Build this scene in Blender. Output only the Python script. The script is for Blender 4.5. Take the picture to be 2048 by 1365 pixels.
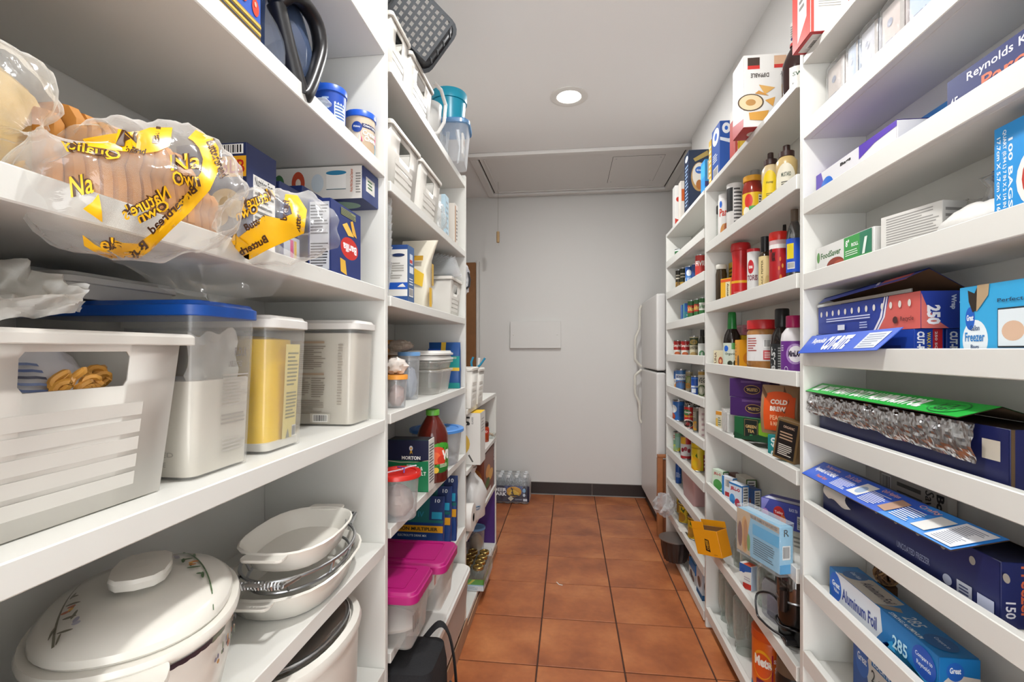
import bpy, bmesh, math, random
from mathutils import Vector, Matrix, noise
for o in list(bpy.data.objects): bpy.data.objects.remove(o)
SC = bpy.context.scene
COL = SC.collection
PI = math.pi
random.seed(7)

# ------------------------------------------------------------------ camera
CAMZ = 1.2; FPX = 960.0; YAW = math.atan(114 / 960)
CT, ST = math.cos(YAW), math.sin(YAW)
cam = bpy.data.cameras.new('camera'); camo = bpy.data.objects.new('camera', cam); COL.objects.link(camo)
cam.sensor_width = 36; cam.lens = 36 * FPX / 2048; cam.shift_y = 17.5 / 2048; cam.clip_start = .02
camo.location = (0, 0, CAMZ); camo.rotation_euler = (PI / 2, 0, YAW)
SC.camera = camo
# ------------------------------------------------------------------ world, exposure
W = bpy.data.worlds.new('world'); SC.world = W; W.use_nodes = True
W.node_tree.nodes['Background'].inputs[0].default_value = (.97, .985, 1, 1)
W.node_tree.nodes['Background'].inputs[1].default_value = 5.8
SC.view_settings.view_transform = 'Standard'
SC.view_settings.look = 'None'
SC.view_settings.gamma = 1
SC.view_settings.use_curve_mapping = False
SC.view_settings.exposure = 0.0
LAMP_W = 17.6
SC.cycles.use_denoising = True
SC.cycles.max_bounces = 5; SC.cycles.diffuse_bounces = 3; SC.cycles.glossy_bounces = 2; SC.cycles.transmission_bounces = 2; SC.cycles.adaptive_threshold = .06; SC.cycles.transparent_max_bounces = 10
SC.cycles.sample_clamp_indirect = 6
SC.cycles.caustics_refractive = False

# ------------------------------------------------------------------ helpers: view geometry (used to measure sizes)
def Yx(px, X):                     # Y of the point on the plane X seen at column px
    k = (px - 1024) / FPX
    return (-X * CT - k * X * ST) / (ST - k * CT)
def Xy(px, Y):
    k = (px - 1024) / FPX
    return (k * Y * CT - Y * ST) / (CT + k * ST)
def Fw(X, Y): return Y * CT - X * ST
def Zx(py, X, Y): return CAMZ + (700 - py) * Fw(X, Y) / FPX
def P(px, py, X):
    Y = Yx(px, X); return Vector((X, Y, Zx(py, X, Y)))

# ------------------------------------------------------------------ materials
def lin(h):
    h = h.lstrip('#'); h = h if len(h) == 6 else ''.join(c * 2 for c in h); v = [int(h[i:i + 2], 16) / 255 for i in (0, 2, 4)]
    return tuple(c / 12.92 if c <= .04045 else ((c + .055) / 1.055) ** 2.4 for c in v) + (1,)
_M = {}
def M(h, rough=.45, metal=0, spec=.5, bump=0, bscale=200, var=0):
    k = ('m', h, rough, metal, spec, bump, bscale, var)
    if k in _M: return _M[k]
    m = bpy.data.materials.new('paint_' + h.strip('#')); m.use_nodes = True
    nt = m.node_tree; b = nt.nodes['Principled BSDF']
    b.inputs['Base Color'].default_value = lin(h); b.inputs['Roughness'].default_value = rough
    b.inputs['Metallic'].default_value = metal; b.inputs['Specular IOR Level'].default_value = spec
    if bump or var:
        tc = nt.nodes.new('ShaderNodeTexCoord'); n = nt.nodes.new('ShaderNodeTexNoise')
        n.inputs['Scale'].default_value = bscale; n.inputs['Detail'].default_value = 3
        nt.links.new(tc.outputs['Object'], n.inputs['Vector'])
        if bump:
            bp = nt.nodes.new('ShaderNodeBump'); bp.inputs['Strength'].default_value = bump; bp.inputs['Distance'].default_value = .002
            nt.links.new(n.outputs['Fac'], bp.inputs['Height']); nt.links.new(bp.outputs[0], b.inputs['Normal'])
        if var:
            r = nt.nodes.new('ShaderNodeMixRGB'); c = lin(h)
            r.inputs[1].default_value = tuple(x * (1 - var) for x in c[:3]) + (1,)
            r.inputs[2].default_value = tuple(min(1, x * (1 + var)) for x in c[:3]) + (1,)
            nt.links.new(n.outputs['Fac'], r.inputs[0]); nt.links.new(r.outputs[0], b.inputs['Base Color'])
    _M[k] = m; return m
def CL(h='#f4f6f8', a=.12, rough=.08, gl=.9, bump=0, bscale=60):     # thin clear or frosted plastic / glass: a = how much it hides
    k = ('c', h, a, rough, gl, bump, bscale)
    if k in _M: return _M[k]
    m = bpy.data.materials.new('clear_' + h.strip('#')); m.use_nodes = True
    nt = m.node_tree; b = nt.nodes['Principled BSDF']; out = nt.nodes['Material Output']
    nt.nodes.remove(b); df = nt.nodes.new('ShaderNodeBsdfDiffuse'); gs = nt.nodes.new('ShaderNodeBsdfGlossy'); b = nt.nodes.new('ShaderNodeMixShader')
    df.inputs['Color'].default_value = lin(h); gs.inputs['Roughness'].default_value = rough; b.inputs[0].default_value = .3
    nt.links.new(df.outputs[0], b.inputs[1]); nt.links.new(gs.outputs[0], b.inputs[2])
    t = nt.nodes.new('ShaderNodeBsdfTransparent'); c = lin(h)
    t.inputs[0].default_value = tuple(x ** .25 for x in c[:3]) + (1,)
    lw = nt.nodes.new('ShaderNodeLayerWeight'); lw.inputs[0].default_value = .5
    ma = nt.nodes.new('ShaderNodeMath'); ma.operation = 'MULTIPLY_ADD'; ma.use_clamp = True
    ma.inputs[1].default_value = gl * .6; ma.inputs[2].default_value = a + .02 * gl
    mx = nt.nodes.new('ShaderNodeMixShader')
    pw = nt.nodes.new('ShaderNodeMath'); pw.operation = 'POWER'; pw.inputs[1].default_value = 3.2
    nt.links.new(lw.outputs['Facing'], pw.inputs[0]); nt.links.new(pw.outputs[0], ma.inputs[0]); nt.links.new(ma.outputs[0], mx.inputs[0])
    nt.links.new(t.outputs[0], mx.inputs[1]); nt.links.new(b.outputs[0], mx.inputs[2]); nt.links.new(mx.outputs[0], out.inputs[0])
    if bump:
        tc = nt.nodes.new('ShaderNodeTexCoord'); n = nt.nodes.new('ShaderNodeTexNoise')
        n.inputs['Scale'].default_value = bscale; n.inputs['Detail'].default_value = 4; n.inputs['Distortion'].default_value = 1.2
        bp = nt.nodes.new('ShaderNodeBump'); bp.inputs['Strength'].default_value = bump * .4; bp.inputs['Distance'].default_value = .01
        nt.links.new(tc.outputs['Object'], n.inputs['Vector'])
        nt.links.new(n.outputs['Fac'], bp.inputs['Height']); nt.links.new(bp.outputs[0], gs.inputs['Normal']); nt.links.new(bp.outputs[0], df.inputs['Normal'])
    _M[k] = m; return m
WHITE = M('#dcdbd5', .38, bump=.03, bscale=500)          # shelf melamine
PLAST = M('#d8d4cc', .42)
GLASS = CL('#eef2ee', .06, .03, 1.2)
FILM = CL('#ffffff', .025, .1, .55, .12, 18)
FROST = CL('#eceae4', .34, .25, .6)
STEEL = M('#b9bbbd', .28, 1)
BLACK = M('#161517', .35)

# ------------------------------------------------------------------ mesh builder
class MB:
    def __init__(s): s.v = []; s.f = []; s.m = []; s.mats = []; s.sm = []
    def mi(s, m):
        if m not in s.mats: s.mats.append(m)
        return s.mats.index(m)
    def add(s, vs, fs, m, smooth=False):
        o = len(s.v); s.v += [tuple(x) for x in vs]; i = s.mi(m)
        for f in fs: s.f.append(tuple(o + a for a in f)); s.m.append(i); s.sm.append(smooth)
    def box(s, x0, x1, y0, y1, z0, z1, m, cols=None):
        vs = [(x, y, z) for z in (z0, z1) for y in (y0, y1) for x in (x0, x1)]
        fs = {'bottom': (0, 2, 3, 1), 'top': (4, 5, 7, 6), 'front': (0, 1, 5, 4), 'back': (2, 6, 7, 3), 'left': (0, 4, 6, 2), 'right': (1, 3, 7, 5)}
        o = len(s.v); s.v += vs
        for k, f in fs.items():
            s.f.append(tuple(o + a for a in f)); s.m.append(s.mi((cols or {}).get(k, m))); s.sm.append(False)
    def lathe(s, prof, m, seg=32, sx=1, sy=1, cx=0, cy=0, mats=None):
        vs = []; fs = []
        for r, z in prof:
            for k in range(seg):
                a = 2 * PI * k / seg; vs.append((cx + r * sx * math.cos(a), cy + r * sy * math.sin(a), z))
        for i in range(len(prof) - 1):
            g = []
            for k in range(seg):
                k2 = (k + 1) % seg; g.append((i * seg + k, i * seg + k2, (i + 1) * seg + k2, (i + 1) * seg + k))
            fs.append(g)
        o = len(s.v); s.v += vs
        for i, g in enumerate(fs):
            mm = s.mi(mats[i] if mats else m)
            for f in g: s.f.append(tuple(o + a for a in f)); s.m.append(mm); s.sm.append(True)
        for i, fl in ((0, True), (len(prof) - 1, False)):
            if prof[i][0] > 1e-5:
                ring = [o + i * seg + k for k in range(seg)]
                s.f.append(tuple(reversed(ring)) if fl else tuple(ring)); s.m.append(s.mi((mats[0] if fl else mats[-1]) if mats else m)); s.sm.append(False)
    def tube(s, pts, r, m, seg=10, closed=False, rz=None):
        pts = [Vector(p) for p in pts]; n = len(pts); vs = []; fs = []
        up = Vector((0, 0, 1)); pn = None
        for i, p in enumerate(pts):
            a = pts[(i - 1) % n] if (closed or i) else p; b = pts[(i + 1) % n] if (closed or i < n - 1) else p
            t = (b - a).normalized()
            if pn is None: pn = t.cross(up if abs(t.dot(up)) < .95 else Vector((1, 0, 0))).normalized()
            pn = (pn - t * pn.dot(t)).normalized(); bn = t.cross(pn)
            ri = r[i] if isinstance(r, (list, tuple)) else r
            for k in range(seg):
                a_ = 2 * PI * k / seg; vs.append(p + pn * math.cos(a_) * ri + bn * math.sin(a_) * (rz or ri))
        for i in range(n if closed else n - 1):
            j = (i + 1) % n
            for k in range(seg):
                k2 = (k + 1) % seg; fs.append((i * seg + k, i * seg + k2, j * seg + k2, j * seg + k))
        if not closed: fs += [tuple(reversed(range(seg))), tuple((n - 1) * seg + k for k in range(seg))]
        s.add(vs, fs, m, True)
    def prism(s, poly, z0, z1, m, mtop=None):
        n = len(poly); vs = [(x, y, z0) for x, y in poly] + [(x, y, z1) for x, y in poly]
        s.add(vs, [(i, (i + 1) % n, n + (i + 1) % n, n + i) for i in range(n)] + [tuple(reversed(range(n)))], m)
        s.add(vs[n:], [tuple(range(n))], mtop or m)
    def grid(s, fn, nu, nv, m, smooth=True, mfn=None):
        vs = [fn(i / nu, j / nv) for j in range(nv + 1) for i in range(nu + 1)]
        o = len(s.v); s.v += [tuple(x) for x in vs]
        for j in range(nv):
            for i in range(nu):
                a = j * (nu + 1) + i
                s.f.append((o + a, o + a + 1, o + a + nu + 2, o + a + nu + 1)); s.sm.append(smooth)
                s.m.append(s.mi(mfn((i + .5) / nu, (j + .5) / nv) if mfn else m))
    def mesh(s, name):
        me = bpy.data.meshes.new(name); me.from_pydata(s.v, [], s.f)
        for m in s.mats: me.materials.append(m)
        me.polygons.foreach_set('material_index', s.m); me.polygons.foreach_set('use_smooth', s.sm)
        if any(s.sm): me.set_sharp_from_angle(angle=math.radians(42))
        me.update(); return me
    def build(s, name, parent=None, bevel=0, seg=2, label=None, kind=None):
        o = bpy.data.objects.new(name, s.mesh(name)); COL.objects.link(o)
        if parent is not None: o.parent = parent
        if bevel:
            b = o.modifiers.new('b', 'BEVEL'); b.width = bevel; b.segments = seg; b.limit_method = 'ANGLE'
        if label: o['label'] = label
        if kind: o['kind'] = kind
        return o
def rrect(w, d, r, n=4, cx=0, cy=0):
    out = []
    for k, (sx, sy) in enumerate(((1, 1), (-1, 1), (-1, -1), (1, -1))):
        for i in range(n + 1):
            a = PI / 2 * k + PI / 2 * i / n
            out.append((cx + sx * (w / 2 - r) + r * math.cos(a), cy + sy * (d / 2 - r) + r * math.sin(a)))
    return out
def loft(mb, rings, m, smooth=True, cap0=True, cap1=True, mats=None):
    n = len(rings[0]); 
    for i in range(len(rings) - 1):
        vs = list(rings[i]) + list(rings[i + 1])
        mb.add(vs, [(k, (k + 1) % n, n + (k + 1) % n, n + k) for k in range(n)], mats[i] if mats else m, smooth)
    if cap0: mb.add(rings[0], [tuple(reversed(range(n)))], mats[0] if mats else m)
    if cap1: mb.add(rings[-1], [tuple(range(n))], mats[-1] if mats else m)
def weld(o, d=1e-5):
    bm = bmesh.new(); bm.from_mesh(o.data); bmesh.ops.remove_doubles(bm, verts=bm.verts, dist=d); bm.to_mesh(o.data); bm.free()
    o.data.set_sharp_from_angle(angle=math.radians(42)); return o

# ------------------------------------------------------------------ things
USED = {}
def thing(name, label, cat, loc=(0, 0, 0), rz=0, group=None, kind=None):
    o = bpy.data.objects.new(name, None); COL.objects.link(o)
    o.location = loc; o.rotation_euler = (0, 0, rz); o.empty_display_size = .05
    o['label'] = label; o['category'] = cat
    if group: o['group'] = group
    if kind: o['kind'] = kind
    return o
def tag(o, label, cat, group=None, kind=None):
    o['label'] = label
    if cat: o['category'] = cat
    if group: o['group'] = group
    if kind: o['kind'] = kind
    return o
def dup(root, loc, rz, label, group=None):
    r = root.copy(); COL.objects.link(r); r.location = loc; r.rotation_euler = (0, 0, rz); r['label'] = label
    if group: r['group'] = group
    for ch in list(root.children):
        c = ch.copy(); COL.objects.link(c); c.parent = r
        for g in ch.children:
            d = g.copy(); COL.objects.link(d); d.parent = c
    return r

# ------------------------------------------------------------------ print: flat lettering and shapes laid on a surface
_TX = {}
def text_mesh(s, bold=.0):
    k = (s, bold)
    if k in _TX: return _TX[k]
    c = bpy.data.curves.new('t', 'FONT'); c.body = s; c.size = 1; c.resolution_u = 2; c.offset = bold; c.fill_mode = 'FRONT'
    o = bpy.data.objects.new('t', c); COL.objects.link(o)
    me = bpy.data.meshes.new_from_object(o, depsgraph=None) if False else o.to_mesh()
    vs = [tuple(v.co) for v in me.vertices]; fs = [tuple(p.vertices) for p in me.polygons]
    o.to_mesh_clear(); bpy.data.objects.remove(o); bpy.data.curves.remove(c)
    x0 = min(v[0] for v in vs); x1 = max(v[0] for v in vs); y0 = min(v[1] for v in vs); y1 = max(v[1] for v in vs)
    vs = [((v[0] - x0) / (x1 - x0), (v[1] - y0) / max(1e-6, y1 - y0)) for v in vs]
    _TX[k] = (vs, fs); return _TX[k]
class Print:
    """draws on a mapping fn(u,v,eps)->Vector with u,v in 0..1"""
    def __init__(s): s.mb = MB(); s.k = 0
    def draw(s, fn, items, div=1, rough=.4):
        for it in items:
            s.k += 1; e = .0004 + .00012 * (s.k % 60); kd = it[0]
            if kd == 'r':
                _, u0, v0, u1, v1, c = it[:6]
                s.mb.grid(lambda a, b: fn(u0 + (u1 - u0) * a, v0 + (v1 - v0) * b, e), div, max(1, div // 3), M(c, rough), div > 1)
            elif kd == 'e':
                _, cu, cv, ru, rv, c = it[:6]; n = 24
                vs = [fn(cu + ru * math.cos(2 * PI * i / n), cv + rv * math.sin(2 * PI * i / n), e) for i in range(n)]
                s.mb.add(vs, [tuple(range(n))] if div == 1 else [(i, i + 1, n - 2 - i, n - 1 - i) for i in range(n // 2 - 1)], M(c, rough))
            elif kd == 'p':
                _, pts, c = it[:3]; s.mb.add([fn(a, b, e) for a, b in pts], [tuple(range(len(pts)))], M(c, rough))
            elif kd == 't':
                _, u0, v0, u1, v1, tx, c = it[:7]; rot = it[7] if len(it) > 7 else 0; bold = it[8] if len(it) > 8 else .012
                vs, fs = text_mesh(tx, bold); q = []
                for a, b in vs:
                    if rot == 180: a, b = 1 - a, 1 - b
                    elif rot == 90: a, b = 1 - b, a
                    elif rot == -90: a, b = b, 1 - a
                    elif rot == 'm': a = 1 - a
                    q.append(fn(u0 + (u1 - u0) * a, v0 + (v1 - v0) * b, e))
                s.mb.add(q, fs, M(c, rough))
            elif kd == 'b':
                _, u0, v0, u1, v1 = it[:5]; vert = len(it) > 5
                s.draw(fn, [('r', u0, v0, u1, v1, '#eceae6')], div); rr = random.Random(int(u0 * 97 + v0 * 31)); x = .08
                while x < .9:
                    w = rr.choice((.02, .035, .05))
                    if vert: s.draw(fn, [('r', u0 + (u1 - u0) * .1, v0 + (v1 - v0) * x, u0 + (u1 - u0) * .9, v0 + (v1 - v0) * (x + w), '#202022')])
                    else: s.draw(fn, [('r', u0 + (u1 - u0) * x, v0 + (v1 - v0) * .12, u0 + (u1 - u0) * (x + w), v0 + (v1 - v0) * .92, '#202022')])
                    s.k -= 1; x += w + rr.choice((.025, .04))
            elif kd == 'l':
                _, u0, v0, u1, v1, c, n = it[:7]; rr = random.Random(n); k0 = s.k
                for i in range(n):
                    s.k = k0; vv = v0 + (v1 - v0) * (i + .25) / n; uu = u1 - (u1 - u0) * rr.choice((0, .05, .1, .3))
                    s.draw(fn, [('r', u0, vv, uu, vv + (v1 - v0) * .45 / n, c)], div)
    def build(s, parent, name='printed_label', label=None):
        if s.mb.v: return s.mb.build(name, parent, label=label)
def face_fn(face, w, d, h, z0=0):
    if face == 'front': return lambda u, v, e: Vector((-w / 2 + w * u, -d / 2 - e, z0 + h * v))
    if face == 'back': return lambda u, v, e: Vector((w / 2 - w * u, d / 2 + e, z0 + h * v))
    if face == 'right': return lambda u, v, e: Vector((w / 2 + e, -d / 2 + d * u, z0 + h * v))
    if face == 'left': return lambda u, v, e: Vector((-w / 2 - e, d / 2 - d * u, z0 + h * v))
    if face == 'top': return lambda u, v, e: Vector((-w / 2 + w * u, -d / 2 + d * v, z0 + h + e))
    if face == 'bottom': return lambda u, v, e: Vector((-w / 2 + w * u, d / 2 - d * v, z0 - e))
def cyl_fn(r, z0, z1, span=PI, c=0, sx=1, sy=1, r1=None):       # u 0..1 over the span, centred on the front (-Y)
    r1 = r1 or r
    def fn(u, v, e):
        a = -PI / 2 + c + (u - .5) * span; q = r + (r1 - r) * v + e
        return Vector((q * sx * math.cos(a), q * sy * math.sin(a), z0 + (z1 - z0) * v))
    return fn

# placing: 'L' things face +X from the shelves on the one side, 'R' things face -X from the other
def slot(side, pa, pb, z, pt=None, xf=None):
    xf = xf if xf is not None else (-.44 if side == 'L' else .60)
    ya, yb = Yx(pa, xf), Yx(pb, xf); y = (ya + yb) / 2; w = abs(yb - ya)
    h = None if pt is None else Zx(pt, xf, y) - z
    return xf, y, w, h
def carton(name, label, cat, side, pa, pb, z, pt, depth, col, prints=(), xf=None, h=None, rz=0, group=None, cols=None, w=None, body='carton', tilt=0, rough=.42, pname='printed_design', dy=0):
    """prints: list of (face, items)"""
    xf, y, w0, h0 = slot(side, pa, pb, z, pt, xf); w = w or w0; h = h or h0
    sgn = -1 if side == 'L' else 1; base = PI / 2 if side == 'L' else -PI / 2
    t = thing(name, label, cat, (xf + sgn * depth / 2, y + dy, z), base + rz, group)
    if tilt: t.rotation_euler = (tilt, 0, base + rz)
    return box_parts(t, w, depth, h, col, prints, cols, body, rough, pname)
def box_parts(t, w, d, h, col, prints=(), cols=None, body='carton', rough=.42, pname='printed_design', bevel=.0012):
    b = MB(); b.box(-w / 2, w / 2, -d / 2, d / 2, 0, h, M(col, rough), {k: M(c, rough) for k, c in (cols or {}).items()})
    b.build(body, t, bevel, 1)
    for face, items in prints:
        p = Print(); p.draw(face_fn(face, w, d, h), [('r', .004, .004, .996, .996, (cols or {}).get(face, col))] + list(items), 1, rough)
        p.build(t, {'front': 'front_print', 'back': 'back_print', 'top': 'top_print', 'bottom': 'bottom_print'}.get(face, 'end_print'))
    return t
def free_box(name, label, cat, loc, rot, w, d, h, col, prints=(), group=None, cols=None, body='carton', rough=.42):
    t = thing(name, label, cat, loc, 0, group); t.rotation_euler = rot if isinstance(rot, (tuple, list)) else (0, 0, rot)
    return box_parts(t, w, d, h, col, prints, cols, body, rough)
def cyl_at(side, pa, pb, z, xc, pt=None):
    pc = (pa + pb) / 2; y = Yx(pc, xc); F = Fw(xc, y); al = math.atan((pc - 1024) / FPX)
    r = (pb - pa) * F * math.cos(al) / FPX / 2
    if side == 'R': y = min(y, YR3 - .02 - r)
    return y, r, (None if pt is None else Zx(pt, xc, y) - z)
def vdir(side, x, y): return (-1 if side == 'L' else 1) * math.atan2(y, abs(x)) * .92     # turn of a label towards where it is seen from
def rev(name, label, cat, side, y, x, z, parts, prints=(), group=None, spin=0, sx=1, sy=1, seg=28):
    """parts: (part name, profile, material[, per-segment materials]); prints: (r, z0, z1, span, centre, items)"""
    t = thing(name, label, cat, (x, y, z), (PI / 2 if side == 'L' else -PI / 2) + spin, group)
    for q in parts:
        b = MB(); b.lathe(q[1], q[2], seg, sx, sy, mats=q[3] if len(q) > 3 else None); b.build(q[0], t)
    p = Print()
    for r, z0, z1, span, c, items in prints: p.draw(cyl_fn(r, z0, z1, span, c + vdir(side, x, y) - spin, sx, sy), items, 10)
    p.build(t, 'printed_label'); return t
def can(name, label, side, pa, pb, z, pt, xc, col, items=(), group=None, h=None, spin=0, cat='can', top=None):
    y, r, h0 = cyl_at(side, pa, pb, z, xc, pt); h = h or h0
    mt = top or STEEL; ml = M(col, .4)
    prof = [(r * .93, 0), (r * 1.0, .002), (r * 1.0, .005), (r * .975, .006), (r * .975, h - .006), (r, h - .005), (r, h - .001), (r * .94, h), (r * .93, h - .004), (0, h - .004)]
    t = thing(name, label, cat, (xc, y, z), (PI / 2 if side == 'L' else -PI / 2) + spin, group)
    b = MB(); b.lathe([p for p in prof[:3]] + [(r * .975, .006)], mt, 28); b.build('bottom_rim', t)
    b = MB(); b.lathe([(r * .975, .006), (r * .975, h - .006)], ml, 28); b.build('can_wall', t)
    b = MB(); b.lathe(prof[4:], mt, 28); b.build('lid', t)
    p = Print(); p.draw(cyl_fn(r * .975, .006, h - .006, PI, vdir(side, xc, y) - spin), items, 8); p.build(t, 'paper_label_print')
    return t
def jitter(v, s, a):
    return Vector(v) + a * Vector((noise.noise(Vector(v) * s), noise.noise(Vector(v) * s + Vector((9, 3, 1))), noise.noise(Vector(v) * s + Vector((2, 7, 5)))))

# ================================================================== the room
CEIL = 2.49; XL, XR, YB = -.75, .74, 4.0
def struct(o, label=None):
    o['kind'] = 'structure'
    if label: o['label'] = label
    return o
def paint(h, bs=260, bump=.12):
    return M(h, .65, bump=bump, bscale=bs)
WALLM = paint('#dad8d4'); CEILM = paint('#f2f1ef')
def slab(name, x0, x1, y0, y1, z0, z1, m, label=None, parent=None):
    b = MB(); b.box(x0, x1, y0, y1, z0, z1, m); o = b.build(name, parent)
    return struct(o, label) if parent is None else o
# terracotta tile
def tile_mat():
    m = bpy.data.materials.new('terracotta'); m.use_nodes = True; nt = m.node_tree; b = nt.nodes['Principled BSDF']
    oi = nt.nodes.new('ShaderNodeObjectInfo'); tc = nt.nodes.new('ShaderNodeTexCoord'); ad = nt.nodes.new('ShaderNodeVectorMath'); ad.operation = 'MULTIPLY_ADD'
    ad.inputs[1].default_value = (1, 1, 1)
    sc = nt.nodes.new('ShaderNodeVectorMath'); sc.operation = 'SCALE'; sc.inputs['Scale'].default_value = 37
    cmb = nt.nodes.new('ShaderNodeCombineXYZ'); nt.links.new(oi.outputs['Random'], cmb.inputs[0]); nt.links.new(oi.outputs['Random'], cmb.inputs[1])
    nt.links.new(cmb.outputs[0], sc.inputs[0]); nt.links.new(tc.outputs['Object'], ad.inputs[0]); nt.links.new(sc.outputs[0], ad.inputs[2])
    n1 = nt.nodes.new('ShaderNodeTexNoise'); n1.inputs['Scale'].default_value = 4.5; n1.inputs['Detail'].default_value = 4; n1.inputs['Roughness'].default_value = .55
    n2 = nt.nodes.new('ShaderNodeTexNoise'); n2.inputs['Scale'].default_value = 45; n2.inputs['Detail'].default_value = 5
    for n in (n1, n2): nt.links.new(ad.outputs[0], n.inputs['Vector'])
    r = nt.nodes.new('ShaderNodeValToRGB'); e = r.color_ramp.elements
    e[0].position = .3; e[0].color = lin('#955230'); e[1].position = .7; e[1].color = lin('#d08450'); k = e.new(.5); k.color = lin('#b66a3d')
    mx = nt.nodes.new('ShaderNodeMixRGB'); mx.blend_type = 'MULTIPLY'; mx.inputs[0].default_value = .25
    nt.links.new(n1.outputs['Fac'], r.inputs[0]); nt.links.new(r.outputs[0], mx.inputs[1]); nt.links.new(n2.outputs['Fac'], mx.inputs[2]); nt.links.new(mx.outputs[0], b.inputs['Base Color'])
    b.inputs['Roughness'].default_value = .42
    bp = nt.nodes.new('ShaderNodeBump'); bp.inputs['Strength'].default_value = .15; bp.inputs['Distance'].default_value = .003
    nt.links.new(n2.outputs['Fac'], bp.inputs['Height']); nt.links.new(bp.outputs[0], b.inputs['Normal'])
    return m
floor = slab('floor', -1.7, 1.55, -1.3, 4.05, -.06, -.004, M('#4a2d20', .8, bump=.3))
TS = .326; g = .006; tm = tile_mat()
gx = CT * 960 * 1.2 / 665 * (1071 - 1138) / 960          # a joint line of the floor
tile_mesh = None; j0 = 960 * 1.2 / (1328.5 - 700) * CT - .0
for i in range(-5, 6):
    for j in range(-7, 12):
        x0 = gx + i * TS; y0 = 1.835 - .012 + j * TS
        if x0 > 1.3 or x0 < -1.75: continue
        y1 = min(y0 + TS, 4.0)
        if y1 - y0 < .03 or y0 < -1.35: continue
        full = y1 - y0 > TS - 1e-4
        if full and tile_mesh:
            o = bpy.data.objects.new('tile', tile_mesh); COL.objects.link(o); o.parent = floor
        else:
            b = MB(); b.box(g / 2, TS - g / 2, g / 2, y1 - y0 - g / 2, -.005, 0, tm); o = b.build('tile', floor, .0012, 1)
            if full: tile_mesh = o.data
        if full and not o.modifiers:
            bb = o.modifiers.new('b', 'BEVEL'); bb.width = .0012; bb.segments = 1
        o.location = (x0, y0, random.uniform(-.0009, -.0003))
crumb = MB(); c0 = Vector((.0, 2.47, 0)); q = Vector((Xy(1118, 2.46), 2.46, .002))
crumb.tube([q + Vector((-.012, .02, .001)), q, q + Vector((.018, -.006, 0))], .0022, M('#e8e2d8', .6), 6)
tag(crumb.build('paper_scrap'), 'tiny white paper scrap lying on the terracotta floor', 'scrap')
slab('ceiling', -1.7, 1.55, -1.3, 4.05, CEIL, CEIL + .06, CEILM)
slab('wall_back', -1.7, 1.55, YB, YB + .06, 0, CEIL, WALLM)
slab('wall_left', XL - .06, XL, -1.3, 2.9, 0, CEIL, WALLM)
slab('wall_left_alcove', -1.7, -1.64, 2.9, 4.0, 0, CEIL, WALLM)
slab('wall_left_return', -1.7, XL - .06, 2.84, 2.9, 0, CEIL, WALLM)
slab('wall_right', XR, XR + .06, -1.3, 3.02, 0, CEIL, paint('#dedcd9'))
slab('wall_right_alcove', 1.49, 1.55, 3.02, 4.0, 0, CEIL, WALLM)
slab('wall_right_return', XR + .06, 1.55, 2.96, 3.02, 0, CEIL, WALLM)
# unseen wall behind the camera; wide opening added to let fill light in
b = MB(); b.box(XL - .06, -.6, -1.36, -1.3, 0, CEIL, WALLM); b.box(.6, XR + .06, -1.36, -1.3, 0, CEIL, WALLM); b.box(-.6, .6, -1.36, -1.3, 2.3, CEIL, WALLM)
struct(b.build('wall_front'))
# dark tile baseboard on the back wall
base = slab('baseboard_back', -1.6, 1.45, YB - .006, YB, 0, .1, M('#8d8178', .8))
xj = Xy(1184, YB - .01)
DT = M('#2c2422', .32, bump=.1, bscale=90)
BT = .52
for k in range(-3, 3):
    b = MB(); b.box(max(-1.6, xj + k * BT + .002), min(1.45, xj + (k + 1) * BT - .002), YB - .013, YB - .006, .003, .098, DT); b.build('tile', base, .001, 1)
b = MB(); b.box(-1.6, 1.45, YB - .02, YB - .006, 0, .006, M('#8f8b88', .5)); b.build('caulk_line', base)
# recessed ceiling lamps
def lamp(x, y, label):
    t = thing('recessed_light', label, 'ceiling light', (x, y, CEIL), 0, 'round recessed ceiling lights')
    b = MB(); b.lathe([(.095, 0), (.096, -.004), (.082, -.007), (.064, -.004), (.062, 0)], M('#e2dfda', .5), 40); b.build('trim_ring', t)
    em = bpy.data.materials.get('lamp_glow')
    if not em:
        em = bpy.data.materials.new('lamp_glow'); em.use_nodes = True; e = em.node_tree.nodes['Principled BSDF']
        e.inputs['Emission Color'].default_value = (1, .95, .88, 1); e.inputs['Emission Strength'].default_value = 9
    b = MB(); b.lathe([(.0, -.0035), (.03, -.0035), (.061, -.003)], em, 40); b.build('lens', t)
    L = bpy.data.lights.new('lamp', 'AREA'); L.shape = 'DISK'; L.size = .11; L.energy = LAMP_W; L.color = (.985, .985, .975)
    lo = bpy.data.objects.new('lamp_light', L); COL.objects.link(lo); lo.parent = t; lo.location = (0, 0, -.012)
lamp(0.0, 2.46, 'round lit recessed light in the ceiling, seen beyond the shelves')
lamp(.06, .78, 'round recessed ceiling light overhead between the nearest shelves')
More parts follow.
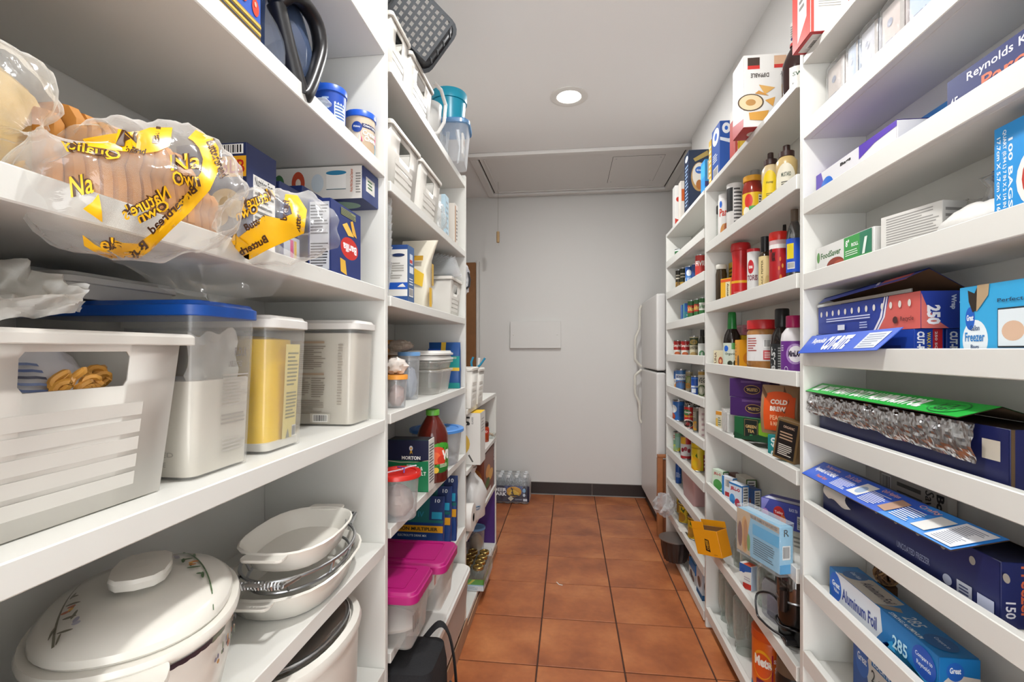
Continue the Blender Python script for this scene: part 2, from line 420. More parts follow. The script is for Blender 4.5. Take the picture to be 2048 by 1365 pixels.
# attic hatch
hx0, hx1, hy0, hy1 = -.66, .80, 3.10, 3.95
hm = paint('#dfdcd8'); hd = M('#3a3531', .9)
t = thing('attic_hatch', 'white wooden attic hatch with trim set into the ceiling', 'hatch', ((hx0 + hx1) / 2, (hy0 + hy1) / 2, CEIL)); 
w, d = hx1 - hx0, hy1 - hy0
tw = .05
for k, (x0, x1, y0, y1) in enumerate(((-w / 2, w / 2, -d / 2, -d / 2 + tw), (-w / 2, w / 2, d / 2 - tw, d / 2), (-w / 2, -w / 2 + tw, -d / 2 + tw, d / 2 - tw), (w / 2 - tw, w / 2, -d / 2 + tw, d / 2 - tw))):
    b = MB(); b.box(x0, x1, y0, y1, -.024, -.001, hm); b.build('trim_board', t, .003, 2)
iw, idp = w - 2 * tw, d - 2 * tw
b = MB(); b.box(-iw / 2, iw / 2, -idp / 2, idp / 2, -.0012, -.0005, hd); b.build('gap', t)
b = MB(); b.box(-iw / 2 + .009, iw / 2 - .009, -idp / 2 + .009, idp / 2 - .009, -.008, -.0012, hm); b.build('door_panel', t, .002, 1)
b = MB()
for x0, x1, y0, y1 in ((-iw / 2 + .035, -iw / 2 + .05, -idp / 2 + .03, idp / 2 - .03), (-iw / 2 + .035, iw / 2 - .035, idp / 2 - .045, idp / 2 - .03)):
    b.box(x0, x1, y0, y1, -.014, -.008, hm)
b.build('moulding', t, .003, 2)
b = MB(); b.box(.22, .56, -.28, .22, -.0082, -.008, hd); b.build('cover_gap', t)
cp = MB(); cp.box(.2225, .5575, -.2775, .2175, -.0115, -.0082, hm); cp = cp.build('cover_plate', t, .001, 1)
for x in (.245, .535):
    for y in (-.25, .19):
        b = MB(); b.lathe([(.006, -.0125), (.005, -.0135), (0, -.0135)], STEEL, 10, cx=x, cy=y); b.build('screw', cp)
# pull cord with a wooden handle
pc = Xy(996, 3.62)
t = thing('pull_cord', 'thin attic pull cord with a small wooden handle', 'pull cord', (pc, 3.62, 1.9))
zt = Zx(463, pc, 3.62) - 1.9; zb = Zx(486, pc, 3.62) - 1.9
b = MB(); b.tube([(0, 0, CEIL - .012 - 1.9), (.001, 0, .4), (0, 0, zt)], .0016, M('#9a958c', .8), 6); b.build('cord', t)
b = MB(); b.lathe([(.006, zb), (.011, zb + .003), (.012, zb + .04), (.0115, zt - .004), (.005, zt)], M('#a98a5e', .55, var=.2, bscale=60), 16); b.build('wooden_handle', t)
b = MB(); b.tube([(0, 0, zb), (.003, 0, zb - .012), (.006, 0, zb - .022)], .002, M('#cbc6bd', .8), 6); b.build('knot', t)
# white access panel on the back wall
X0, X1 = Xy(1021, YB), Xy(1122, YB); Z1, Z0 = Zx(643, 0, YB), Zx(697, 0, YB)
t = thing('access_panel', 'plain white access panel screwed to the back wall', 'wall panel', ((X0 + X1) / 2, YB, Z0))
b = MB(); b.box(-(X1 - X0) / 2, (X1 - X0) / 2, -.03, -.001, 0, Z1 - Z0, M('#dad8d4', .55)); b.build('plate', t, .003, 2)
for s in (-1, 1):
    b = MB(); b.box(s * (X1 - X0) * .43 - .006, s * (X1 - X0) * .43 + .006, -.034, -.03, (Z1 - Z0) * .5 - .004, (Z1 - Z0) * .5 + .004, M('#dedbd6', .4)); b.build('latch_screw', t, .002, 1)
# brown door standing open in the recess
xe = Xy(951, 3.9)
t = struct(thing('door_1', 'brown wooden door edge behind the white shelves', 'door', (xe, 3.9, 0)))
del t['category']
b = MB(); b.box(-.62, 0, 0, .035, .01, Zx(525, xe, 3.9), M('#84572f', .5, var=.25, bscale=14)); b.build('door_leaf', t, .003, 1)
b = MB(); b.box(.001, .02, .02, .09, .0, Zx(525, xe, 3.9) + .02, M('#d5d2cd', .5)); b.build('jamb', t, .003, 1)

# ================================================================== shelving
def shelves(label, xf, xb, y0, y1, tops, th, lip=None, top=2.0, bottom=0, far_panel=True, near_panel=True, pt=.018, toplip=False, back=True):
    """tops: heights of the UNDER side of each shelf; lip: height of the front lip"""
    s = 1 if xf < 0 else -1          # direction of the room
    t = thing('shelving_unit', label, 'shelf unit', ((xf + xb) / 2, (y0 + y1) / 2, 0), 0, 'white built-in shelving units')
    ox, oy = (xf + xb) / 2, (y0 + y1) / 2; lo, hi = min(xf, xb) - ox, max(xf, xb) - ox
    if near_panel: b = MB(); b.box(lo, hi, y0 - oy, y0 + pt - oy, bottom, top, WHITE); b.build('side_panel', t, .0015, 1)
    if far_panel: b = MB(); b.box(lo, hi, y1 - pt - oy, y1 - oy, bottom, top, WHITE); b.build('side_panel', t, .0015, 1)
    a0, a1 = y0 + pt - oy, y1 - pt - oy
    if back:
        b = MB(); e = xb - ox; b.box(min(e, e - s * .008), max(e, e - s * .008), y0 - oy, y1 - oy, bottom, top, WHITE); b.build('back_panel', t)
    for k, z in enumerate(tops):
        b = MB()
        if lip and (toplip or k > 0):
            b.box(lo if s > 0 else lo + .018, hi - .018 if s > 0 else hi, a0 + .0005, a1 - .0005, z + .001, z + .019, WHITE); sh = b.build('shelf', t, .001, 1)
            b = MB(); f = xf - ox; b.box(min(f, f - s * .017), max(f, f - s * .017), a0 + .0005, a1 - .0005, z, z + lip, WHITE); b.build('front_lip', t, .0015, 1)
        else:
            b.box(lo, hi, a0 + .0005, a1 - .0005, z, z + th - .0006, WHITE); sh = b.build('shelf', t, .0015, 1)
    return t
XLF, XLB = -.43, -.735
YL0, YL1, YL2, YL3 = .22, 1.105, 1.985, 2.83
LA, LB, LC, LD, LE, LF, LG = 1.925, 1.635, 1.345, 1.037, .745, .45, .10
MA, MBz, MC, MD, ME, MF, MG = 1.902, 1.612, 1.332, 1.045, .766, .462, .10
QA, QB, QC, QD = .945, .685, .405, .06
shelves('deep white shelf unit nearest the camera, holding bread and white dishes', XLF, XLB, YL0, YL1, [z - .03 for z in (LA, LB, LC, LD, LE, LF, LG)], .03, top=2.16)
shelves('deep white shelf unit with magenta-lidded boxes and white handled bins', XLF, XLB, YL1 - .018 + .0182, YL2, [z - .026 for z in (MA, MBz, MC, MD, ME, MF, MG)], .026, top=1.93, near_panel=False)
shelves('low white shelf unit ending beside the bottled water pack', XLF, XLB, YL2 + .0005, YL3, [z - .022 for z in (QA, QB, QC)] + [QD - .022], .022, top=QA - .0225, near_panel=False, bottom=0)
b = MB(); b.box(XLB, XLF, YL3 - .02, YL3, QA - .0222, QA, WHITE)
# toe boards of bare wood under the left units
t = thing('toe_board', 'bare wood strip along the floor under the low shelf unit', 'trim', (XLF + .0006, (YL2 + YL3) / 2, 0))
b = MB(); b.box(0, .006, -(YL3 - YL2) / 2, (YL3 - YL2) / 2 - .002, .001, .036, M('#a98265', .6, var=.2, bscale=20)); b.build('board', t, .001, 1)
t = thing('toe_board', 'bare wood strip along the floor under the magenta-lidded boxes', 'trim', (XLF + .0006, (YL1 + YL2) / 2, 0))
b = MB(); b.box(0, .006, -(YL2 - YL1) / 2 + .002, (YL2 - YL1) / 2 - .001, .001, .07, M('#a98265', .6, var=.2, bscale=20)); b.build('board', t, .001, 1)
XRF, XRB = .587, .735
YR0, YR1, YR2, YR3 = .44, 1.308, 2.175, 3.02
RT = [1.92 - .19 * k for k in range(10)] + [.02]
S2 = [1.882, 1.618, 1.36, 1.103, .846, .59, .335, .05]
T3 = [1.882, 1.692, 1.505, 1.32, 1.132, .945, .757, .572, .39, .203, .01]
shelves('shallow white shelf unit nearest the camera, holding foil and bag boxes', XRF, XRB, YR0, YR1, RT, .02, lip=.042, top=2.0)
shelves('shallow white shelf unit holding sauce bottles, tea boxes and glass jars', XRF, XRB, YR1 + .0003, YR2, S2, .02, lip=.04, top=1.903, near_panel=False)
shelves('shallow white shelf unit holding canned food, next to the refrigerator', XRF, XRB, YR2 + .0003, YR3, T3, .02, lip=.042, top=1.903, near_panel=False)
def RS(k): return RT[k] + .0195 if k else RT[0] + .0205
def SS(k): return S2[k] + .0195 if k else S2[0] + .0205
def TT(k): return T3[k] + .0195 if k else T3[0] + .0205

# refrigerator: its doors face the aisle
fx = .575; FY0, FY1 = 3.27, 3.93; fz = Zx(606, fx, FY1)
t = thing('refrigerator', 'tall white top-freezer refrigerator past the end of the can shelves', 'refrigerator', (fx, (FY0 + FY1) / 2, 0))
FM = M('#dcdad7', .35, bump=.05, bscale=400); hw = (FY1 - FY0) / 2
b = MB(); b.box(.07, .7, -hw, hw, .02, fz, FM); b.build('cabinet', t, .008, 3)
zs = Zx(741, fx, 3.5)
fd = MB(); fd.box(0, .062, -hw, hw, zs + .006, fz - .002, FM); fd = fd.build('freezer_door', t, .012, 3)
bd = MB(); bd.box(0, .062, -hw, hw, .1, zs - .006, FM); bd = bd.build('refrigerator_door', t, .012, 3)
b = MB(); b.box(.05, .072, -hw + .004, hw - .004, zs - .008, zs + .008, M('#3a3938', .7)); b.build('gasket', t)
b = MB(); b.box(.03, .09, -hw + .01, hw - .01, .01, .095, M('#2b2827', .6)); b.build('kick_plate', t)
hmn = M('#d9d6cb', .35)
def handle(z0, z1, par):                       # z0: end at the door split
    y = hw - .03; pts = []
    for i in range(19):
        a = i / 18; k = min(1, a / .1) * (1 if a < .42 else .28 + .72 * (.5 + .5 * math.cos(PI * min(1, (a - .42) / .25))))
        if a > .93: k *= (1 - a) / .07
        pts.append((-.05 * k - .004, y, z0 + (z1 - z0) * a))
    b = MB(); b.tube(pts, .010, hmn, 8); b.build('handle', par)
handle(zs + .012, Zx(612, fx, FY1), fd); handle(zs - .012, Zx(845, fx, FY1), bd)
# wooden board leaning at the refrigerator's side
wx = .60
t = thing('wooden_frame', 'upright orange-brown wooden frame between refrigerator and shelves', 'wood frame', (wx, 3.19, 0))
wz = Zx(916, wx, 3.19); wm = M('#a3653a', .5, var=.3, bscale=18)
b = MB(); b.box(-.035, .0, -.02, .02, 0.001, wz, wm); b.build('post', t, .004, 2)
b = MB(); b.box(.0005, .3, -.012, .012, .02, wz - .012, M('#8a5230', .5, var=.3, bscale=18)); b.build('panel', t, .002, 1)
b = MB(); b.box(-.034, .3, -.0195, .0195, wz + .0002, wz + .02, wm); b.build('rail', t, .004, 2)

# ================================================================== builders for tubs, bins, bags
def rings(w0, d0, w1, d1, h, r0, r1, z0=0, n=4):
    a = [(x, y, z0) for x, y in rrect(w0, d0, r0, n)]; b = [(x, y, z0 + h) for x, y in rrect(w1, d1, r1, n)]
    return a, b
def tub(parent, part, w0, d0, w1, d1, h, m, r0=.02, r1=.025, th=.002, z0=0, cap=True):
    b = MB(); a, c = rings(w0, d0, w1, d1, h, r0, r1, z0); a2, c2 = rings(w0 - 2 * th, d0 - 2 * th, w1 - 2 * th, d1 - 2 * th, h - th, max(.001, r0 - th), max(.001, r1 - th), z0 + th)
    c2 = [(x, y, z0 + h) for x, y, z in c2]
    loft(b, [a, c, c2, a2], m); return weld(b.build(part, parent))
def lid(parent, part, w, d, h, m, z, r=.025, over=.004, lip=.008):
    b = MB(); R = lambda e, zz: [(x, y, zz) for x, y in rrect(w + 2 * e, d + 2 * e, max(.002, r + e))]
    loft(b, [R(0, z - lip), R(over, z - lip), R(over, z + h * .5), R(0, z + h * .5), R(-.004, z + h), ], m); return weld(b.build(part, parent, .001, 1))
def wallpatch(mb, c, m, hole=None):
    """c: four corners (bottom-left, bottom-right, top-right, top-left); hole (u0,u1,v0,v1)"""
    c = [Vector(x) for x in c]
    f = lambda u, v: (c[0] * (1 - u) + c[1] * u) * (1 - v) + (c[3] * (1 - u) + c[2] * u) * v
    if not hole: mb.add(c, [(0, 1, 2, 3)], m); return f
    u0, u1, v0, v1 = hole; k = min(u1 - u0, (v1 - v0)) * .16
    us = [0, u0, u0 + k * .6, u1 - k * .6, u1, 1]; vs = [0, v0, v0 + k, v1 - k, v1, 1]
    for i in range(5):
        for j in range(5):
            q = [f(us[i], vs[j]), f(us[i + 1], vs[j]), f(us[i + 1], vs[j + 1]), f(us[i], vs[j + 1])]
            if 1 <= i <= 3 and 1 <= j <= 3:
                if (i, j) == (1, 1): mb.add([q[0], q[1], q[3]], [(0, 1, 2)], m)
                elif (i, j) == (3, 1): mb.add([q[0], q[1], q[2]], [(0, 1, 2)], m)
                elif (i, j) == (3, 3): mb.add([q[1], q[2], q[3]], [(0, 1, 2)], m)
                elif (i, j) == (1, 3): mb.add([q[0], q[2], q[3]], [(0, 1, 2)], m)
            else: mb.add(q, [(0, 1, 2, 3)], m)
    return f
def hbin(name, label, loc, rz, w0, d0, w1, d1, h, hole=(.3, .7, .66, .86), nr=5, ridge_faces=('front',), group=None, m=None, rim=.012, tilt=None, rv=(.1, .56)):
    m = m or PLAST; t = thing(name, label, 'bin', loc, rz, group)
    if tilt: t.rotation_euler = tilt
    B = [(-w0 / 2, -d0 / 2, 0), (w0 / 2, -d0 / 2, 0), (w0 / 2, d0 / 2, 0), (-w0 / 2, d0 / 2, 0)]
    T = [(-w1 / 2, -d1 / 2, h), (w1 / 2, -d1 / 2, h), (w1 / 2, d1 / 2, h), (-w1 / 2, d1 / 2, h)]
    b = MB(); b.add(B, [(3, 2, 1, 0)], m); fns = {}
    for i, fc in enumerate(('front', 'right', 'back', 'left')):
        j = (i + 1) % 4; fns[fc] = wallpatch(b, [B[i], B[j], T[j], T[i]], m, hole if fc in ('front', 'back') else None)
    o = weld(b.build('body', t), 1e-4); s = o.modifiers.new('s', 'SOLIDIFY'); s.thickness = .003; s.offset = -1
    b = MB(); R = lambda e, z: [(x, y, z) for x, y in rrect(w1 + 2 * e, d1 + 2 * e, .008)]
    loft(b, [R(-.003, h - .004), R(.001, h - .011), R(rim, h - .011), R(rim, h - .001), R(rim - .003, h + .002), R(0, h + .002), R(-.003, h - .002)], m, cap0=False, cap1=False); weld(b.build('rim', t, .001, 1))
    for fc in ridge_faces:
        f = fns[fc]; nrm = (f(1, 0) - f(0, 0)).cross(f(0, 1) - f(0, 0)).normalized()
        for k in range(nr):
            v = rv[0] + (rv[1] - rv[0]) * k / max(1, nr - 1); dv = .045
            b = MB(); q = [f(.18, v), f(.82, v), f(.82, v + dv * 1.7), f(.18, v + dv * 1.7)]
            p = [v_ + nrm * .0002 for v_ in q] + [q[0] + nrm * .0009, q[1] + nrm * .0009, q[2] + nrm * .0009, q[3] + nrm * .0009]
            b.add(p, [(4, 5, 6, 7), (0, 1, 5, 4), (3, 7, 6, 2), (0, 4, 7, 3), (1, 2, 6, 5)], m); b.build('ridge', t)
    return t
class Sleeve:
    """a soft tube along a path: S(t, a) gives its skin"""
    def __init__(s, pts, rad, wob=.06, freq=14, seed=0, pleat=0, squash=1.0):
        s.p = [Vector(p) for p in pts]; s.r = rad; s.w = wob; s.f = freq; s.o = Vector((seed * 3.1, seed * 1.7, seed)); s.pl = pleat; s.sq = squash
    def __call__(s, t, a, e=0):
        n = len(s.p) - 1; x = min(max(t, 0), .9999) * n; i = int(x); f = x - i; f2 = f * f * (3 - 2 * f)
        c = s.p[i].lerp(s.p[i + 1], f); r = s.r[i] + (s.r[i + 1] - s.r[i]) * f2
        d = (s.p[min(i + 1, n)] - s.p[max(i, 0)]); 
        if f > .5 and i + 2 <= n: d = d.lerp(s.p[i + 2] - s.p[i + 1], f - .5)
        elif f < .5 and i > 0: d = d.lerp(s.p[i] - s.p[i - 1], .5 - f)
        d.normalize(); up = Vector((0, 0, 1)); sd = d.cross(up)
        if sd.length < .1: sd = d.cross(Vector((0, 1, 0)))
        sd.normalize(); u2 = sd.cross(d)
        q = sd * math.cos(a) + u2 * math.sin(a) * s.sq
        k = 1 + s.w * noise.noise(q * 2.2 + s.o + Vector((t * s.f, 0, 0))) + s.pl * math.cos(a * 9 + 3 * noise.noise(s.o + Vector((t * 3, 0, 0)))) * (.5 + .5 * math.cos(a * 2))
        rr = r * k + .4 * r * s.w * noise.noise(q * 6 + s.o * 2 + Vector((t * s.f * 2, 3, 0)))
        return c + q * (rr + e)
    def film(s, mat, parent, name, nt=40, na=36, cap=False):
        b = MB(); b.grid(lambda u, v: s(u, v * 2 * PI), nt, na, mat); return weld(b.build(name, parent))
    def fn(s, t0, t1, a0, a1): return lambda u, v, e: s(t0 + (t1 - t0) * u, a0 + (a1 - a0) * v, e + .0006)
def blob(parent, name, c, r, m, wob=.25, freq=3, seed=0, n=18, flat=False):
    b = MB(); o = Vector((seed * 5.3, seed, 2.2))
    def f(u, v):
        a = u * 2 * PI; p = (v - .5) * PI; q = Vector((math.cos(a) * math.cos(p), math.sin(a) * math.cos(p), math.sin(p)))
        k = 1 + wob * noise.noise(q * freq + o) + wob * .5 * noise.noise(q * freq * 2.7 + o)
        return Vector((c[0] + q.x * r[0] * k, c[1] + q.y * r[1] * k, max(c[2] - r[2], c[2] + q.z * r[2] * k)))
    b.grid(f, n * 2, n, m, not flat); return weld(b.build(name, parent))

# ================================================================== near deep unit, shelf with the carafe
t = thing('pasta_box', 'tall blue food box with red tomatoes and striped edge beside the carafe', 'box', (-.5, .62, LB), PI / 2)
ya, yb = Yx(395, -.44), Yx(527, -.44)
t.location = (-.495, (ya + yb) / 2, LB)
st = [('r', 0, .015 + .022 * k, 1, .028 + .022 * k, ('#2a2d3c', '#d9b653')[k % 2]) for k in range(6)]
box_parts(t, yb - ya, .1, .24, '#2b55b0', [('front', [('r', 0, 0, 1, .15, '#a98a3c')] + st + [('e', u, v, .06, .05, c) for u, v, c in ((.9, .22, '#d23b23'), (.78, .32, '#d8452b'), (.9, .36, '#cc3320'), (.7, .24, '#d23b23'), (.82, .45, '#c9371f'), (.62, .36, '#d8452b'), (.7, .48, '#cc3320'))] + [('e', u, v, .02, .015, '#f0a58e') for u, v in ((.89, .235), (.77, .335), (.69, .255))])])
# carafe
cy = Yx(545, -.50)
t = thing('coffee_carafe', 'glass carafe with a big curved black handle on the upper shelf', 'carafe', (-.51, cy, LB))
b = MB(); b.lathe([(.055, .0), (.066, .004), (.073, .04), (.072, .08), (.06, .13), (.05, .16), (.048, .159), (.058, .129), (.070, .08), (.071, .04), (.064, .006), (0, .004)], CL('#5d6d8c', .35, .05, 1), 36); b.build('glass_jug', t)
b = MB(); b.lathe([(.052, .15), (.056, .15), (.058, .185), (.05, .2), (.045, .2), (.05, .16)], BLACK, 36); b.build('collar', t)
q0 = Vector((-.51, cy, LB))
hp = [P(548, 8, -.47), P(575, -14, -.445), P(605, 5, -.44), P(632, 48, -.435), P(640, 100, -.435), P(628, 150, -.435), P(612, 190, -.437), P(603, 197, -.44)]
hp = [p - q0 for p in hp]; pts = []
for i in range(len(hp) - 1):
    for k in range(4):
        f = k / 4; a = hp[max(i - 1, 0)]; bq = hp[i]; c = hp[i + 1]; d = hp[min(i + 2, len(hp) - 1)]
        pts.append(.5 * ((2 * bq) + (c - a) * f + (2 * a - 5 * bq + 4 * c - d) * f * f + (3 * bq - a - 3 * c + d) * f ** 3))
b = MB(); b.tube(pts + [hp[-1]], .012, BLACK, 14, rz=.019); b.build('handle', t)
hp = [P(552, 10, -.462) - q0, P(572, 90, -.455) - q0, P(588, 150, -.445) - q0, P(600, 192, -.44) - q0]
b = MB(); b.tube(hp, [.011, .011, .012, .015], BLACK, 12, rz=.016); b.build('handle_strap', t)
# blue plastic lid standing at the back
t = thing('plastic_plate', 'round blue plastic plate propped upright behind the carafe handle', 'plate', (-.65, 1.02, LB + .002)); 
b = MB(); b.lathe([(.0, 0), (.105, 0), (.11, .003), (.11, .012), (.106, .012), (.105, .004), (0, .004)], M('#1f63b4', .35), 40)
o = b.build('disc', t); o.rotation_euler = (PI / 2 - .1, 0, .35); o.location = (0, 0, .111)
b = MB(); b.lathe([(.088, .0005), (.091, -.002), (.094, .0005)], M('#2a72c4', .35), 40); o2 = b.build('ring', t); o2.rotation_euler = o.rotation_euler; o2.location = o.location
# scoop handle
t = thing('measuring_scoop', 'clear plastic scoop handle poking over the shelf edge', 'scoop', (-.455, Yx(622, -.44) + .035, LB))
b = MB(); b.box(-.05, .03, -.012, .012, .004, .012, CL('#e8eef4', .3, .1, 1)); b.build('handle', t, .004, 3)
b = MB(); b.lathe([(.016, .001), (.02, .03), (.018, .03), (.014, .004), (0, .004)], CL('#e8eef4', .3, .1, 1), 20, cx=-.066); b.build('cup', t)
def tubcan(name, label, pa, pb, xc, z, h, col, items, lidc):
    y, r, _ = cyl_at('L', pa, pb, z, xc)
    return rev(name, label, 'tub', 'L', y, xc, z, [('tub_wall', [(r * .86, 0), (r * .88, .002), (r * .97, h - .01), (r * .97, h - .008)], M(col, .4)), ('lid', [(r * .98, h - .014), (r * 1.03, h - .013), (r * 1.03, h - .002), (r * 1.0, h), (r * .9, h), (r * .88, h - .003), (0, h - .003)], M(lidc, .35))], [(r * .925, .004, h - .016, PI, 0, items)])
tubcan('frosting_tub', 'blue round tub with white print and blue lid beside the cream-coloured tub', 627, 694, -.49, LB, .1, '#1a49ad', [('r', .55, .3, .85, .8, '#cfdcea'), ('l', .57, .35, .83, .75, '#3c62a8', 5), ('l', .3, .2, .45, .9, '#9db6df', 6), ('l', .5, .05, .85, .22, '#dfe8f4', 2)], '#1d57c4')
tubcan('frosting_tub', 'beige round tub with pink label and blue lid at the shelf end', 689, 752, -.475, LB, .1, '#cbb9a2', [('e', .3, .5, .2, .3, '#ddd0bd'), ('e', .7, .2, .2, .2, '#b79f84'), ('p', [(.45, .52), (.95, .4), (.95, .12), (.5, .2), (.4, .3)], '#35a8cf'), ('r', .5, .72, .95, .84, '#1c2755'), ('t', .54, .74, .92, .82, 'Creamy Supreme', '#ffffff'), ('p', [(.46, .70), (.96, .66), (.96, .28), (.5, .34)], '#d8157c'), ('t', .52, .52, .9, .66, 'Cream', '#ffffff'), ('t', .56, .36, .92, .5, 'Cheese', '#ffffff'), ('e', .4, .72, .11, .15, '#1b3f8f'), ('t', .33, .69, .47, .76, 'Pillsbury', '#ffffff')], '#1d57c4')

# ================================================================== bread shelf
CRUST = M('#b87a30', .75, bump=.5, bscale=22, var=.45); CRUMB = M('#e3cfa2', .85, bump=.5, bscale=150)
YEL = '#f2b60c'; BRN = '#4a2a12'
def loaf(parent, c, d, L, w, h, mt=None):
    b = MB(); ns = max(5, int(L / .0125)); d = Vector(d).normalized(); s = Vector((-d.y, d.x, 0)); rs = []
    sec = ((-.44, 0), (0, -.01), (.44, 0), (.5, .08), (.495, .3), (.46, .52), (.52, .66), (.52, .8), (.42, .95), (.22, 1.02), (0, 1.04), (-.22, 1.02), (-.42, .95), (-.52, .8), (-.52, .66), (-.46, .52), (-.495, .3), (-.5, .08))
    for i in range(ns):
        j = .97 + .04 * random.random(); oy = .004 * (random.random() - .5)
        for f, k in ((i + .04, .955), (i + .18, 1.0), (i + .82, 1.0), (i + .96, .955)):
            e_ = .9 if i in (0, ns - 1) else 1
            rs.append([Vector(c) + d * (f / ns - .5) * L + s * (x * w * k * j * e_ + oy) + Vector((0, 0, z * h * k * j * e_)) for x, z in sec])
    loft(b, rs, mt or CRUST, cap0=True, cap1=True); o = b.build('loaf', parent); weld(o); return o
# first loaf: bag twisted shut, tail of the bag spread along the shelf edge
t = thing('bread_bag', 'bagged bread loaf at the frame edge, its twisted bag pale and crinkled', 'bread')
loaf(t, (-.60, .345, LC + .004), (1, .12, 0), .2, .13, .11, M('#d6b87a', .85, bump=.6, bscale=60, var=.35))
nk = P(68, 262, -.452)
A = Sleeve([(-.735, .33, LC + .062), (-.70, .335, LC + .064), (-.6, .345, LC + .068), (-.52, .355, LC + .07), (-.475, .35, LC + .072), nk], [.02, .062, .082, .08, .045, .008], .16, 12, 1, .07, .88)
bagA = A.film(CL('#fdfbf6', .2, .12, .9, .8, 22), t, 'bag', 44, 60)

from mathutils.bvhtree import BVHTree
CAMP = Vector((0, 0, CAMZ))
class Skin:
    """lays print on an uneven film: finds the film's surface along a line of sight and stays on it"""
    def __init__(s, o, X): s.t = BVHTree.FromPolygons([v.co.copy() for v in o.data.vertices], [tuple(p.vertices) for p in o.data.polygons]); s.X = X
    def at(s, px, py, e):
        q = P(px, py, s.X); d = (q - CAMP).normalized(); h = s.t.ray_cast(CAMP, d)
        if h[0] is None:
            n = s.t.find_nearest(q); h = (n[0],)
        return h[0] - d * (.002 + e)
    def text(s, p, o, u, v, tx, outline=True, mir=True, bold=.03):
        for k, (c, bd) in enumerate(((BRN, .11), (YEL, .012)) if outline else ((BRN, bold),)):
            p.draw(lambda a, b, e: s.at(o[0] + u[0] * a + v[0] * b, o[1] + u[1] * a + v[1] * b, .0004 + .0005 * k), [('t', 0, 0, 1, 1, tx, c, 'm' if mir else 0, bd)], 1)
    def band(s, p, A, B, col, n=5):
        m = len(A); vs = []
        for i in range(m):
            for k in range(n + 1):
                f = k / n; vs.append(s.at(A[i][0] * (1 - f) + B[i][0] * f, A[i][1] * (1 - f) + B[i][1] * f, 0))
        p.mb.add(vs, [(i * (n + 1) + k, i * (n + 1) + k + 1, (i + 1) * (n + 1) + k + 1, (i + 1) * (n + 1) + k) for i in range(m - 1) for k in range(n)], M(col, .35), True)
def dense(L, k=3):
    out = []
    for i in range(len(L) - 1):
        for j in range(k): f = j / k; out.append((L[i][0] * (1 - f) + L[i + 1][0] * f, L[i][1] * (1 - f) + L[i + 1][1] * f))
    return out + [L[-1]]
sk = Skin(bagA, -.47); p = Print()
sk.text(p, (28, 385), (75, -12), (4, -22), "Nature's"); sk.band(p, dense([(40, 352), (75, 362), (110, 372)]), dense([(40, 362), (75, 374), (108, 384)]), YEL)
sk.band(p, dense([(0, 340), (30, 350)]), dense([(0, 352), (28, 362)]), YEL); p.build(t, 'printed_bag_design')
# second loaf, label seen from behind
t = thing('bread_bag', 'loaf of butter bread in a clear bag with wide yellow mirrored bands', 'bread')
loaf(t, (-.515, .475, LC + .004), (.15, 1, 0), .15, .105, .092)
n2 = P(447, 402, -.435)
Bg = Sleeve([P(74, 262, -.45), P(112, 330, -.445), P(180, 378, -.44), P(280, 388, -.44), P(370, 378, -.44), P(425, 385, -.438), n2], [.006, .044, .062, .07, .07, .05, .007], .13, 12, 4, .06, 1.0)
bag = Bg.film(CL('#fdfbf6', .14, .12, .9, .8, 22), t, 'bag', 52, 60)
sk = Skin(bag, -.42); p = Print()
sk.band(p, dense([(215, 500), (240, 514), (264, 526), (300, 503), (340, 463), (380, 425), (420, 380), (440, 335), (437, 295), (420, 268), (395, 256)]), dense([(228, 480), (245, 486), (275, 488), (310, 462), (345, 420), (376, 384), (402, 345), (406, 318), (398, 296), (386, 282), (376, 276)]), YEL)
sk.band(p, dense([(165, 278), (220, 268), (280, 262), (300, 255), (345, 255)]), dense([(175, 292), (225, 300), (285, 307), (315, 303), (340, 292)]), YEL)
sk.band(p, dense([(165, 470), (190, 490), (232, 512)]), dense([(168, 492), (195, 508), (240, 524)]), YEL)
sk.band(p, dense([(166, 418), (185, 404), (197, 388)]), dense([(205, 445), (204, 425), (200, 400)]), YEL)
for o, u, v, tx, mir in (((252, 442), (92, -46), (-14, -26), "Nature's", 1), ((280, 448), (62, -30), (-10, -20), 'Own', 1), ((142, 396), (46, -10), (-4, -42), 'Na', 0), ((120, 300), (120, 26), (2, -24), "Quality", 1), ((348, 372), (56, 2), (-6, -30), 'Own', 0), ((342, 342), (60, -6), (-2, -32), 'Na', 0), ((230, 290), (50, 8), (6, -32), 'N', 0), ((200, 500), (44, 6), (0, -28), "e's", 0)):
    sk.text(p, o, u, v, tx, True, mir)
for o, u, v, tx, mir in (((306, 470), (90, -88), (-12, -14), 'Butterbread', 1), ((264, 520), (34, -24), (-12, -16), 'But', 1), ((318, 288), (4, -34), (-14, -2), 'Bu', 0), ((412, 284), (30, 74), (16, -8), 'Butterbread', 0), ((250, 304), (40, 6), (3, -12), 'bread', 1)):
    sk.text(p, o, u, v, tx, False, mir)
p.build(t, 'printed_bag_design')
def flap(pts, nu=14, nv=8, amp=.005, mat=None, name='bag_tail', par=None, seed=1):
    q = [Vector(x) for x in pts]
    def f(u, v):
        a = (q[0] * (1 - u) + q[1] * u) * (1 - v) + (q[3] * (1 - u) + q[2] * u) * v
        k = noise.noise(Vector((u * 4, v * 3, seed))) + .4 * noise.noise(Vector((u * 9, v * 7, seed + 4)))
        return a + Vector((amp * k, 0, amp * .5 * k))
    b = MB(); b.grid(f, nu, nv, mat or FILM); return b.build(name, par)
flap([P(190, 500, -.42), P(400, 520, -.42), P(415, 600, -.405), P(330, 580, -.405)], par=t, seed=2)
